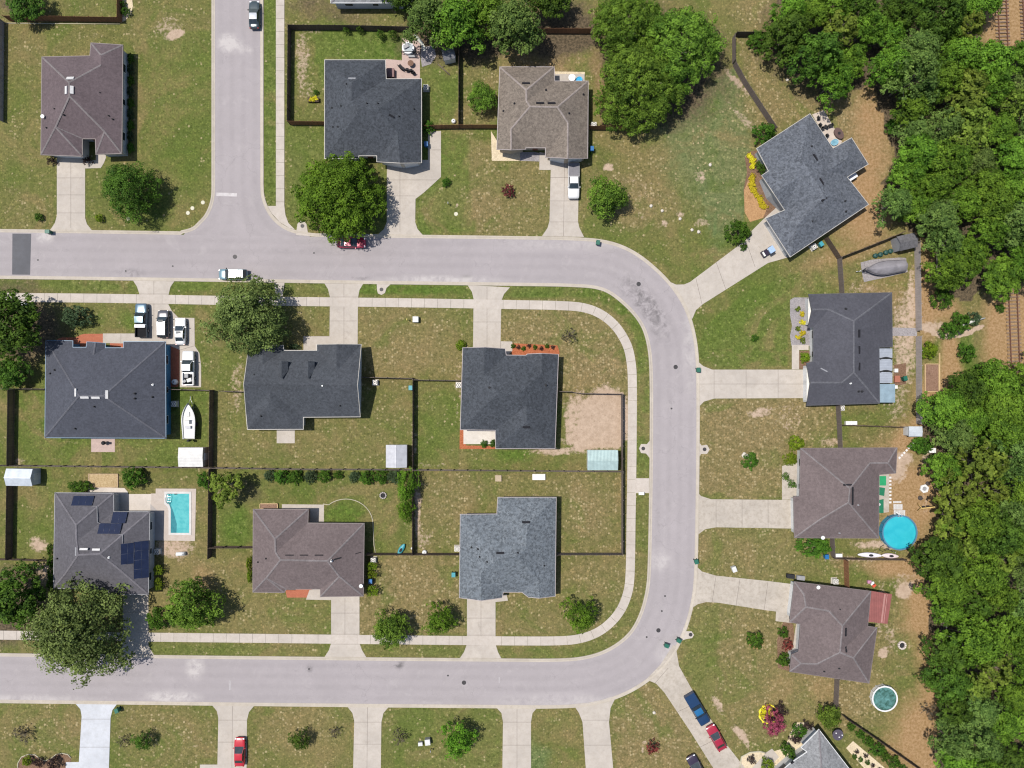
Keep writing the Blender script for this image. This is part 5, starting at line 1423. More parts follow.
shrub('shrub0', 815, 547, 13, 'wide leafy hedge below the mauve grey pool house', .7, name='hedge', cat='hedge', sx=1.5, sy=.95, rot=0)
shrub('hedge0', 796.5, 443, 9, 'upper leafy shrub at the front corner of the pool house', 1.1)
shrub('hedge1', 791, 459, 8, 'second leafy shrub at the front corner of the pool house', 1.1)
shrub('darkyoung', 786, 477, 5, 'upper dark palm like plant in the pale front bed', 1.0, name='plant', cat='plant')
shrub('darkyoung', 792.5, 484.5, 5, 'lower dark palm like plant in the pale front bed', 1.0, name='plant', cat='plant')
shrub('redshrub', 788, 646, 7, 'crimson shrub at the porch of the dusty mauve house')
shrub('shrub1', 784, 633, 6, 'green shrub above the crimson porch shrub')
shrub('shrub0', 784.5, 660.5, 8, 'dark green shrub below the crimson porch shrub')
shrub('pinktree', 775, 723, 13, 'pink blossom tree beside a yellow flower ring', cat='tree', name='tree', sx=.9, sy=1.15, rot=0)
shrub('plum', 781, 710, 8, 'dark plum shrub behind the pink blossom tree')
shrub('street1', 831, 718, 13, 'bright leafy tree at the corner of the old grey roofed house', cat='tree', name='tree')
shrub('shrub1', 800, 732, 8, 'leafy shrub in the pale stone bed of the old grey house')
shrub('plum', 808, 726, 6, 'plum shrub by the porch of the old grey house')
shrub('plum', 796, 739, 7, 'dark plum shrub next to the leafy one in the pale stone bed')
shrub('shrub0', 789, 752, 9, 'leafy shrub along the front of the old grey house', 1.0, sx=.7, sy=1.3, rot=.6)
shrub('hedge0', 768, 766, 8, 'lime shrub beside the pale walkway of the old grey house')
shrub('plum', 752, 760, 5, 'dark shrub in the small walled bed beside the long driveway')
for k, (px, py, r) in enumerate(((852, 727, 5), (861, 735, 5), (869, 742, 6), (878, 750, 8), (886, 757, 6), (895, 763, 7), (903, 771, 6))):
    shrub('shrub%d' % (k % 2), px, py, r, 'hedge shrub in the row along the diagonal garden fence', group='hedge along the diagonal garden fence', zs=.9)
shrub('darkyoung', 930, 680, 12, 'dark straggly shrub by the wire fence post at the wood edge')
shrub('twigs', 930, 712, 10, 'brown straggly shrub at the wood edge below the dark one')
for px, py, r, lab in ((122, 4, 4, 'upper small shrub in the pale bed beside the brown fence'), (125, 11, 5, 'lower small shrub in the pale bed beside the brown fence')): shrub('shrub1', px, py, r, lab, 1.1)
shrub('shrub0', 38, 217, 5, 'tiny dark shrub west of the corner house driveway'); shrub('hedge0', 99, 218, 5, 'yellow tinged shrub by the corner house driveway')
shrub('shrub1', 446, 182, 5, 'tiny dark plant on the lawn beside the wide driveway')
shrub('shrub1', 755, 338, 4, 'tiny green shrub alone on the lush eastern lawn')
shrub('hedge1', 461, 345, 6, 'bright shrub at the corner of the red mulch bed house')
shrub('blueshrub', 294.5, 347, 5, 'dark shrub by the porch of the gabled house', .8, sx=1.5, sy=.7, rot=0)
for px, py, lab in ((484, 444, 'first small plant in the mulch strip under the pale patio'), (493, 443.5, 'second small plant in the mulch strip under the pale patio')): shrub('shrub1', px, py, 4, lab)
shrub('shrub0', 758, 40, 12, 'leafy shrub inside the fenced corner beside the huge oak', .8)
shrub('shrub1', 588, 152, 5, 'small shrub at the garage corner of the taupe house')
shrub('shrub1', 316, 92, 3, 'tiny plant beside the yellow flower box')

# ---- the wood east of the houses
def scatter(poly, gap, seed, n=6000):
    g = random.Random(seed); xs = [p[0] for p in poly]; ys = [p[1] for p in poly]; out = []
    for _ in range(n):
        x, y = g.uniform(min(xs), max(xs)), g.uniform(min(ys), max(ys))
        if not in_poly(np.array([x]), np.array([y]), poly)[0]: continue
        if all((x - a) ** 2 + (y - b) ** 2 > gap * gap for a, b in out): out.append((x, y))
    return out


WOOD_N = [(787, -6), (996, -8), (982, 22), (972, 34), (955, 40), (968, 54), (1042, 52), (1042, 268), (1000, 278), (985, 274), (962, 278), (945, 270), (940, 250), (915, 222), (896, 205), (904, 178), (912, 150), (906, 128), (900, 104), (884, 62), (864, 78), (838, 80), (812, 70), (797, 55), (788, 44)]
WOOD_S = [(941, 412), (960, 398), (985, 380), (1042, 374), (1042, 782), (950, 782), (951, 700), (955, 640), (950, 610), (938, 572), (953, 545), (958, 500), (946, 466), (938, 436)]
LABW = {'wood': 'green tree in the dense wood east of the back yards', 'grey': 'grey green tree in the dense wood east of the back yards', 'dark': 'dark green tree in the dense wood east of the back yards', 'lime': 'yellow green tree in the dense wood east of the back yards'}
LIMES = [(968, 98), (985, 122), (960, 138), (1005, 108), (850, 30), (968, 462), (955, 520), (985, 500), (978, 540), (962, 490), (1000, 470), (990, 560), (975, 665), (985, 690), (1010, 500), (1000, 660), (965, 25)]
g_ = random.Random(5)
for poly, sd in ((WOOD_N, 3), (WOOD_S, 8)):
    for x, y in scatter(poly, 23.5, sd):
        near = min(math.hypot(x - a, y - b) for a, b in LIMES)
        if near < 15: k = 'lime'
        else:
            u = g_.random(); k = 'wood' if u < .56 else 'dark' if u < .76 else 'grey'
            if x < 880 and y < 100: k = 'wood' if u < .8 else 'dark'
            if poly is WOOD_S and y > 600: k = 'grey' if u < .4 else 'wood' if u < .85 else 'dark'
        i = g_.randrange(3 if k == 'wood' else 2)
        tree(k + str(i), x, y, g_.uniform(17, 26) * (0.85 if k == 'lime' else 1), LABW[k], 'tree', 'tree', 'trees of the eastern wood', zs=g_.uniform(.72, 1.35), seed=int(x * 31 + y))
for px, py, r, kk, lab in ((950, 330, 10, 'shrub0', 'low bush by the sandy path at the railway'), (962, 322, 11, 'shrub1', 'spreading bush by the sandy path beside the fallen pale branch'), (975, 318, 8, 'blueshrub', 'darker bush at the railway end of the fallen branch'), (1001, 308, 5, 'shrub1', 'small bush growing beside the rusty rail'),
                           (944, 298, 12, 'shrub0', 'bush at the wood edge above the sandy path'), (905, 122, 9, 'blueshrub', 'grey green bush at the wood edge beside bare earth'), (893, 126, 8, 'shrub1', 'green bush at the wood edge behind the angled house'),
                           (930, 350, 10, 'hedge1', 'bright green clump beside the mulch garden'), (968, 352, 10, 'shrub1', 'weedy bush on the bank between mulch garden and railway'), (984, 372, 10, 'shrub0', 'weedy bush on the bank at the lower railway end'),
                           (925, 446, 10, 'shrub1', 'bush beside the white metal shed'), (917, 445, 8, 'shrub0', 'bush overhanging the stepping stone path'), (928, 556, 10, 'darkyoung', 'dark bush by the wood edge beside the kayaks'), (918, 560, 8, 'plum', 'brownish bush at the end of the kayak fence')):
    tree(kk, px, py, r, lab, 'shrub', 'shrub', zs=1.0)
# ------------------------------------------------------------------ vehicles (built pointing along +x, then turned)
TAIL = M_plain('tail_lamp_red', (0.30, 0.010, 0.010, 1), 0.25)
LAMP = M_plain('head_lamp', (0.62, 0.63, 0.64, 1), 0.15)
TRIM = M_plain('black_trim', (0.012, 0.012, 0.013, 1), 0.9, 0.1)


def loft(m, st, mi=0):
    """st: rows of (x, half width, bottom z, shoulder z, top z). A rounded body shell."""
    n = 10; vs = []
    for (x, w, zb, zs, zt) in st:
        prof = [(-w * .80, zb), (-w * .97, zb + .12), (-w, (zb + zs) / 2), (-w * .985, zs - .04), (-w * .90, zs + (zt - zs) * .55), (-w * .45, zt), (w * .45, zt), (w * .90, zs + (zt - zs) * .55), (w * .985, zs - .04), (w, (zb + zs) / 2), (w * .97, zb + .12), (w * .80, zb)]
        n = len(prof)
        for y, z in prof: vs.append((x, y, z))
    fs = [(i * n + k, (i + 1) * n + k, (i + 1) * n + (k + 1) % n, i * n + (k + 1) % n) for i in range(len(st) - 1) for k in range(n)]
    fs.append(tuple(range(n))); fs.append(tuple(range((len(st) - 1) * n, len(st) * n))[::-1])
    m.add(vs, fs, mi, True)


def quad_in(a, b, c, d, k, out):
    """A quad a b c d shrunk towards its centre by k metres at each side and pushed out a little."""
    P_ = [Vector(q) for q in (a, b, c, d)]; c0 = sum(P_, Vector()) / 4
    n = (P_[1] - P_[0]).cross(P_[3] - P_[0]).normalized()
    r = []
    for i in range(4):
        e1 = (P_[(i + 1) % 4] - P_[i]).normalized(); e2 = (P_[i - 1] - P_[i]).normalized()
        r.append(P_[i] + (e1 + e2) * k + n * out)
    return r


def car(px, py, ang, L, kind, paint, label, cat='car', name='parked_car', roofmat=None, z=0.04, Wd=1.84, group=None):
    """ang: heading in degrees, counter-clockwise from image right."""
    w = W(px, py, 0.9)
    root = empty(name, (0, 0, 0), 0, label, cat, group)
    b = MB(); h = L / 2; hw = Wd / 2
    if kind == 'sedan': hood, shoulder, roofz, c0, c1, c2, c3 = .84, .86, 1.44, .21, .0, -.22, -.40
    elif kind == 'suv': hood, shoulder, roofz, c0, c1, c2, c3 = 1.0, 1.02, 1.72, .26, .075, -.40, -.485
    elif kind == 'hatch': hood, shoulder, roofz, c0, c1, c2, c3 = .95, .92, 1.55, .24, .08, -.33, -.46
    else: hood, shoulder, roofz, c0, c1, c2, c3 = 1.12, 1.12, 1.86, .235, .10, -.08, -.125
    x = lambda t: t * L
    if kind == 'pickup':
        st = [(x(.5), hw * .80, .45, .78, .82), (x(.485), hw * .93, .35, .98, 1.04), (x(.44), hw * .985, .32, 1.06, 1.12), (x(.30), hw, .30, 1.10, hood), (x(.20), hw, .30, shoulder, hood), (x(-.125), hw, .30, shoulder, hood)]
        loft(b, st)
        # open cargo box: floor, two sides, front wall, tailgate
        bl = x(-.125) - x(-.5); cxb = (x(-.125) + x(-.5)) / 2
        b.box((cxb, 0, .62), (bl, Wd * .96, .35)); tk = .10
        for s in (-1, 1): b.box((cxb, s * (hw - tk / 2 - .01), .96), (bl - .02, tk, .36))
        b.box((x(-.5) + .05, 0, .93), (.09, Wd - .24, .36)); b.box((x(-.125) - .05, 0, .95), (.09, Wd - .24, .34))
    else:
        re = .98 if kind == 'sedan' else shoulder + .02
        st = [(x(.5), hw * .62, .42, .60, .64), (x(.485), hw * .82, .32, .68, .73), (x(.445), hw * .94, .26, hood - .12, hood - .06), (x(.36), hw * .985, .24, shoulder - .06, hood), (x(.22), hw, .24, shoulder, hood + .02), (0, hw, .24, shoulder, hood),
              (x(-.30), hw * .995, .24, shoulder + .02, re), (x(-.43), hw * .95, .27, shoulder - .02, re - .02), (x(-.485), hw * .86, .34, shoulder - .16, re - .12), (x(-.5), hw * .68, .44, .62, .66)]
        loft(b, st)
    zb = shoulder - .02; wb, wr = hw * .93, hw * .74
    lo = [(x(c0), wb), (x(c3), wb * (.97 if kind != 'sedan' else .92))]; hi = [(x(c1), wr), (x(c2), wr * .97)]
    FL, FR = (lo[0][0], lo[0][1], zb), (lo[0][0], -lo[0][1], zb); RL, RR = (lo[1][0], lo[1][1], zb), (lo[1][0], -lo[1][1], zb)
    TFL, TFR = (hi[0][0], hi[0][1], roofz - .04), (hi[0][0], -hi[0][1], roofz - .04); TRL, TRR = (hi[1][0], hi[1][1], roofz - .06), (hi[1][0], -hi[1][1], roofz - .06)
    b.add([FL, FR, RR, RL, TFL, TFR, TRR, TRL], [(0, 4, 5, 1), (2, 6, 7, 3), (3, 7, 4, 0), (1, 5, 6, 2), (4, 7, 6, 5)])
    body = b.build('body', paint, root, True)
    # domed roof panel, proud of the pillars
    r = MB(); nx, ny = 5, 5; vs = []
    for i in range(nx + 1):
        t = i / nx; xx = hi[0][0] + (hi[1][0] - hi[0][0]) * t; ww = (hi[0][1] + (hi[1][1] - hi[0][1]) * t) * .99
        for j in range(ny + 1):
            u = j / ny * 2 - 1; vs.append((xx, ww * u, roofz - .045 + .055 * (1 - u * u) * (1 - (2 * t - 1) ** 4 * .6) - .012 * t))
    r.add(vs, [(i * (ny + 1) + j, i * (ny + 1) + j + 1, (i + 1) * (ny + 1) + j + 1, (i + 1) * (ny + 1) + j) for i in range(nx) for j in range(ny)][::1], 0, True)
    r.f = [f[::-1] for f in r.f]
    r.build('roof', roofmat or paint, root, True)

    def win(nm, a, c, d, e, k=.05):
        m = MB(); m.add(quad_in(a, c, d, e, k, .012), [(0, 1, 2, 3)]); m.build(nm, GLASS, root, True)
    win('windshield', FR, FL, TFL, TFR, .05); win('rear_window', RL, RR, TRR, TRL, .07)
    mid = lambda p, q, t: tuple(Vector(p).lerp(Vector(q), t))
    for s, A, B, C_, D in ((1, FL, RL, TRL, TFL), (-1, RR, FR, TFR, TRR)):
        m = MB()
        if kind == 'pickup': m.add(quad_in(A, B, C_, D, .06, .012), [(0, 1, 2, 3)])
        else:
            q1 = quad_in(A, mid(A, B, .5), mid(D, C_, .5), D, .05, .012); q2 = quad_in(mid(A, B, .5), B, C_, mid(D, C_, .5), .05, .012)
            m.add(q1, [(0, 1, 2, 3)]); m.add(q2, [(0, 1, 2, 3)])
        m.build('side_window', GLASS, root, True)
    rw = .36 if kind in ('suv', 'pickup') else .32
    for sx in (.305, -.30):
        for s in (-1, 1):
            m = MB(); m.cyl((x(sx), s * (hw - .12), rw), rw, .24, 18, axis='y'); t = m.build('wheel', BLACK, root, True)
            m = MB(); m.cyl((x(sx), s * (hw - .02), rw), rw * .62, .05, 14, axis='y'); m.build('rim', CHROME, t, True)
    for s in (-1, 1):
        m = MB(); m.box((x(.455), s * hw * .70, .70 if kind != 'pickup' else .92), (.22, .34, .13), -s * .35); m.build('headlight', LAMP, root, True)
        m = MB(); m.box((x(-.487), s * hw * .74, .78 if kind != 'pickup' else .95), (.10, .22, .18)); m.build('tail_light', TAIL, root, True)
        m = MB(); m.box((x(c0) - .28, s * (hw + .07), shoulder + .06), (.12, .20, .13)); m.build('mirror', TRIM if roofmat else paint, root, True)
    root.location = (w.x, w.y, z); root.rotation_euler = (0, 0, R(ang))
    return root


def add_part(root, name, m, mat): return m.build(name, mat, root, True)


P_TEAL = M_carpaint('dark_teal_paint', (0.045, 0.062, 0.066, 1), .4); P_SKY = M_carpaint('pale_blue_paint', (0.1210, 0.1980, 0.2310, 1)); P_BURG = M_carpaint('burgundy_paint', (0.22, 0.012, 0.035, 1))
P_BLUEP = M_carpaint('steel_blue_paint', (0.0715, 0.1210, 0.1650, 1), .3); P_GREYP = M_carpaint('grey_paint_metallic', (0.0900, 0.0870, 0.0930, 1), .4); P_WHITE = M_carpaint('white_car_paint', (0.4884, 0.4884, 0.4884, 1), 0.0)
P_RED = M_carpaint('red_paint', (0.3360, 0.0096, 0.0176, 1), 0.0); P_NAVY = M_carpaint('dark_blue_paint', (0.0096, 0.0330, 0.0840, 1), .2); P_CRIM = M_carpaint('crimson_paint', (0.2400, 0.0108, 0.0270, 1), 0.0); P_PURP = M_carpaint('dark_purple_paint', (0.035, 0.025, 0.045, 1), .3)
P_SHEEN = M_carpaint('painted_sky_sheen', (0.3450, 0.3600, 0.3750, 1), .2); P_ROYAL = M_carpaint('royal_blue_roof', (0.0120, 0.0960, 0.2160, 1), .1)

car(254, 14.3, 90, 4.85, 'sedan', P_TEAL, 'dark teal sedan with sky reflection painted on its roof parked on the side street', roofmat=P_SHEEN)  # the pale roof colour stands in for the sky's reflection
car(232.8, 274.3, 180, 5.05, 'suv', P_SKY, 'pale blue wagon with a white roof parked against the road kerb', roofmat=P_WHITE)
car(351.2, 242.6, 0, 5.0, 'sedan', P_BURG, 'burgundy sedan half hidden under the big bright street tree')
c = car(141.3, 320.3, 90, 5.9, 'pickup', P_BLUEP, 'steel blue pickup truck with a white toolbox behind its cab', 'pickup truck', 'pickup_truck', Wd=1.95, roofmat=P_SKY)
m = MB(); m.box((-1.03, 0, 1.2), (.52, 1.78, .40)); m.box((-1.03, 0, 1.415), (.56, 1.82, .03)); add_part(c, 'toolbox', m, WHITE)
m = MB(); m.box((-2.02, 0, .81), (1.62, 1.62, .03)); m.box((-2.02, .83, 1.0), (1.62, .04, .36)); m.box((-2.02, -.83, 1.0), (1.62, .04, .36)); m.box((-2.86, 0, 1.0), (.05, 1.6, .36)); m.box((-2.02, .9, 1.16), (1.7, .16, .03)); m.box((-2.02, -.9, 1.16), (1.7, .16, .03)); m.box((-2.9, 0, 1.15), (.12, 1.9, .03)); add_part(c, 'bed_liner', m, TRIM)
c = car(163, 324.0, 90, 4.9, 'suv', P_GREYP, 'grey people carrier with a white roof between two parked vehicles', Wd=1.9, roofmat=P_WHITE)
m = MB(); m.box((.45, 0, 1.74), (.42, .85, .02)); add_part(c, 'sunroof', m, GLASS)
c = car(180.0, 331.3, 90, 4.7, 'sedan', P_WHITE, 'white sedan at the widened corner of the blue walled house driveway')
m = MB(); m.box((-.25, 0, 1.455), (.42, .8, .02)); add_part(c, 'sunroof', m, GLASS)
c = car(188.3, 368, 90, 6.0, 'pickup', P_WHITE, 'white pickup truck loaded with grey bundles behind the house', 'pickup truck', 'pickup_truck', Wd=2.0)
m = MB(); m.box((-1.95, 0, .81), (1.8, 1.55, .03)); add_part(c, 'bed_liner', m, TRIM)
for k, (a, b_, sx, sy, mt) in enumerate(((-1.35, .2, .7, .8, GREY), (-2.1, -.3, .9, .7, OFFWHITE), (-2.3, .5, .6, .5, GREY))):
    m = MB(); w_ = c.location; m.box((0, 0, .22), (sx, sy, .42), .3 * k, 0, .85); o = m.build('bundle', mt, None)
    o.location = (w_.x - b_, w_.y + a, .04 + .83); tag(o, ('large grey', 'long pale', 'small grey')[k] + ' wrapped bundle in the white pickup bed', 'bundle', 'bundles in the white pickup bed')
c = car(573.7, 181, -90, 6.1, 'pickup', P_WHITE, 'white pickup truck with a grey bed cover facing the road', 'pickup truck', 'pickup_truck', Wd=1.95)
m = MB(); m.box((-1.92, 0, 1.16), (2.2, 1.82, .05)); add_part(c, 'bed_cover', m, M_plain('grey_vinyl', (0.125, 0.12, 0.13, 1), .7))
car(239.3, 752.4, 90, 5.0, 'sedan', P_RED, 'bright red sedan on the pale driveway south of the lower road')
c = car(697.3, 709.3, -59.5, 5.9, 'pickup', P_NAVY, 'dark blue pickup truck with a covered bed on the slanting driveway', 'pickup truck', 'pickup_truck', Wd=1.95, roofmat=P_ROYAL)
m = MB(); m.box((-1.86, 0, 1.16), (2.15, 1.82, .05)); add_part(c, 'bed_cover', m, P_NAVY)
car(716.6, 738.2, 119, 4.75, 'sedan', P_CRIM, 'crimson sedan parked nose to tail behind the dark blue pickup')
car(697, 768.5, 119, 4.8, 'sedan', P_PURP, 'dark purple sedan standing on the grass beside the slanting driveway')


# golf cart
def golf_cart():
    w = W(768, 251.5, .6); o = empty('golf_cart', (0, 0, 0), 0, 'small golf cart with a pale blue roof at the end of the angled driveway', 'golf cart')
    m = MB(); m.box((0, 0, .42), (2.35, 1.1, .28), taper=.94); m.box((.92, 0, .68), (.5, 1.0, .35), taper=.75); m.box((-.85, 0, .62), (.62, 1.05, .25)); m.build('body', P_PURP, o, True)
    m = MB(); m.box((-.25, 0, .75), (.5, 1.0, .16)); m.box((-.55, 0, 1.0), (.12, 1.0, .45)); m.build('seat', WHITE, o, True)
    m = MB(); m.box((-.22, 0, 1.80), (1.05, 1.12, .07), taper=.95); m.build('canopy', M_plain('pale_blue_canopy', (.24, .33, .47, 1), .5), o, True)
    for sx in (.22, -.68):
        for s in (-1, 1): m = MB(); m.tube([(sx, s * .5, .5), (sx, s * .5, 1.78)], .025, 6); m.build('post', TRIM, o, True)
    m = MB(); m.box((1.0, 0, .93), (.28, .8, .16)); m.build('cargo_tray', OFFWHITE, o, True)
    for sx in (.8, -.75):
        for s in (-1, 1): m = MB(); m.cyl((sx, s * .48, .24), .24, .2, 16, axis='y'); m.build('wheel', BLACK, o, True)
    o.location = (w.x, w.y, .04); o.rotation_euler = (0, 0, R(212))


golf_cart()


def hull(m, L, Wd, z0, z1, deck=True, mi=0, n=15, stern=.82):
    vs = []; k = 0
    def hwid(t):       # t 0 stern .. 1 bow
        return Wd / 2 * (stern + (1 - stern) * min(1, t * 2.2)) * (1 if t < .5 else max(0.02, 1 - ((t - .5) / .5) ** 2.2))
    for i in range(n + 1):
        t = i / n; x = -L / 2 + L * t; w = hwid(t); zz = z1 + .18 * t ** 2; zk = z0 + .35 * max(0, t - .7) / .3
        for y, z in ((-w, zz), (-w * .86, (zz + zk) / 2), (0, zk), (w * .86, (zz + zk) / 2), (w, zz)): vs.append((x, y, z))
    fs = [(i * 5 + j, i * 5 + j + 1, (i + 1) * 5 + j + 1, (i + 1) * 5 + j) for i in range(n) for j in range(4)]
    fs.append((0, 1, 2, 3, 4)[::-1]); fs.append(tuple(n * 5 + j for j in range(5)))
    m.add(vs, [f[::-1] for f in fs], mi, True)
    return hwid


def trailer(o, L, nm_w=2):
    m = MB()
    for s in (-1, 1): m.box((-.3, s * .55, .42), (L * .9, .08, .1))
    m.tube([(L * .42, .5, .42), (L * .62, 0, .45), (L * .42, -.5, .42)], .05, 6); m.tube([(L * .62, 0, .45), (L * .70, 0, .45)], .06, 6); m.box((-.6, 0, .4), (.1, 2.0, .08))
    m.build('trailer', CHROME, o, True)
    for s in (-1, 1): m = MB(); m.cyl((-.6, s * 1.02, .32), .32, .2, 16, axis='y'); m.build('wheel', BLACK, o, True)


def open_boat():
    w = W(189, 421, 1.1); L = 6.2
    o = empty('motor_boat', (0, 0, 0), 0, 'white open motor boat on its trailer beside the dark fence', 'boat')
    gel = M_plain('white_gelcoat', (.46, .46, .44, 1), .35)
    m = MB(); hw = hull(m, L, 2.35, .55, 1.35, stern=.86); m.build('hull', gel, o, True)
    # gunwale, deck and cockpit floor
    m = MB(); n = 18; vs = []
    for i in range(n + 1):
        t = i / n; x = -L / 2 + L * t; ww = hw(t); z = 1.36 + .18 * t * t
        for f, dz in ((1.02, 0), (.90, .04), (.84, -.02)): vs += [(x, ww * f, z + dz), (x, -ww * f, z + dz)]
    fs = []
    for i in range(n):
        a = i * 6; b = a + 6
        fs += [(a, a + 2, b + 2, b), (a + 2, a + 4, b + 4, b + 2), (a + 3, a + 1, b + 1, b + 3), (a + 5, a + 3, b + 3, b + 5)]
    m.add(vs, fs); m.build('gunwale', gel, o, True)
    m = MB(); pts = []
    for i in range(13): t = i / 12 * .93; pts.append((-L / 2 + .1 + L * t, hw(t) * .84))
    poly = pts + [(x, -y) for x, y in pts[::-1]]
    m.prism(poly, 1.12, 1.22); m.build('deck', M_plain('boat_deck', (.50, .50, .47, 1), .6), o, True)
    m = MB(); m.box((-.15, 0, 1.5), (.75, .8, .6), taper=.8); m.build('console', gel, o, True)
    m = MB(); m.box((.2, 0, 1.9), (.06, .7, .35)); m.build('windscreen', GLASS, o, True)
    m = MB(); m.box((-1.05, 0, 1.42), (.5, .95, .42)); m.build('seat', M_plain('boat_seat', (.34, .34, .35, 1), .6), o, True)
    m = MB(); m.box((1.2, 0, 1.32), (.9, .55, .22), taper=.8); m.build('hatch', OFFWHITE, o, True)
    m = MB(); m.box((-L / 2 - .28, 0, 1.45), (.42, .42, .62), taper=.75); m.box((-L / 2 - .3, 0, .8), (.16, .14, .9)); m.build('outboard_motor', DARK, o, True)
    trailer(o, L)
    o.location = (w.x, w.y, 0); o.rotation_euler = (0, 0, R(91))


open_boat()


def covered_boat():
    w = W(886.5, 267.5, 1.3); L = 7.0
    o = empty('covered_boat', (0, 0, 0), 0, 'boat wrapped in a grey tarpaulin on the gravel pad', 'boat')
    m = MB(); hull(m, L * .98, 2.3, .5, 1.2, stern=.8); m.build('hull', DARK, o, True)
    # tarpaulin: draped over a raised spine
    n, k = 26, 12; vs = []
    g = random.Random(4)
    for i in range(n + 1):
        t = i / n; x = -L / 2 + L * t; ww = 1.22 * (.80 + .20 * min(1, t * 2.2)) * (1 if t < .5 else max(.03, 1 - ((t - .5) / .5) ** 2.2)) * 1.03
        sp = 2.05 - .35 * abs(t - .42) * 1.6 - .12 * (1 if i % 7 == 0 else 0)
        for j in range(k + 1):
            u = j / k * 2 - 1; z = 1.05 + (sp - 1.05) * (1 - abs(u) ** 1.5) + g.uniform(-.025, .025)
            vs.append((x, ww * u, z if 0 < j < k else .95))
    m = MB(); m.add(vs, [(i * (k + 1) + j, i * (k + 1) + j + 1, (i + 1) * (k + 1) + j + 1, (i + 1) * (k + 1) + j)[::-1] for i in range(n) for j in range(k)], 0, True)
    m.build('tarpaulin', M_plain('grey_tarpaulin', (.175, .165, .175, 1), .8, .2, 0, .16, 1.2), o, True)
    m = MB(); m.box((L * .5 + .2, 0, .9), (.35, .3, .5)); m.build('winch', DARK, o, True)
    trailer(o, L)
    o.location = (w.x, w.y, .04); o.rotation_euler = (0, 0, R(187))


flat('boat_pad', [(860.5, 262.5), (872, 259.6), (900, 257.5), (906, 258), (907.5, 272), (892, 276), (864, 282), (862.5, 276)], 0.040, GRAVEL_GREY)
covered_boat()
# ------------------------------------------------------------------ fences
def fence(pts, mat, label, h=1.8, top=True, group=None, post_gap=2.4, wire=False):
    """pts: where the top edge shows in the photo. Boards, rails and posts of a privacy fence."""
    P_ = [W(p[0], p[1], h) for p in pts] if top else [W(p[0], p[1]) for p in pts]
    c = sum((p for p in P_), Vector()) / len(P_)
    o = empty('fence', (c.x, c.y, 0), 0, label, 'fence', group)
    m = MB(); rl = MB(); posts = []
    g = random.Random(int(pts[0][0] * 3 + pts[0][1]))
    for a, b in zip(P_[:-1], P_[1:]):
        d = (b - a).to_2d(); L = d.length; u = d / L; ang = math.atan2(u.y, u.x)
        n = max(1, int(L / 0.145))
        if not wire:
            for i in range(n):
                t = (i + .5) / n; hh = h + g.uniform(-.025, .025)
                q = a.to_2d() + d * t; nn = Vector((-u.y, u.x)) * g.uniform(-.006, .006)
                m.box((q.x + nn.x, q.y + nn.y, hh / 2), (L / n - .008, .022, hh), ang)
            for z in (.35, h - .3): q = a.to_2d() + d * .5 + Vector((-u.y, u.x)) * .045; rl.box((q.x, q.y, z), (L, .05, .09), ang)
        else:
            for z in (.1, h * .5, h - .03): rl.tube([Vector((a.x, a.y, z)), Vector((b.x, b.y, z))], .012 if z < h - .1 else .025, 5)
            for i in range(int(L / .3)):
                q = a.to_2d() + d * (i / (L / .3)); m.tube([(q.x, q.y, .05), (q.x, q.y, h)], .006, 4)
        k = max(1, round(L / post_gap))
        for i in range(k + 1): q = a.to_2d() + d * (i / k) + Vector((-u.y, u.x)) * .075; posts.append((q.x, q.y, ang))
    m.build('panel', mat, o); rl.build('rail', mat, o)
    pm = MB(); (pm.box((0, 0, (h + .06) / 2), (.09, .09, h + .06)) if not wire else pm.cyl((0, 0, 0), .035, h + .1, 8))
    me = None
    for (x, y, ang) in posts[:100]:
        if me is None: p = pm.build('post', mat, o, True); me = p.data
        else: p = bpy.data.objects.new('post', me); COL.objects.link(p); p.parent = o
        p.location = (x - c.x, y - c.y, 0); p.rotation_euler = (0, 0, ang)
    return o


fence([(2, 15.5), (60, 16), (116.5, 17)], FENCE_BROWN, 'red brown board fence across the top of the corner house lawn')
fence([(116.5, 17), (116.8, -20)], FENCE_BROWN, 'short brown fence return beside the pale shrub bed')
fence([(-3.5, 17), (-4.5, 118)], FENCE_GREY, 'grey slatted fence at the west edge of the corner house lawn')
fence([(287.5, 24.5), (350, 25), (411, 26.5)], FENCE_DARK, 'dark board fence along the north side of the lush yard')
fence([(287.5, 24.5), (286.8, 121)], FENCE_DARK, 'dark board fence between the sidewalk and the lush yard')
fence([(286.8, 121), (325.5, 121.3)], FENCE_BROWN, 'short brown fence joining the sidewalk fence to the slate house')
fence([(458.6, 40), (458.3, 125)], FENCE_DARK, 'dark fence dividing the slate house yard from the taupe house yard')
fence([(424, 125.3), (458.3, 124.6), (498, 124.6)], FENCE_BROWN, 'brown fence between the slate house and the taupe house fronts')
fence([(590, 125.8), (629, 126)], FENCE_BROWN, 'brown fence from the taupe house to the huge oak')
fence([(463, 27.5), (521, 28), (591, 28.3)], FENCE_BROWN, 'brown fence at the back of the taupe house yard under tree shade')
fence([(738, 31.5), (800, 32)], FENCE_DARK, 'dark fence along the north of the yard with the leafy corner shrub')
fence([(735.5, 33), (735.5, 59)], FENCE_MID, 'weathered fence piece beside the huge oak')
fence([(736, 61), (746.5, 80), (777.5, 127)], FENCE_MID, 'diagonal fence running from the huge oak to the angled house')
fence([(828.5, 237), (841.5, 257), (870, 246), (906, 231.5)], FENCE_DARK, 'dark fence bending round the bare yard of the angled house')
fence([(842, 257), (844.5, 294)], FENCE_MID, 'weathered fence between angled house and charcoal roofed house')
fence([(920.3, 241), (921.3, 290), (921.8, 330)], FENCE_GREY, 'pale weathered fence beside the covered boat, up to the gate gap')
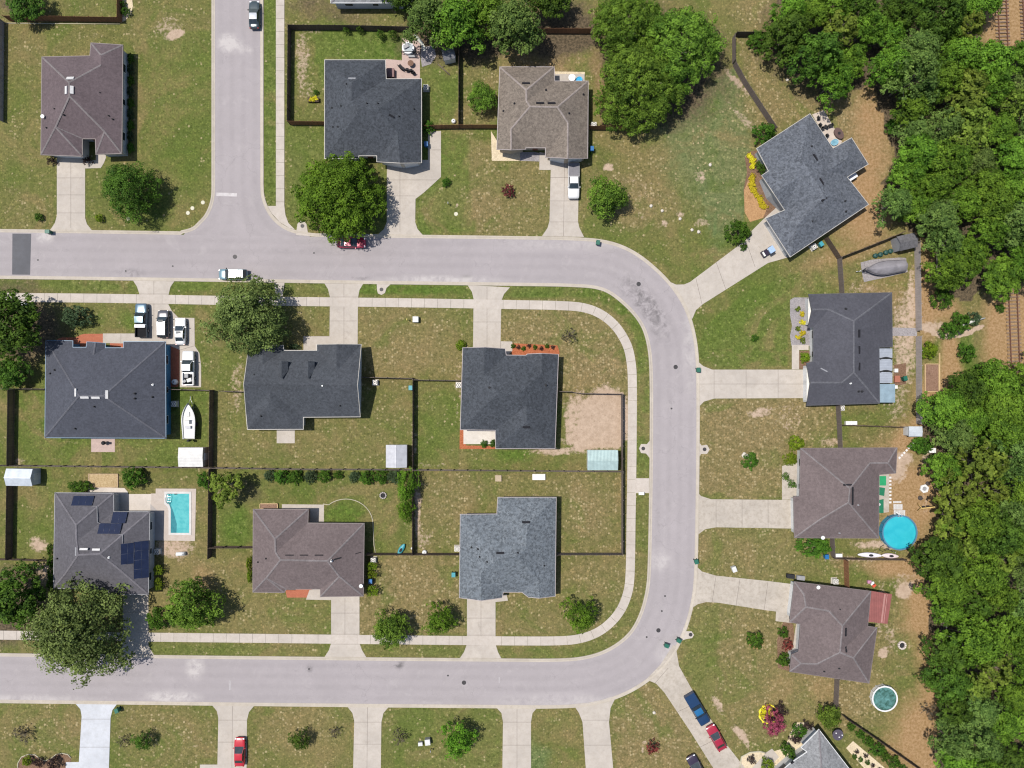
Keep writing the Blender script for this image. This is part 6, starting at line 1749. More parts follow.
fence([(921.8, 336), (922, 380), (922.3, 424)], FENCE_GREY, 'pale weathered fence beside the raised garden frames')
fence([(840.5, 404), (841.8, 427), (842.8, 449)], FENCE_MID, 'weathered fence between charcoal house and mauve grey pool house')
fence([(842.5, 425.2), (905, 427.5)], FENCE_DARK, 'low fence from the weathered fence to the white metal shed', 1.5)
fence([(834.5, 537), (835.5, 558)], FENCE_MID, 'short weathered fence below the wide leafy hedge')
fence([(835.5, 559.3), (872, 560.3), (906, 560.5)], FENCE_DARK, 'dark fence with kayaks leaning along it', 1.5)
fence([(848.5, 562), (849.5, 589)], FENCE_BROWN, 'brown fence from the kayak fence to the dusty mauve house')
fence([(839.5, 680), (838, 712)], FENCE_MID, 'weathered fence from the dusty mauve house to the leafy corner tree')
fence([(846, 719), (880, 742), (925, 774)], FENCE_DARK, 'dark diagonal garden fence behind a row of small shrubs')
fence([(946.5, 600), (947, 655), (945.5, 692)], T_GREY, 'thin wire fence at the edge of the wood', 1.6, wire=True, post_gap=4.5)
fence([(7.3, 390), (6.3, 466)], FENCE_DARK, 'upper length of the dark western fence, above the white metal shed')
fence([(6.2, 483), (5, 560)], FENCE_DARK, 'lower length of the dark western fence, below the white metal shed')
fence([(-5, 389), (44, 389.2)], FENCE_MID, 'thin fence joining the western fence to the blue walled house')
fence([(-30, 466), (60, 466.8), (209, 468.5)], FENCE_MID, 'long back fence behind the blue walled house')
fence([(209.3, 391), (208.6, 467)], FENCE_DARK, 'dark fence between the motor boat yard and the gabled house yard')
fence([(208.4, 469.5), (207.2, 559)], FENCE_DARK, 'dark fence between the pool and the mauve brown house yard')
fence([(167, 389.5), (209, 390.6)], FENCE_MID, 'short fence behind the white loaded pickup')
fence([(219, 391.3), (247, 392)], FENCE_MID, 'short fence on the west side of the gabled house')
fence([(209.5, 468.5), (300, 470), (413, 470.3)], FENCE_MID, 'long back fence behind the gabled house with a shrub row')
fence([(361, 377.3), (412, 378.5)], FENCE_MID, 'fence joining the gabled house to the dark dividing fence')
fence([(412.5, 379), (412.4, 469.5)], FENCE_DARK, 'dark dividing fence beside the grey gable shed')
fence([(412.4, 471.5), (412, 555)], FENCE_DARK, 'dark dividing fence beside the narrow bright tree')
fence([(412.8, 380), (461, 380.6)], FENCE_MID, 'fence joining the dividing fence to the red mulch bed house')
fence([(413, 470.6), (520, 471.5), (623, 472.3)], FENCE_MID, 'long back fence behind the red mulch bed house')
fence([(559, 391.5), (572, 392), (580, 393.5), (622.5, 394.2)], FENCE_MID, 'fence along the north of the bare sand yard')
fence([(622.6, 394.4), (622.9, 471.8)], FENCE_MID, 'fence between the bare sand yard and the sidewalk')
fence([(623, 473), (623, 555)], FENCE_MID, 'fence between the pale blue grey house yard and the sidewalk')
fence([(622.8, 555.2), (557.5, 555.2)], FENCE_MID, 'fence from the sidewalk to the pale blue grey house')
fence([(462, 555.4), (412.2, 555.4)], FENCE_DARK, 'fence between the mauve house lawn and the pale blue grey house')
fence([(411.8, 555.4), (365, 555.2)], FENCE_DARK, 'fence by the blue kayak beside the clipped lime hedges')
fence([(207.5, 548.5), (252, 548.5)], FENCE_DARK, 'short fence on the west side of the mauve brown hip roofed house')
fence([(-20, 560), (20, 560.5), (52, 562)], FENCE_DARK, 'low dark fence at the west wall of the solar panel house', 1.2)

# ------------------------------------------------------------------ sheds
def shed(px, py, w, d, h, label, roofmat, wallmat, ridge='y', ang=0.0, pitch=.32, door_side=None, zc=None, cat='shed', over=.12):
    """Small gabled shed; px, py the middle of its roof."""
    p = W(px, py, h + .2); o = empty('shed', (p.x, p.y, 0), 0, label, cat)
    W2, D2 = w / 2, d / 2
    if ridge == 'x': rr = pitch * D2
    else: rr = pitch * W2
    m = MB(); e = 0
    if ridge == 'y':
        vs = [(-W2, -D2, 0), (W2, -D2, 0), (W2, D2, 0), (-W2, D2, 0), (-W2, -D2, h), (W2, -D2, h), (W2, D2, h), (-W2, D2, h), (0, -D2, h + rr), (0, D2, h + rr)]
        fs = [(0, 1, 5, 8, 4), (2, 3, 7, 9, 6), (1, 2, 6, 5), (3, 0, 4, 7)]
    else:
        vs = [(-W2, -D2, 0), (W2, -D2, 0), (W2, D2, 0), (-W2, D2, 0), (-W2, -D2, h), (W2, -D2, h), (W2, D2, h), (-W2, D2, h), (-W2, 0, h + rr), (W2, 0, h + rr)]
        fs = [(0, 1, 5, 4), (2, 3, 7, 6), (1, 2, 6, 9, 5), (3, 0, 4, 8, 7)]
    m.add(vs, fs); m.build('wall', wallmat, o, True)
    m = MB(); a = over; t = .05
    if ridge == 'y':
        for s in (-1, 1):
            q = [(0, -D2 - a, h + rr + .02), (s * (W2 + a), -D2 - a, h - pitch * a + .02), (s * (W2 + a), D2 + a, h - pitch * a + .02), (0, D2 + a, h + rr + .02)]
            m.add(q + [(x, y, z + t) for x, y, z in q], [(0, 1, 2, 3), (7, 6, 5, 4), (0, 4, 5, 1), (1, 5, 6, 2), (2, 6, 7, 3)] if s > 0 else [(3, 2, 1, 0), (4, 5, 6, 7), (1, 5, 4, 0), (2, 6, 5, 1), (3, 7, 6, 2)])
    else:
        for s in (-1, 1):
            q = [(-W2 - a, 0, h + rr + .02), (-W2 - a, s * (D2 + a), h - pitch * a + .02), (W2 + a, s * (D2 + a), h - pitch * a + .02), (W2 + a, 0, h + rr + .02)]
            m.add(q + [(x, y, z + t) for x, y, z in q], [(3, 2, 1, 0), (4, 5, 6, 7), (1, 5, 4, 0), (2, 6, 5, 1), (3, 7, 6, 2)] if s > 0 else [(0, 1, 2, 3), (7, 6, 5, 4), (0, 4, 5, 1), (1, 5, 6, 2), (2, 6, 7, 3)])
    ro = m.build('roof', roofmat, o, True)
    m = MB()
    if ridge == 'y': m.box((0, 0, h + rr + .075), (.16, d + 2 * a, .04)); 
    else: m.box((0, 0, h + rr + .075), (w + 2 * a, .16, .04))
    m.build('ridge_cap', roofmat, ro, True)
    m = MB()
    if ridge == 'y': m.box((0, -D2 - .02, .95), (1.2, .05, 1.8))
    else: m.box((W2 + .02, 0, .95), (.05, 1.2, 1.8))
    dr = m.build('door', OFFWHITE, o, True); m = MB()
    m.box((.4, -D2 - .06, .95) if ridge == 'y' else (W2 + .06, .4, .95), (.05, .04, .12) if ridge == 'y' else (.04, .05, .12)); m.build('handle', DARK, dr, True)
    o.rotation_euler = (0, 0, R(ang))
    return o


WH_ROOF = M_corrugated('white_shed_roof', (.44, .43, .41, 1), 'y', 1.2, .6, 0.0); AQ_ROOF = M_corrugated('aqua_shed_roof', (.25, .33, .32, 1), 'x', 1.3, .5, .1)
GR_ROOF = M_corrugated('pale_grey_shed_roof', (.33, .33, .35, 1), 'y', 1.5, .5, .1); MET = M_corrugated('white_metal_roof', (.40, .43, .46, 1), 'x', 2.2, .45, .2)
shed(190.3, 457.3, 4.05, 3.15, 2.3, 'white roofed shed at the fence corner behind the motor boat', WH_ROOF, W_TAN, 'x', 0, .12, over=.08)
shed(396.2, 456.3, 3.35, 3.65, 2.1, 'pale grey gabled shed beside the dark dividing fence', GR_ROOF, OFFWHITE, 'y')
shed(602.8, 460.3, 5.0, 3.2, 2.1, 'pale aqua roofed shed below the bare sand yard', AQ_ROOF, W_WHITE, 'x', 0, .2)
shed(18.5, 477.5, 4.3, 2.7, 2.2, 'white metal shed straddling the western fence line', MET, W_WHITE, 'x', -1, .35)
shed(907.8, 241.5, 2.9, 2.3, 2.2, 'dark grey roofed shed tucked under trees by the covered boat', M_shingle('dark_shed_shingle', (.085, .083, .088, 1)), GREY, 'x', 13, .5)
shed(916, 431.5, 2.1, 1.5, 1.8, 'small white metal shed at the end of the low fence', MET, W_WHITE, 'x', 0, .15)
shed(448.5, 53.5, 1.9, 1.7, 1.7, 'grey roofed playhouse shaded by trees beside the patio', M_shingle('playhouse_shingle', (.11, .11, .12, 1)), OFFWHITE, 'x', 12, .4, cat='playhouse')

# ------------------------------------------------------------------ beds, patios and paths (ground coverings)
flat('planting_bed', [(508, 343), (557.5, 345.5), (559.5, 352), (559, 356), (536, 357), (512, 356)], 0.03, MULCH_RED)
flat('porch_floor', [(285, 588), (312, 588), (311, 597.5), (287, 597.5)], 0.03, RED_PAVER)
flat('walkway', [(309.5, 590), (322, 588), (322, 596), (331.5, 596.5), (331.5, 600), (306, 599.5)], 0.044, CONC)
flat('planting_bed', [(459.9, 428), (466, 428), (466, 445.5), (496, 446), (496, 449), (459.5, 449)], 0.03, MULCH_RED)
flat('planting_bed', [(55, 344.5), (57.5, 339), (62, 337.5), (76, 337.4), (81, 334.6), (85, 333.8), (103, 333.8), (103, 349), (58, 349)], 0.028, RED_PAVER)
flat('planting_bed', [(110, 341.2), (126, 341.2), (126, 349), (110, 349)], 0.028, RED_PAVER)
flat('walkway', [(166, 339.5), (172.5, 339), (179.5, 346), (179.8, 379), (178, 387), (160, 387), (160, 344)], 0.028, RED_PAVER)
flat('patio', [(491, 131), (503, 151), (503, 149.5), (520, 153), (520, 161), (492, 160.8), (491.5, 150)], 0.026, GRAVEL_TAN)
flat('walkway', [(520, 152), (535, 152), (539.3, 153), (539.3, 161.5), (520, 160.8)], 0.03, GRAVEL_GREY)
flat('planting_bed', [(745, 158), (748, 152), (760, 150), (772, 176), (786, 212), (776, 210), (764, 218), (753, 221), (745, 212), (743.5, 190), (747, 172)], 0.03, MULCH_BROWN)
flat('planting_bed', [(744, 190), (750, 176), (756, 190), (768, 206), (763, 218), (750, 222), (744.5, 212)], 0.034, MULCH_PINE)
flat('planting_bed', [(790, 300), (794, 297.5), (812, 297.5), (812, 346), (791.5, 346), (790, 336), (792, 326), (790, 315)], 0.03, GRAVEL_GREY)
flat('planting_bed', [(799.2, 351), (811, 351), (811, 369), (799.2, 369)], 0.03, MULCH_BROWN)
flat('planting_bed', [(777, 640), (784, 620), (793, 624), (796, 652), (792, 672), (778, 668)], 0.03, MULCH_BROWN)
flat('planting_bed', [(17.5, 770), (18, 763), (21.5, 757), (28, 754.4), (35, 754.8), (40, 758.5), (45, 761), (51, 758.5), (56, 754.5), (62, 753.2), (68, 754.5), (71, 758), (70.5, 775), (18, 775)], 0.03, MULCH_BROWN)
flat('planting_bed', [(126, -2), (132, -2), (133, 6), (131, 14), (126, 20), (121, 23), (120, 17), (118, -2)], 0.026, GRAVEL_TAN)
flat('planting_bed', [(740, 768), (741.5, 757), (750, 752.5), (760, 751.5), (766, 753), (752, 768)], 0.03, GRAVEL_TAN)
flat('planting_bed', [(771, 752), (785, 748), (790, 733), (797, 722.5), (806, 722), (818, 734), (795, 762), (790, 775), (765, 775), (768, 760)], 0.028, GRAVEL_TAN)
flat('walkway', [(752, 768), (766, 752.5), (772, 748.5), (779, 757), (768, 768), (760, 776), (748, 776)], 0.040, CONC)
flat('planting_bed', [(846, 748), (853, 741), (892, 774), (880, 786)], 0.03, GRAVEL_TAN)
flat('planting_bed', [(866, 738), (872, 741), (905, 768), (896, 768)], 0.026, MULCH_BROWN)
flat('path', [(892, 327.5), (917, 328), (917, 336), (892, 336)], 0.03, GRAVEL_GREY)
flat('patio', [(101, 436), (101, 447), (92, 452), (91, 436)] and [(91.3, 434), (115, 434), (115, 452), (91.3, 452)], 0.035, PINK_PAVER)
flat('patio', [(385.8, 59), (402, 60.5), (402, 38.5), (420, 39.5), (420, 79), (384, 84)], 0.035, PINK_PAVER)
flat('patio', [(276.8, 430), (294.8, 430), (294.8, 443.2), (276.8, 443.2)], 0.04, CONC)
flat('patio', [(463.5, 428.5), (496.2, 428.5), (496.2, 444), (463.5, 444)], 0.05, M_concrete('cream_patio_concrete', (.46, .42, .37, 1)))
flat('patio', [(553, 74), (584.5, 74), (584.5, 85), (553, 85)], 0.04, CONC)
flat('gravel_strip', [(554, 71.5), (585, 72), (584.7, 74.5), (554, 74.5)], 0.025, GRAVEL_TAN)
flat('patio', [(812, 114.5), (823.8, 110.2), (842, 142), (835, 149.5), (832, 149)], 0.04, M_concrete('cream_patio', (.40, .34, .29, 1)))
flat('walkway', [(282, 504.2), (324, 504.6), (324, 522), (317.5, 522), (317.5, 514), (305, 514), (282, 514)], 0.04, CONC)
flat('patio', [(303, 507), (318, 507), (318, 524), (303, 524)], 0.044, CONC_OLD)
flat('pool_deck', [(155.8, 488.5), (196.2, 488.7), (195, 541), (163.5, 540.5), (163.5, 515.5), (151, 515), (151, 493.5), (155.8, 493.5)], 0.04, M_concrete('pool_deck_concrete', (.36, .31, .27, 1)))
flat('pool_deck', [(150.5, 504), (163.4, 515.7), (163.4, 540.4), (150.5, 540.4)], 0.044, M_concrete('painted_shade_deck_concrete', (.29, .265, .25, 1)))  # deck strip along the house, shade put into its darker colour
flat('patio', [(88, 487), (124.5, 488), (128, 492), (128, 494), (151, 494), (151, 511), (112, 511), (112, 500), (88, 500)], 0.036, M_concrete('cream_terrace', (.42, .375, .33, 1)))
flat('patio', [(783, 466), (799, 462), (799, 497), (783, 499)], 0.036, CONC_OLD)
flat('patio', [(874, 474), (889, 474), (889, 512), (874, 514)], 0.03, CONC_OLD)
flat('patio', [(796, 624), (806, 624), (804, 652), (792, 652)], 0.046, CONC_OLD)
flat('garden_soil', [(894, 365), (906, 363), (906, 384), (894, 386)], 0.02, MULCH_BROWN)

# lawn edging: thin pale stone line round the lush half circle
def edging(pts, label, mat=OFFWHITE, r=.10):
    P_ = [W(*p, .05) for p in pts]; m = MB(); m.tube(P_, r, 6); o = m.build('lawn_edging', mat); tag(o, label, 'edging'); return o
ED = M_concrete('edging_stone', (.36, .33, .24, 1))
edging([(323, 504)] + [(346 + 27 * math.cos(R(a)) * 1.0, 524 - 25 * math.sin(R(a)) * 1.0) for a in range(130, -1, -10)] + [(374, 545), (375.5, 553)], 'thin pale edging round the half circle of lush lawn', ED, .08)
edging([(17.5, 770), (18, 763), (21.5, 757), (28, 754.4), (35, 754.8), (40, 758.5), (45, 761), (51, 758.5), (56, 754.5), (62, 753.2), (68, 754.5), (71, 758)], 'pale curved edging round the brown planting bed by the whitewashed driveway', ED, .09)
edging([(740, 768), (741.5, 757), (750, 752.5), (760, 751.5), (766, 753)], 'pale wall edging of the small bed beside the slanting driveway', ED, .14)
edging([(2, 23), (60, 23.6), (120, 24)], 'thin pale line of stone along the foot of the red brown fence', ED, .07)

# ------------------------------------------------------------------ pools
WATER = M_water('pool_water', (.045, .265, .275, 1), (.080, .325, .325, 1)); WATER_G = M_water('green_pool_water', (.022, .060, .042, 1), (.09, .20, .19, 1), 1.3); WATER_B = M_water('bright_round_pool_water', (.018, .275, .335, 1), (.032, .325, .375, 1), .4)


def rect_pool():
    c = W(179, 514); o = empty('swimming_pool', (c.x, c.y, 0), 0, 'rectangular swimming pool with a pale coping beside the solar panel house', 'pool')
    outp = [(164.5, 491.5), (191.5, 491.5), (191.5, 534.8), (168.8, 534.8), (168.8, 510.5), (167.5, 506.5), (164.5, 504)]
    inn = [(166.8, 493.6), (189.4, 493.6), (189.4, 532.8), (171, 532.8), (171, 509), (169.5, 504.5), (166.8, 502)]
    A_ = [W(*p) for p in outp]; B_ = [W(*p) for p in inn]; n = len(A_); m = MB()
    vs = [(p.x, p.y, .0) for p in A_] + [(p.x, p.y, .10) for p in A_] + [(p.x, p.y, .10) for p in B_] + [(p.x, p.y, .0) for p in B_]
    fs = []
    for i in range(n):
        j = (i + 1) % n
        for k in range(3): fs.append((k * n + i, (k + 1) * n + i, (k + 1) * n + j, k * n + j))
    m.add(vs, fs); m.build('coping', M_concrete('coping_concrete', (.43, .415, .395, 1)), o)
    m = MB(); m.add([(p.x, p.y, .052) for p in B_], [tuple(range(n))]); wt = m.build('water', WATER, o)
    if wt.data.polygons[0].normal.z < 0: wt.data.flip_normals()
    for k in range(2):
        m = MB(); x = W(168 + k * 2.2, 0).x; y = W(0, 494).y; m.tube([(x, y + .1, .1), (x, y + .1, .8), (x, y - .5, .95), (x, y - 1.3, .7), (x, y - 1.7, .06)], .045, 7); m.build('handrail', CHROME, o)
    m = MB()
    for k in range(3): p = W(169, 496.5 + k * 2.5); m.box((p.x, p.y, .056), (.55, .10, .012))
    m.build('ladder_step', CHROME, o)
    m = MB(); p = W(176, 494); m.box((p.x, p.y, .07), (.5, .16, .08)); m.build('skimmer', DARK, o)
    sl_ = [W(*q) for q in ((168.2, 501.5), (170.5, 503.5), (173, 510), (177, 524), (176.5, 532.6), (171.2, 532.6), (171.2, 509), (169.7, 504.3))]; m = MB(); m.prism([(q.x, q.y) for q in sl_], .050, .060); m.build('dark_water_sheet', M_water('deep_pool_water', (.015, .12, .145, 1), (.028, .16, .18, 1)), o)  # thin sheet of darker water colour along the pool's west side


rect_pool()


def round_pool(px, py, rpx, label, water, rim, wall, h=1.2, dirty=False):
    w = W(px, py, h); r = rpx * S * .99; o = empty('round_pool', (w.x, w.y, 0), 0, label, 'pool')
    m = MB(); m.ring((0, 0), r - .03, r, 0, h, 48); m.build('wall', wall, o, True)
    m = MB(); m.ring((0, 0), r - .14, r + .09, h, h + .06, 48); m.build('rim', rim, o, True)
    m = MB(); m.cyl((0, 0, h - .32), r - .04, .1, 48); m.build('water', water, o, True)
    pm = None
    for i in range(12):
        a = 2 * math.pi * i / 12
        if pm is None: q = MB().box((0, 0, h / 2), (.10, .14, h)).build('post', rim, o, True); pm = q.data
        else: q = bpy.data.objects.new('post', pm); COL.objects.link(q); q.parent = o
        q.location = ((r + .09) * math.cos(a), (r + .09) * math.sin(a), 0); q.rotation_euler = (0, 0, a)
    return o


BLUE_L = M_plain('blue_pool_liner', (.03, .20, .32, 1), .5)
o = round_pool(899.7, 532.6, 17.2, 'round bright blue pool with a dark blue rim behind the pool house', WATER_B, M_plain('dark_blue_rim', (.05, .13, .20, 1), .5), BLUE_L)
p_ = o; m = MB()
for yy in (-.25, .25): m.tube([(yy, 3.35, 0), (yy, 3.15, 1.45), (yy, 2.75, 1.45), (yy, 2.6, .6)], .035, 6)
for k in range(4): m.box((0, 3.32 - k * .05, .25 + k * .3), (.5, .12, .04))
m.build('ladder', WHITE, p_, True)
m = MB(); m.box((-.1, 2.88, 1.12), (.55, .22, .12)); m.build('skimmer', DARK, p_, True)
m = MB(); m.tube([(-2.1, -2.4, .1), (-2.7, -2.7, .06), (-2.9, -3.3, .05), (-2.2, -3.6, .05)], .05, 6); m.build('hose', DARK, p_, True)
o = round_pool(884.8, 698.8, 12.4, 'round pool of murky green water with a white rim on the lawn', WATER_G, WHITE, OFFWHITE, .9)

# ------------------------------------------------------------------ rubbish bins
def bin_(px, py, mat, label, ang=0, group=None):
    w = W(px, py, 1.0); o = empty('wheelie_bin', (w.x, w.y, .03), R(ang), label, 'rubbish bin', group)
    m = MB(); m.add([(-.24, -.28, .06), (.24, -.28, .06), (.24, .28, .06), (-.24, .28, .06), (-.31, -.36, 1.0), (.31, -.36, 1.0), (.31, .36, 1.0), (-.31, .36, 1.0)], [(3, 2, 1, 0), (4, 5, 6, 7), (0, 1, 5, 4), (1, 2, 6, 5), (2, 3, 7, 6), (3, 0, 4, 7)]); m.build('body', mat, o, True)
    m = MB(); m.box((0, .02, 1.04), (.68, .82, .07), taper=.92); m.box((0, .36, 1.05), (.5, .12, .08)); m.build('lid', mat, o, True)
    for s in (-1, 1): m = MB(); m.cyl((s * .27, .30, .12), .12, .07, 12, axis='x'); m.build('wheel', BLACK, o, True)
    return o


bin_(47.5, 231.5, GREENBIN, 'green wheelie bin at the corner house driveway', 90); bin_(598, 242.5, GREENBIN, 'green wheelie bin at the kerb where the upper bend begins', -10); bin_(698.6, 370, GREENBIN, 'green wheelie bin at the mouth of the charcoal house driveway', 0)
bin_(696.6, 562, GREENBIN, 'green wheelie bin at the kerb above the stained driveway of the dusty mauve house', 10); bin_(667, 646, GREENBIN, 'green wheelie bin standing in the road, one of two on the lower bend', 70); bin_(679.2, 641, GREENBIN, 'green wheelie bin on the kerb, one of two on the lower bend', 60)
bin_(116.5, 711, GREENBIN, 'green wheelie bin at the corner of the whitewashed driveway', 20); bin_(426, 144, BLUEBIN, 'blue wheelie bin on the slab beside the slate house', 5); bin_(592, 148.6, BLUEBIN, 'blue wheelie bin at the garage corner of the taupe house', 0)
bin_(370.3, 581.5, BLUEBIN, 'blue wheelie bin between the clipped lime hedges', 0); bin_(453.5, 575, CYANBIN, 'pale cyan bin at the wall of the pale blue grey house', 0); bin_(410.5, 388, CYANBIN, 'cyan bin against the dark dividing fence', 0); bin_(821.5, 244, CYANBIN, 'turquoise bin behind the corner of the angled house', 35)
bin_(905.5, 378.5, GREENBIN, 'green barrel like bin in the planter corner behind the lanai', 15); bin_(827, 557, BLUEBIN, 'blue bin at the end of the wide leafy hedge', 0)

# ------------------------------------------------------------------ odds and ends in the yards
def thing_mesh(name, m, mat, label, cat, group=None):
    o = m.build(name, mat); return tag(o, label, cat, group)


def box_at(name, px, py, size, mat, label, cat, ang=0, z=0, taper=1.0, group=None, top=None):
    w = W(px, py, z + size[2]); o = empty(name, (w.x, w.y, z), R(ang), label, cat, group)
    m = MB(); m.box((0, 0, size[2] / 2), size, 0, 0, taper); m.build('body', mat, o, True)
    m = MB(); m.box((0, 0, size[2] + .02), (size[0] * taper + .04, size[1] * taper + .04, .045)); m.build('lid', top or mat, o, True); return o


PALE_BOX = M_plain('pale_box', (.42, .42, .40, 1), .6)
box_at('utility_box', 415.5, 319.3, (1.0, 1.0, .8), M_plain('utility_green_grey', (.16, .18, .15, 1), .6), 'square utility box on the speckled lawn between two slate houses', 'utility box', 0, 0, .95, None, PALE_BOX)
box_at('utility_box', 427.5, 742.5, (.9, 1.0, .9), GREY, 'larger grey utility box on the lawn of the bare twiggy sapling', 'utility box', 8, 0, .95, None, PALE_BOX)
box_at('utility_box', 420.3, 744.2, (.75, .6, .5), GREY, 'smaller grey utility box beside the larger one', 'utility box', 5, 0, .95, None, PALE_BOX)
box_at('utility_box', 734.5, 569.5, (.7, .9, .8), PALE_BOX, 'pale utility box on the strip above the stained driveway', 'utility box', 20)
box_at('utility_box', 641.5, 493.5, (.9, .45, .5), WHITE, 'white box at the edge of the short verge path', 'utility box', 0)
box_at('electric_meter', 22.5, 303.8, (.7, .5, .6), WHITE, 'white box in the tree shade beside the western sidewalk', 'box', -15)
for px, py, lab in ((113, 0, ''),): pass
AC = lambda px, py, lab, ang=0: ac_unit(px, py, lab, ang)


def ac_unit(px, py, label, ang=0):
    w = W(px, py, .8); o = empty('air_conditioner', (w.x, w.y, 0), R(ang), label, 'air conditioner')
    m = MB(); m.box((0, 0, .42), (.85, .85, .8)); m.build('casing', OFFWHITE, o, True)
    m = MB(); m.ring((0, 0), .30, .37, .825, .85, 20); m.cyl((0, 0, .825), .09, .02, 10)
    for k in range(6): m.box((.18 * math.cos(k * 1.047), .18 * math.sin(k * 1.047), .832), (.30, .015, .012), k * 1.047)
    m.build('fan_guard', DARK, o, True); m = MB(); m.box((0, 0, .02), (1.1, 1.1, .06)); m.build('pad', CONC, o, True)


ac_unit(374.8, 382.5, 'pale air conditioner in the shade east of the gabled house'); ac_unit(457, 549, 'air conditioner west of the pale blue grey house'); ac_unit(458.5, 385, 'air conditioner west of the red mulch bed house'); ac_unit(156.5, 552, 'air conditioner beside the solar house wall')
ac_unit(836, 581.8, 'round topped air conditioner behind the dusty mauve house'); ac_unit(373, 560.5, 'air conditioner above the clipped lime hedges'); ac_unit(425.7, 87, 'air conditioner in the shade east of the slate house'); ac_unit(594, 124.5, 'air conditioner east of the taupe house by the fence')
ac_unit(842.2, 408, 'air conditioner under the charcoal house wall'); ac_unit(173.5, 404, 'air conditioner in the shade of the blue wall'); ac_unit(814.5, 246.5, 'air conditioner behind the corner of the angled house', 33)


def ball_tank(px, py, r, label, mat=WHITE, name='tank', cat='tank'):
    w = W(px, py, r); o = empty(name, (w.x, w.y, 0), 0, label, cat); m = MB(); m.cyl((0, 0, 0), r * .9, r * .9, 20); m.ball((0, 0, r * .9), r * .9, .5, 16); m.build('body', mat, o, True)
    m = MB(); m.cyl((0, 0, r * 1.33), r * .18, r * .14, 10); m.build('cap', DARK, o, True)


ball_tank(453.5, 120.8, .42, 'round white drum at the fence corner of the slate house yard'); ball_tank(424.3, 552.6, .45, 'round white drum by the dark fence between the two lawns'); ball_tank(174.2, 382, .55, 'white drum with a dark lid behind the loaded pickup')
ball_tank(879.5, 504.5, .25, 'small white ball like drum on the green mat'); ball_tank(411.8, 548.5, .2, 'tiny white drum by the blue kayak')


def fire_ring(px, py, rpx, label, mat):
    w = W(px, py); o = empty('fire_pit', (w.x, w.y, 0), 0, label, 'fire pit'); r = rpx * S; n = 11
    m = MB()
    for k in range(n): a = 2 * math.pi * k / n; m.box((r * .82 * math.cos(a), r * .82 * math.sin(a), .13), (r * .36, r * .42, .26), a, 0, .88)
    m.build('stone_ring', mat, o, True); m = MB(); m.cyl((0, 0, .0), r * .64, .05, 18); m.build('ash', DARK, o, True)


fire_ring(383.2, 495.3, 3.6, 'small round grey fire pit on the lawn by the narrow bright tree', M_concrete('fire_pit_block', (.30, .27, .25, 1))); fire_ring(901.6, 645, 4.2, 'pale stone fire pit on the lawn behind the dusty mauve house', M_concrete('fire_pit_stone', (.48, .42, .38, 1)))


def bed_ring(px, py, r, label, mat, core, flower=None):
    w = W(px, py); o = empty('planting_ring', (w.x, w.y, 0), 0, label, 'planting ring'); m = MB(); m.ring((0, 0), r * .86, r, 0, .14, 26, 0, lambda i: 1 + .06 * math.sin(i * 2.3)); m.build('edging', mat, o, True)
    m = MB(); m.cyl((0, 0, 0), r * .87, .06, 24); m.build('soil', core, o, True)


bed_ring(756, 641, 1.35, 'round mulch ring on the lower eastern lawn', MULCH_PINE, MULCH_PINE); bed_ring(768.5, 714, 1.75, 'round yellow flower ring beside the pink blossom tree', M_plain('yellow_edging', (.60, .50, .03, 1), .7), MULCH_BROWN)


def flowers(px, py, rx, ry, n, leaf, label, seed, z=.35, name='flower_bed', cat='flowers', size=.16, path=None):
    g = np.random.default_rng(seed); lob = []
    w = W(px, py, z)
    for i in range(n):
        if path: t = g.random() * (len(path) - 1); k = int(t); f = t - k; q = W(path[k][0] + (path[k + 1][0] - path[k][0]) * f, path[k][1] + (path[k + 1][1] - path[k][1]) * f, z); x, y = q.x - w.x + g.normal() * rx, q.y - w.y + g.normal() * rx
        else: a = g.random() * 6.28; q = math.sqrt(g.random()); x, y = q * rx * math.cos(a), q * ry * math.sin(a)
        lob.append((x, y, z * .55, g.uniform(.18, .3)))
    V, T = leaf_cloud(lob, 60, size, seed + 5); me = mesh_leaves(name, V, T, LEAF[leaf]); o = bpy.data.objects.new(name, me); COL.objects.link(o); o.location = (w.x, w.y, 0); tag(o, label, cat); return o


flowers(750, 163, .22, 0, 90, 'yellow', 'upper yellow flower drift in the bed of the angled house', 1, path=[(749.5, 155), (753, 160), (753.5, 167)])
flowers(757, 193, .22, 0, 200, 'yellow', 'long curved yellow flower drift in the bed of the angled house', 2, path=[(753.5, 175), (751.5, 181), (752.5, 187), (756, 193), (760, 199), (762, 204), (765.5, 208.5)])
flowers(767, 712.5, 1.25, 1.25, 50, 'yellow', 'yellow flowers filling the round flower ring', 3)
for k, (px, py, r) in enumerate(((798.3, 308.5, .35), (802.5, 313.8, .35), (803, 322.5, .4), (798.3, 328, .35), (803.2, 331.2, .55), (799, 336, .45), (803, 341, .5))):
    flowers(px, py, r, r, 10, 'lime' if k % 3 == 0 else 'yellow', 'small round yellow shrub in the grey gravel bed', 10 + k, .5, 'yellow_shrub', 'shrub')['group'] = 'yellow shrubs in the gravel bed'
shrub('hedge0', 805.5, 357.5, 6, 'larger yellow green shrub in the square bed by the charcoal house entry', 1.0)
flowers(313, 98, .8, .35, 20, 'yellow', 'yellow flowers growing in the dark planter box', 30, .9)
box_at('planter', 313.2, 99.5, (1.9, .75, .5), M_wood('planter_wood', (.06, .04, .03, 1)), 'dark planter box holding yellow flowers in the lush yard', 'planter')
for k, px in enumerate((513, 518, 523.5, 529, 535, 541, 547, 553)):
    shrub('plum' if k % 2 else 'shrub1', px, 346 + (k % 3) * 1.2, 2.6, 'tiny young plant in the red mulch bed', group='young plants in the red mulch bed', name='plant', cat='plant')
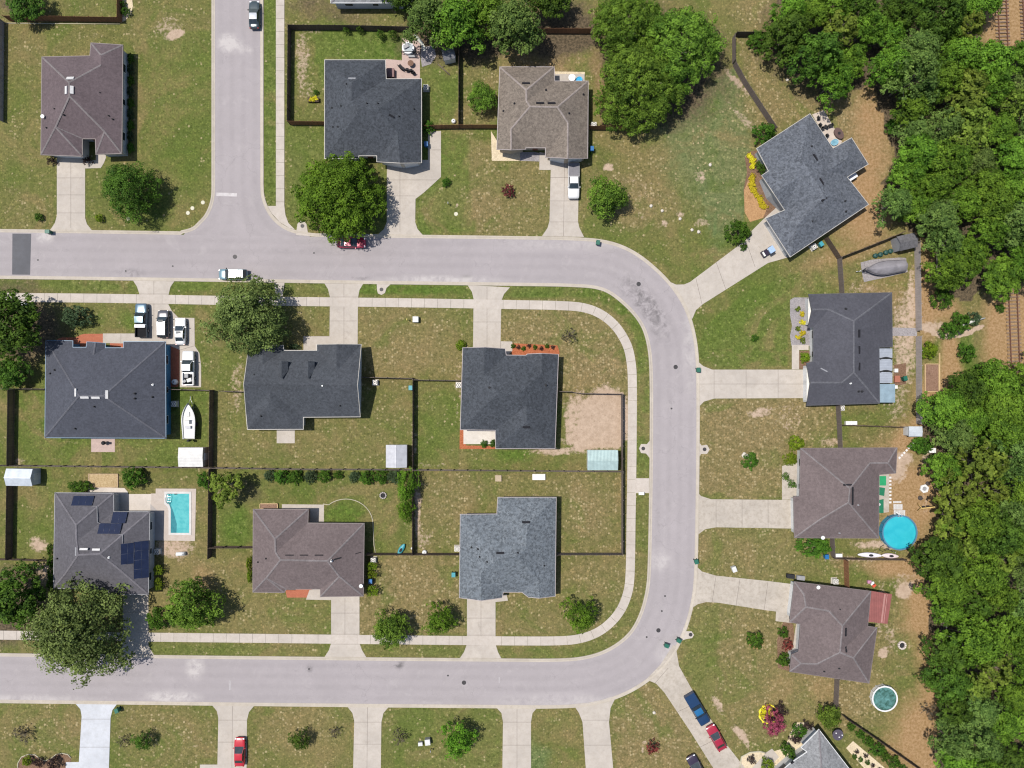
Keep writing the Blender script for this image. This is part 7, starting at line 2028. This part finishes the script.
for k, (px, py) in enumerate(((857, 752), (861, 760), (866, 756), (868, 763), (873, 766), (855, 757), (880, 770))): shrub('shrub1' if k % 2 else 'plum', px, py, 2.8, 'small vegetable plant in the fenced sandy bed', group='plants in the fenced sandy bed', name='plant', cat='plant')
for px, py, r, key, lab in ((27, 761, 6, 'hedge0', 'yellow green plant in the curved brown bed'), (38, 763, 6, 'plum', 'dark plant in the middle of the curved brown bed'), (53, 763, 8, 'plum', 'widest dark plant in the curved brown bed')): shrub(key, px, py, r, lab)

# patio furniture
BROWN_W = M_wood('patio_table_wood', (.13, .075, .05, 1))
def table(px, py, r, label, mat, round_=True, h=.74, chairs=0, ang0=0):
    w = W(px, py, h); o = empty('patio_table', (w.x, w.y, 0), 0, label, 'table'); m = MB()
    m.cyl((0, 0, h - .04), r, .05, 24) if round_ else m.box((0, 0, h - .02), (r * 2, r * 1.4, .05)); m.build('tabletop', mat, o, True)
    for k in range(4): m = MB(); a = k * 1.571 + .785; m.tube([(r * .5 * math.cos(a), r * .5 * math.sin(a), .03), (r * .55 * math.cos(a), r * .55 * math.sin(a), h - .04)], .03, 6); m.build('leg', mat, o, True)


_chair = {}
def chair(px, py, ang, label, mat, group):
    w = W(px, py, .5); o = empty('patio_chair', (w.x, w.y, .035), R(ang), label, 'chair', group)
    key = mat.name
    if key not in _chair:
        _chair[key] = []
        for nm, fn in (('seat', lambda m: m.box((0, 0, .43), (.55, .55, .06))), ('backrest', lambda m: m.box((-.27, 0, .72), (.06, .55, .55)))):
            m = MB(); fn(m); q = m.build(nm, mat, o, True); _chair[key].append((nm, q.data))
        m = MB(); m.box((0, 0, .2), (.05, .05, .42)); q = m.build('leg', mat, o, True); q.location = (.22, .22, 0); _chair[key].append(('leg', q.data))
        rest = [(.22, -.22), (-.22, .22), (-.22, -.22)]
    else:
        for nm, me in _chair[key][:2]: q = bpy.data.objects.new(nm, me); COL.objects.link(q); q.parent = o
        rest = [(.22, .22), (.22, -.22), (-.22, .22), (-.22, -.22)]
    for x, y in rest: q = bpy.data.objects.new('leg', _chair[key][2][1]); COL.objects.link(q); q.parent = o; q.location = (x, y, 0)
    return o


table(410.6, 63, .52, 'round brown table on the pink paver patio', BROWN_W)
for px, py, a in ((400, 66, 40), (402.5, 68.3, 60), (407, 69.5, 90), (411, 70.3, 100), (413, 72.2, 120)): chair(px, py, a, 'dark patio chair on the pink paver patio', DARK, 'chairs on the pink paver patio')
for px, py, a in ((819, 118, 0), (820.5, 124.5, 40), (823, 128.5, -60), (826, 126.5, 150), (830.5, 125.5, 200), (827.5, 135.3, 30)): chair(px, py, a, 'dark chair on the cream patio of the angled house', DARK, 'chairs on the cream patio')
w = W(839, 133.3, .5); o = empty('fire_table', (w.x, w.y, 0), R(-57), 'oval dark brown covered table on the cream patio edge', 'table'); m = MB(); m.cyl((0, 0, 0), .72, .55, 24, 0, .8); m.v = [(x * 1.35, y * .85, z) for x, y, z in m.v]; m.build('cover', M_plain('brown_cover', (.075, .045, .04, 1), .8), o, True); m = MB(); m.cyl((0, 0, .56), .25, .05, 16); m.build('burner', DARK, o, True)


def kiddie(px, py, r, label, water=WATER_B, mat=None, oval=1.0):
    w = W(px, py, .3); o = empty('paddling_pool', (w.x, w.y, .04), R(25), label, 'paddling pool'); m = MB(); m.ring((0, 0), r * .86, r, 0, .32, 28); m.v = [(x * oval, y, z) for x, y, z in m.v]; m.build('wall', mat or M_plain('pale_blue_vinyl', (.18, .33, .42, 1), .4), o, True)
    m = MB(); m.cyl((0, 0, .02), r * .9, .2, 28); m.v = [(x * oval, y, z) for x, y, z in m.v]; m.build('water', water, o, True)


kiddie(834.7, 142.3, .55, 'oval blue paddling pool on the cream patio corner', M_water('paddling_water', (.10, .22, .28, 1), (.2, .36, .42, 1)), None, 1.25); kiddie(579, 79.6, .55, 'blue paddling pool behind the taupe roofed house', M_water('paddling_blue', (.02, .22, .42, 1), (.04, .30, .5, 1)), None, 1.2)
table(572, 77.5, .62, 'round white table behind the taupe roofed house', WHITE)
table(838, 735, .95, 'round dark parasol like table beside the old grey house', M_plain('dark_purple_cloth', (.05, .042, .06, 1), .8), True, 1.0)
for k, (px, py) in enumerate(((836, 733), (842, 735), (839, 737))): w = W(px, py, 1.05); m = MB(); m.cyl((w.x, w.y, 1.0), .10, .12, 12); m.cyl((w.x, w.y, 1.12), .11, .02, 12); thing_mesh('cup', m, WHITE, 'white cup on the round dark table', 'cup', 'cups on the round dark table')
# hot tub under its frame on the patio
w = W(408, 47.5, .9); o = empty('hot_tub', (w.x, w.y, .035), 0, 'white hot tub with grey steps on the pink paver patio', 'hot tub'); m = MB(); m.ring((0, 0), .78, 1.05, 0, .85, 28); m.build('shell', WHITE, o, True); m = MB(); m.cyl((0, 0, .5), .8, .12, 28); m.build('water', M_water('tub_water', (.22, .25, .27, 1), (.34, .37, .38, 1)), o, True); m = MB(); m.box((.6, -1.25, .2), (1.2, .35, .4)); m.build('step', GREY, o, True); m = MB(); m.box((-.35, .25, .87), (.9, .6, .06), .5); m.build('cover', GREY, o, True)
m = MB()
w0, w1 = W(402, 54), W(419.5, 54); m.box(((w0.x + w1.x) / 2, w0.y, .5), ((w1 - w0).length, .07, .08)); m.box(((w0.x + w1.x) / 2, w0.y, .95), ((w1 - w0).length, .08, .08))
for k in range(7): q = w0.lerp(w1, k / 6); m.box((q.x, q.y, .5), (.07, .07, 1.0))
thing_mesh('railing', m, DARK, 'dark railing below the hot tub', 'railing')
box_at('grill', 390.5, 72.5, (1.25, 1.55, .8), M_plain('brown_grill_cover', (.16, .095, .09, 1), .8), 'brown covered box at the slate house wall on the patio', 'grill', 0, .03, .96)
w = W(103.3, 443, .8); o = empty('kettle_grill', (w.x, w.y, .035), 0, 'dark round grill on the paver patio of the blue walled house', 'grill'); m = MB(); m.ball((0, 0, .78), .36, .8, 16); m.build('bowl', DARK, o, True); m = MB(); m.box((.5, 0, .75), (.45, .4, .04)); m.build('shelf', DARK, o, True)
for k in range(3): m = MB(); a = k * 2.09; m.tube([(.12 * math.cos(a), .12 * math.sin(a), .6), (.34 * math.cos(a), .34 * math.sin(a), 0)], .02, 6); m.build('leg', DARK, o, True)
# play corner behind the slate house
def slide(px, py, ang, label, mat, L=2.6):
    w = W(px, py, .8); o = empty('slide', (w.x, w.y, 0), R(ang), label, 'slide'); m = MB(); n = 10; vs = []
    for i in range(n + 1):
        t = i / n; x = -L / 2 + L * t; z = 1.5 * (1 - t) ** 1.3 + .12
        for y, dz in ((-.28, .14), (-.24, 0), (.24, 0), (.28, .14)): vs.append((x, y + .25 * math.sin(t * 3.1), z + dz))
    m.add(vs, [(i * 4 + j, (i + 1) * 4 + j, (i + 1) * 4 + j + 1, i * 4 + j + 1) for i in range(n) for j in range(3)]); m.build('chute', mat, o, True)
    m = MB(); m.tube([(-L / 2, -.2, 0), (-L / 2, -.2, 1.6)], .05, 6); m.tube([(-L / 2, .2, 0), (-L / 2, .2, 1.6)], .05, 6)
    for k in range(4): m.box((-L / 2, 0, .35 + k * .35), (.06, .4, .05))
    m.build('ladder', WOOD_PALE, o, True)


slide(434, 37, -55, 'curved yellow slide in the shaded play corner', M_plain('yellow_plastic', (.55, .40, .06, 1), .5)); slide(419.5, 43, -50, 'pale slide beside the hot tub', M_plain('pale_plastic', (.50, .49, .42, 1), .5))
flat('gravel_strip', [(421, 47), (434, 46), (436, 56), (431, 64), (422, 67), (420.5, 56)], 0.03, GRAVEL_GREY)
m = MB(); a, b = W(438, 64, .1), W(450, 75, .1); m.tube([a, b], .10, 8); m.tube([a.lerp(b, .3), a.lerp(b, .3) + Vector((.5, .2, .05))], .05, 6); thing_mesh('fallen_branch', m, BARK, 'dark fallen branch on the lawn by the patio', 'branch')
# lanai
def lanai():
    c = W(887, 375, 2.6); o = empty('lanai', (c.x, c.y, 0), 0, 'grey metal roofed lanai with two curved dark gaps behind the charcoal house', 'lanai')
    a, b = W(879.3, 348, 2.7), W(892.7, 402, 2.5); pal = M_corrugated('lanai_panel', (.27, .29, .32, 1), 'y', .7, .45, .2); aq = M_corrugated('aqua_lanai_panel', (.20, .27, .31, 1), 'x', 1.6, .4, .2)
    ys = [348, 358.5, 371.5, 383.5]
    for k in range(3):
        p, q = W(879.4, ys[k] + .5, 2.62), W(892.3, ys[k + 1] - .5, 2.62); m = MB(); m.box(((p.x + q.x) / 2, (p.y + q.y) / 2, 2.62), (q.x - p.x, abs(p.y - q.y), .06)); m.build('roof_panel', pal, o)
        if k:
            m = MB(); pts = [W(880 + 12 * t, ys[k] + .6 - 1.6 * math.sin(t * 3.14), 2.74) for t in [i / 10 for i in range(11)]]; m.tube(pts, .11, 6); m.build('seam', DARK, o)
    p, q = W(879.6, 384, 2.5), W(895, 402.5, 2.5); m = MB(); m.box(((p.x + q.x) / 2, (p.y + q.y) / 2, 2.5), (q.x - p.x, abs(p.y - q.y), .07)); m.build('roof_panel', aq, o)
    for px, py in ((892, 349), (892, 371), (894.5, 385), (894.5, 402)): m = MB(); w = W(px, py, 2.5); m.box((w.x - .1, w.y, 1.25), (.1, .1, 2.5)); m.build('post', WHITE, o)
lanai()
# rusty awning of the dusty mauve house
def awning():
    c = W(880, 608, 2.5); o = empty('awning', (c.x, c.y, 0), R(-7), 'rusty red corrugated awning on posts beside the dusty mauve house', 'awning'); rust = M_corrugated('rusty_red_metal', (.20, .068, .060, 1), 'x', 1.0, .7, .1)
    m = MB(); m.add([(-1.75, -2.55, 2.62), (1.7, -2.6, 2.35), (1.85, 2.55, 2.35), (-1.9, 2.75, 2.62)], [(0, 1, 2, 3)]); m.add([(-1.75, -2.55, 2.57), (1.7, -2.6, 2.30), (1.85, 2.55, 2.30), (-1.9, 2.75, 2.57)], [(3, 2, 1, 0)]); m.build('roof_panel', rust, o, True)
    m = MB(); m.box((.55, 0, 2.50), (.30, 4.9, .05)); m.box((.95, 0, 2.47), (.12, 4.9, .05)); m.build('rust_strip', M_corrugated('worn_pink_metal', (.34, .17, .15, 1), 'y', 1.5, .7), o, True)
    for x, y in ((1.5, -2.3), (1.6, 2.3), (-1.5, -2.3), (-1.6, 2.4)): m = MB(); m.box((x, y, 1.15), (.1, .1, 2.3)); m.build('post', WOOD_PALE, o, True)
awning()
# green mats, stepping stones, pallet walkway
GM = M_plain('green_mat', (.012, .21, .085, 1), .9); GM2 = M_plain('dark_green_mat', (.008, .11, .055, 1), .9)
flat_t = lambda poly, z, mat, name, label, cat: tag(flat(name, poly, z, mat, None, z0=.005), label, cat)
flat_t([(879.4, 476), (886, 476), (886, 485.5), (879.4, 485.5)], .05, GM, 'mat', 'bright green mat at the corner of the pool house wall', 'mat'); flat_t([(879, 487), (885, 488), (884, 496), (879, 495)], .048, GM2, 'mat', 'dark green mat between two other green mats', 'mat'); flat_t([(878.5, 500), (883.5, 499), (883.5, 513), (878.5, 513)], .048, GM2, 'mat', 'long dark green mat with a white ball on it', 'mat')
m0 = MB(); m0.box((0, 0, .03), (.40, .36, .07), 0, 0, .9); st_o = m0.build('stepping_stone', M_concrete('white_stepping_stone', (.52, .50, .48, 1))); me = st_o.data
tag(st_o, 'white stepping stone in the straight row beside the green mats', 'stepping stone', 'straight row of stepping stones')
st_o.location = W(890.2, 477.5)
for k in range(1, 8): q = st_o.copy(); COL.objects.link(q); q.location = W(890.2, 477.5 + k * 3.55); q.rotation_euler = (0, 0, .08 * (k % 3 - 1))
for k in range(8): q = st_o.copy(); COL.objects.link(q); tag(q, 'white stepping stone in the slanting row leading to the white metal shed', None, 'slanting row of stepping stones'); q.location = W(899.5 + k * 2.35, 457.8 - k * 2.5); q.rotation_euler = (0, 0, .7)
def pallets():
    c = W(898, 508); o = empty('pallet_walkway', (c.x, c.y, 0), 0, 'whitewashed slatted walkway leading to the round blue pool', 'walkway'); wm = M_wood('whitewashed_wood', (.47, .46, .44, 1), .2)
    for k, (y0, y1, x0, x1) in enumerate(((501, 503, 892.8, 901), (504, 509.5, 893, 902), (510, 517.5, 893.2, 904.5))):
        m = MB(); n = 3 if k == 0 else 7
        for i in range(n):
            t = (i + .5) / n; a, b = W(x0, y0 + (y1 - y0) * t), W(x1, y0 + (y1 - y0) * t); m.box(((a.x + b.x) / 2, a.y, .10 + .05 * k), (b.x - a.x, abs(y1 - y0) * S / n * .72, .03))
        for x in (x0 + .6, (x0 + x1) / 2, x1 - .6): a, b = W(x, y0), W(x, y1); m.box((a.x, (a.y + b.y) / 2, .05 + .025 * k), (.08, abs(a.y - b.y), .06 + .05 * k))
        m.build('slat_panel', wm, o)
pallets()
m = MB(); c = W(906, 451); 
# boats and boards along the kayak fence
def kayak(px, py, L, ang, label, mat, tilt=0):
    w = W(px, py, .4); o = empty('kayak', (0, 0, 0), 0, label, 'kayak'); m = MB(); n = 14; vs = []; k = 10
    for i in range(n + 1):
        t = i / n; x = -L / 2 + L * t; r = .46 * max(.04, math.sin(math.pi * min(max(t, .01), .99)) ** .55)
        for j in range(k): a = 2 * math.pi * j / k; vs.append((x, r * math.cos(a), .28 + r * .55 * math.sin(a) + .12 * (2 * t - 1) ** 2))
    m.add(vs, [(i * k + j, (i + 1) * k + j, (i + 1) * k + (j + 1) % k, i * k + (j + 1) % k) for i in range(n) for j in range(k)] + [tuple(range(k)), tuple(n * k + j for j in range(k))[::-1]], 0, True); m.build('hull', mat, o, True)
    m = MB(); m.cyl((-.1, 0, .50), .27, .03, 20); m.v = [(x * 1.5, y * .8, z) for x, y, z in m.v]; m.build('cockpit', DARK, o, True)
    o.location = (w.x, w.y, 0); o.rotation_euler = (0, 0, R(ang))


kayak(870, 555.2, 4.3, 177, 'white kayak with a blue seat lying along the dark fence', M_plain('lilac_white_hull', (.52, .50, .54, 1), .4)); kayak(890.3, 555.9, 3.0, 176, 'pale pink kayak end to end with the white one', M_plain('pale_pink_hull', (.50, .42, .42, 1), .4)); kayak(401.3, 549.3, 2.2, 58, 'blue kayak leaning near the fence by the clipped lime hedges', CYANBIN)
box_at('cooler', 839, 555.5, (1.1, .55, .45), WHITE, 'white cooler box at the end of the kayak fence', 'cooler', 0); box_at('cooler', 851.5, 423, (1.9, .6, .55), WHITE, 'white storage chest on the grass by the low fence', 'chest', 0)
w = W(180.5, 554, .5); o = empty('water_tank', (w.x, w.y, 0), R(3), 'white lying tank south of the rectangular pool', 'tank'); m = MB(); m.cyl((0, 0, .38), .34, 1.5, 18, axis='x'); m.build('body', WHITE, o, True); m = MB(); m.box((-.45, 0, .06), (.12, .6, .14)); m.box((.45, 0, .06), (.12, .6, .14)); m.build('cradle', GREY, o, True); m = MB(); m.cyl((.55, 0, .70), .08, .10, 10); m.build('valve', DARK, o, True)
# white table under the trees, chimney like cabinet of the angled house, storage seats
table(932.5, 450.5, .6, 'white square table at the wood edge behind the pool house', WHITE, False); table(118, 508, .01, '', WHITE) if False else None
box_at('storage_cabinet', 852.3, 176.8, (.9, 1.75, 1.2), M_plain('cabinet_white', (.58, .58, .60, 1), .5), 'white storage cabinet behind the rear wing of the angled house', 'cabinet', -57 + 90 - 90, 0, .97)
box_at('side_table', 543.5, 152.2, (.01, .01, .01), WHITE, '', 'table') if False else None
# sandbox and swing frame at the wood edge
w = W(924.8, 488.8, .3); o = empty('sandbox', (w.x, w.y, 0), R(15), 'white hexagonal sandbox with a dark centre at the wood edge', 'sandbox'); m = MB(); m.ring((0, 0), .42, .78, 0, .25, 6); m.build('rim', WHITE, o, True); m = MB(); m.cyl((0, 0, .0), .45, .12, 6); m.build('filling', GREY, o, True)
for px, py, s, lab in ((928, 483.5, .9, 'upper dark tarpaulin heap by the white sandbox'), (920.5, 498, 1.0, 'lower dark tarpaulin heap by the white sandbox')): m = MB(); w = W(px, py, .2); m.ball((w.x, w.y, .1), s * .42, .6, 12); m.box((w.x + .2, w.y - .1, .15), (s * .6, s * .5, .3), .6, 0, .7); thing_mesh('tarpaulin_heap', m, M_plain('brown_tarpaulin', (.045, .035, .03, 1), .9), lab, 'tarpaulin')
def swing():
    c = W(930, 506); o = empty('swing_frame', (c.x, c.y, 0), 0, 'pale timber swing frame at the wood edge', 'swing frame'); ye = M_wood('yellow_timber', (.46, .33, .12, 1), .15); z = 1.5
    a, b = W(922, 508.3, z), W(937, 506.6, z); m = MB(); m.box(((a.x + b.x) / 2, (a.y + b.y) / 2, z), ((b - a).length, .14, .14), math.atan2(b.y - a.y, b.x - a.x)); m.build('beam', ye, o)
    for q in (a, b):
        for s in (-1, 1): m = MB(); m.tube([q, (q.x, q.y + s * .7, 0)], .05, 6); m.build('leg', ye, o)
    for t in (.35, .65):
        q = a.lerp(b, t); m = MB(); m.tube([q + Vector((-.2, 0, 0)), (q.x - .2, q.y, .45)], .012, 4); m.tube([q + Vector((.2, 0, 0)), (q.x + .2, q.y, .45)], .012, 4); m.box((q.x, q.y, .44), (.5, .22, .04)); m.build('swing_seat', DARK, o)
swing()
for k, (px, py) in enumerate(((936, 461), (934.5, 466.5), (937, 471.5))): m = MB(); w = W(px, py, .3); m.cyl((w.x, w.y, 0), .32, .35, 14, 0, .38); m.ring((w.x, w.y), .33, .40, .33, .38, 14); thing_mesh('plant_pot', m, M_plain('dark_terracotta', (.06, .03, .025, 1), .8), 'dark round pot in the row of three at the wood edge', 'pot', 'pots at the wood edge')
# raised garden frames
def garden_frame(x0, y0, x1, y1, label):
    c = W((x0 + x1) / 2, (y0 + y1) / 2); o = empty('raised_garden_bed', (c.x, c.y, 0), 0, label, 'garden frame'); P_ = [W(x0, y0), W(x1, y0), W(x1, y1), W(x0, y1)]
    for i in range(4): a, b = P_[i], P_[(i + 1) % 4]; m = MB(); d = b - a; m.box(((a.x + b.x) / 2, (a.y + b.y) / 2, .15), (d.length + .1, .12, .3), math.atan2(d.y, d.x)); m.build('board', WOOD_PALE, o)
    m = MB(); m.box((c.x, c.y, .1), (abs(P_[1].x - P_[0].x) - .14, abs(P_[2].y - P_[1].y) - .14, .2)); m.build('soil', M_mulch('frame_soil', (.13, .075, .05, 1), (.22, .14, .10, 1)), o)
garden_frame(924.3, 364, 938, 391.5, 'larger pale timber garden frame east of the weathered fence')
m = MB(); a, b = W(939.5, 353, .1), W(939.5, 391, .1); m.box((a.x, (a.y + b.y) / 2, .1), (.14, abs(a.y - b.y), .2)); thing_mesh('timber_beam', m, WOOD_PALE, 'long pale timber lying beside the garden frame', 'timber')
def timber_platform():
    c = W(103.8, 480.5); o = empty('garden_platform', (c.x, c.y, 0), 0, 'pale timber edged bed of dry grass behind the solar panel house', 'garden bed'); m = MB(); m.box((c.x, c.y, .07), (5.0, 2.2, .14)); m.build('fill', M_mulch('dry_grass_fill', (.24, .17, .085, 1), (.38, .29, .17, 1)), o)
    for dx, dy, sx, sy in ((0, 1.15, 5.2, .12), (0, -1.15, 5.2, .12), (2.55, 0, .12, 2.2), (-2.55, 0, .12, 2.2)): m = MB(); m.box((c.x + dx, c.y + dy, .1), (sx, sy, .2)); m.build('board', M_wood('bed_board', (.30, .215, .14, 1)), o)
timber_platform()
garden_frame(260.5, 503.5, 278, 508.5, 'narrow green bed frame behind the mauve brown hip roofed house')
# planters behind the lanai
box_at('planter', 896.3, 370.5, (.6, .6, .45), OFFWHITE, 'white square planter behind the lanai', 'planter'); box_at('planter', 897.5, 379, (.9, 1.1, .4), M_plain('terracotta', (.25, .09, .055, 1), .8), 'terracotta trough planter behind the lanai', 'planter'); box_at('planter', 896, 387, (.55, .55, .4), OFFWHITE, 'pale planter below the terracotta trough', 'planter')
for k, (px, py, mt) in enumerate(((869.5, 582, M_plain('toy_pink', (.35, .16, .24, 1), .5)), (872.5, 583.5, WHITE), (874, 585.5, M_plain('toy_red', (.42, .06, .03, 1), .5)))): box_at('toy_box', px, py, (.6, .5, .35), mt, ('pink', 'white', 'red')[k] + ' toy box on the dry grass above the rusty awning', 'toy box', 20 * k)
for k, (px, py, mt) in enumerate(((791, 576.5, DARK), (801, 578, GREY))): box_at('crate', px, py, (1.3, .7, .6), mt, ('black', 'grey')[k] + ' crate in the shade behind the dusty mauve garage', 'crate', -7)
# bicycles heap by the pool, dark things under the fence of the covered boat
def kid_bike(px, py, ang, label):
    w = W(px, py, .3); o = empty('bicycle', (w.x, w.y, 0), R(ang), label, 'bicycle')
    for x in (-.45, .45): m = MB(); m.ring((0, 0), .24, .30, -.02, .02, 20); m.v = [(a + x, c_ + 0.0, b_ + .3) for a, b_, c_ in m.v]; m.build('wheel', BLACK, o, True)
    m = MB(); m.tube([(-.45, 0, .3), (-.15, 0, .62), (.38, 0, .68), (.45, 0, .3)], .025, 6); m.tube([(-.15, 0, .62), (.05, 0, .3), (.38, 0, .68)], .025, 6); m.tube([(.38, -.25, .85), (.38, 0, .8), (.38, .25, .85)], .02, 6); m.build('frame', CHROME, o, True); m = MB(); m.box((-.2, 0, .72), (.25, .12, .06)); m.build('saddle', DARK, o, True)
kid_bike(888, 548, 35, 'small bicycle beside the round blue pool'); kid_bike(892, 551, -20, 'second small bicycle nearer the kayaks')
for k, (px, py) in enumerate(((876, 255.5), (881, 254.3), (886.5, 252.3), (891, 251))): ball_tank(px, py, .45, 'dark green barrel in the row above the covered boat', M_plain('dark_green_drum', (.012, .05, .04, 1), .6), 'barrel', 'barrel')
for o_ in [o for o in bpy.data.objects if o.name.startswith('barrel')]: o_['group'] = 'barrels above the covered boat'
for px, py, r, lab in ((523, 479.0, 0, ''),): pass
box_at('bench', 538.8, 477, (2.2, 1.0, .45), OFFWHITE, 'pale low platform under the back fence of the pale blue grey house', 'platform', 0); box_at('well_cover', 498.3, 478.3, (1.1, 1.1, .35), M_concrete('well_block', (.40, .34, .24, 1)), 'tan square block on the lawn behind the pale blue grey house', 'block', 0, 0, .95, None, M_concrete('well_block_top', (.34, .27, .19, 1)))
for px, py, lab in ((203, 202.5, 'upper pale disc on the junction corner lawn'), (192.5, 208.2, 'middle pale disc on the junction corner lawn'), (188, 213, 'lower pale disc on the junction corner lawn'), (128.5, 218.8, 'pale disc south of the round dark green tree'), (456, 214, 'pale disc on the lawn of the wide slab driveway')): m = MB(); w = W(px, py); m.cyl((w.x, w.y, 0), .34, .05, 18); m.ring((w.x, w.y), .26, .33, .05, .065, 18); thing_mesh('ground_disc', m, M_concrete('pale_lid', (.46, .44, .34, 1)), lab, 'disc')
for px, py, lab in ((448, 203, 'small dark sign post on the lawn of the wide slab driveway'), (407, 319.5, 'thin yellow marker post by the square utility box'), (430.5, 751, 'thin dark post below the grey utility boxes')):
    w = W(px, py, .9); o = empty('marker_post', (w.x, w.y, 0), 0, lab, 'post'); m = MB(); m.tube([(0, 0, 0), (0, 0, 1.1)], .05, 8); m.build('pole', DARK, o, True); m = MB(); m.box((0, 0, 1.0), (.12, .32, .28)); m.build('plate', GREY if 'yellow' not in lab else M_plain('marker_yellow', (.42, .36, .08, 1), .6), o, True)
# rocks
for k, (px, py, r) in enumerate(((740, 34, 0), (744, 455, .5), (710, 165, .3), (698.5, 232, .32), (651, 206, .3), (662, 211, .28), (680, 219, .3), (654, 712.5, .3), (692, 230, .3), (747.5, 456, .4), (787, 80, .28))):
    if not r: continue
    g = random.Random(k); m = MB(); w = W(px, py); m.ball((w.x, w.y, r * .3), r, .6, 10); m.v = [(w.x + (x - w.x) * g.uniform(.75, 1.2), w.y + (y - w.y) * g.uniform(.75, 1.2), z * g.uniform(.8, 1.1)) for x, y, z in m.v]; thing_mesh('stone', m, M_concrete('pale_stone', (.46, .42, .36, 1), .4), 'pale stone lying on the dry eastern grass', 'stone', 'pale stones on the lawns')
# ------------------------------------------------------------------ railway
def railway(pts, label):
    P_ = [W(*p) for p in pts]; a, b = P_[0], P_[-1]; d = (b - a); L = d.length; u = d / L; ang = math.atan2(u.y, u.x); n_ = Vector((-u.y, u.x, 0)); c = (a + b) / 2
    o = empty('railway_track', (c.x, c.y, 0), 0, label, 'railway track'); rust = M_plain('rusty_rail', (.13, .062, .040, 1), .75, .3, .2)
    for s in (-1, 1):
        m = MB(); q = c + n_ * (s * .72); m.box((q.x, q.y, .22), (L, .14, .03), ang); m.box((q.x, q.y, .29), (L, .05, .12), ang); m.box((q.x, q.y, .355), (L, .085, .04), ang); m.build('rail', rust, o)
    return o, a, d, L, ang, c


def sleepers(o, a, d, L, ang, c, y_ranges):
    wood = M_wood('sleeper_wood', (.165, .115, .080, 1), .3); me = None; k = 0; n = int(L / .62)
    for i in range(n):
        q = a + d * ((i + .5) / n); py = 384 - q.y / S
        if not any(y0 < py < y1 for y0, y1 in y_ranges): continue
        if me is None: s = MB().box((0, 0, .14), (.24, 2.45, .14), 0).build('sleeper', wood, o, True); me = s.data
        else: s = bpy.data.objects.new('sleeper', me); COL.objects.link(s); s.parent = o
        s.location = (q.x - c.x, q.y - c.y, 0); s.rotation_euler = (0, 0, ang); k += 1


r1 = railway([(999.5, -40), (1016.5, 420)], 'rusty railway track showing between the trees of the eastern wood'); sleepers(*r1, [(-20, 60), (275, 385)])
r2 = railway([(1024, -40), (1030, 90)], 'second railway track at the edge of the clearing'); sleepers(*r2, [(-20, 60)])
m = MB(); a, b = W(961, 326, .6), W(985, 318, .8); m.tube([a, a.lerp(b, .5) + Vector((0, .2, .2)), b], [.30, .22, .10], 8); m.tube([a.lerp(b, .5), a.lerp(b, .5) + Vector((1.2, 1.0, .2))], .07, 6); thing_mesh('fallen_log', m, M_wood('bleached_trunk', (.40, .39, .35, 1), .2), 'pale bleached trunk lying in bushes by the railway', 'trunk')
# ------------------------------------------------------------------ camera, sky and sun
cam = bpy.data.cameras.new('camera'); co = bpy.data.objects.new('camera', cam); COL.objects.link(co)
co.location = (0, 0, CAMH); co.rotation_euler = (0, 0, 0)
cam.sensor_width = 36; cam.lens = 36 * CAMH / (1024 * S); cam.clip_start = 1; cam.clip_end = 6000
SC.camera = co
wd = bpy.data.worlds.new('World'); SC.world = wd; wd.use_nodes = True
nt = wd.node_tree; bg = nt.nodes['Background']
sky = nt.nodes.new('ShaderNodeTexSky'); sky.sky_type = 'NISHITA'; sky.sun_disc = False
SUN_EL = 67.5
sky.sun_elevation = R(SUN_EL); sky.sun_rotation = R(288); sky.altitude = 50; sky.air_density = 1.0; sky.dust_density = 1.2
nt.links.new(sky.outputs[0], bg.inputs['Color']); bg.inputs['Strength'].default_value = 0.11
sl = bpy.data.lights.new('sun', 'SUN'); sl.energy = 4.4; sl.angle = R(0.53); sl.color = (1.0, 0.955, 0.89)
so = bpy.data.objects.new('sun', sl); COL.objects.link(so); so.location = (-60, 0, 150); AZ = R(18); so.rotation_euler = Vector((math.cos(AZ) * math.cos(R(SUN_EL)), -math.sin(AZ) * math.cos(R(SUN_EL)), -math.sin(R(SUN_EL)))).to_track_quat('-Z', 'Y').to_euler()
vs_ = SC.view_settings; vs_.view_transform = 'Standard'; vs_.look = 'None'; vs_.exposure = 0.5; vs_.gamma = 1.0
try: vs_.use_curve_mapping = False
except Exception: pass
SC.render.engine = 'CYCLES'
SC.cycles.filter_width = 1.2; SC.cycles.max_bounces = 6; SC.cycles.diffuse_bounces = 3; SC.cycles.use_denoising = True
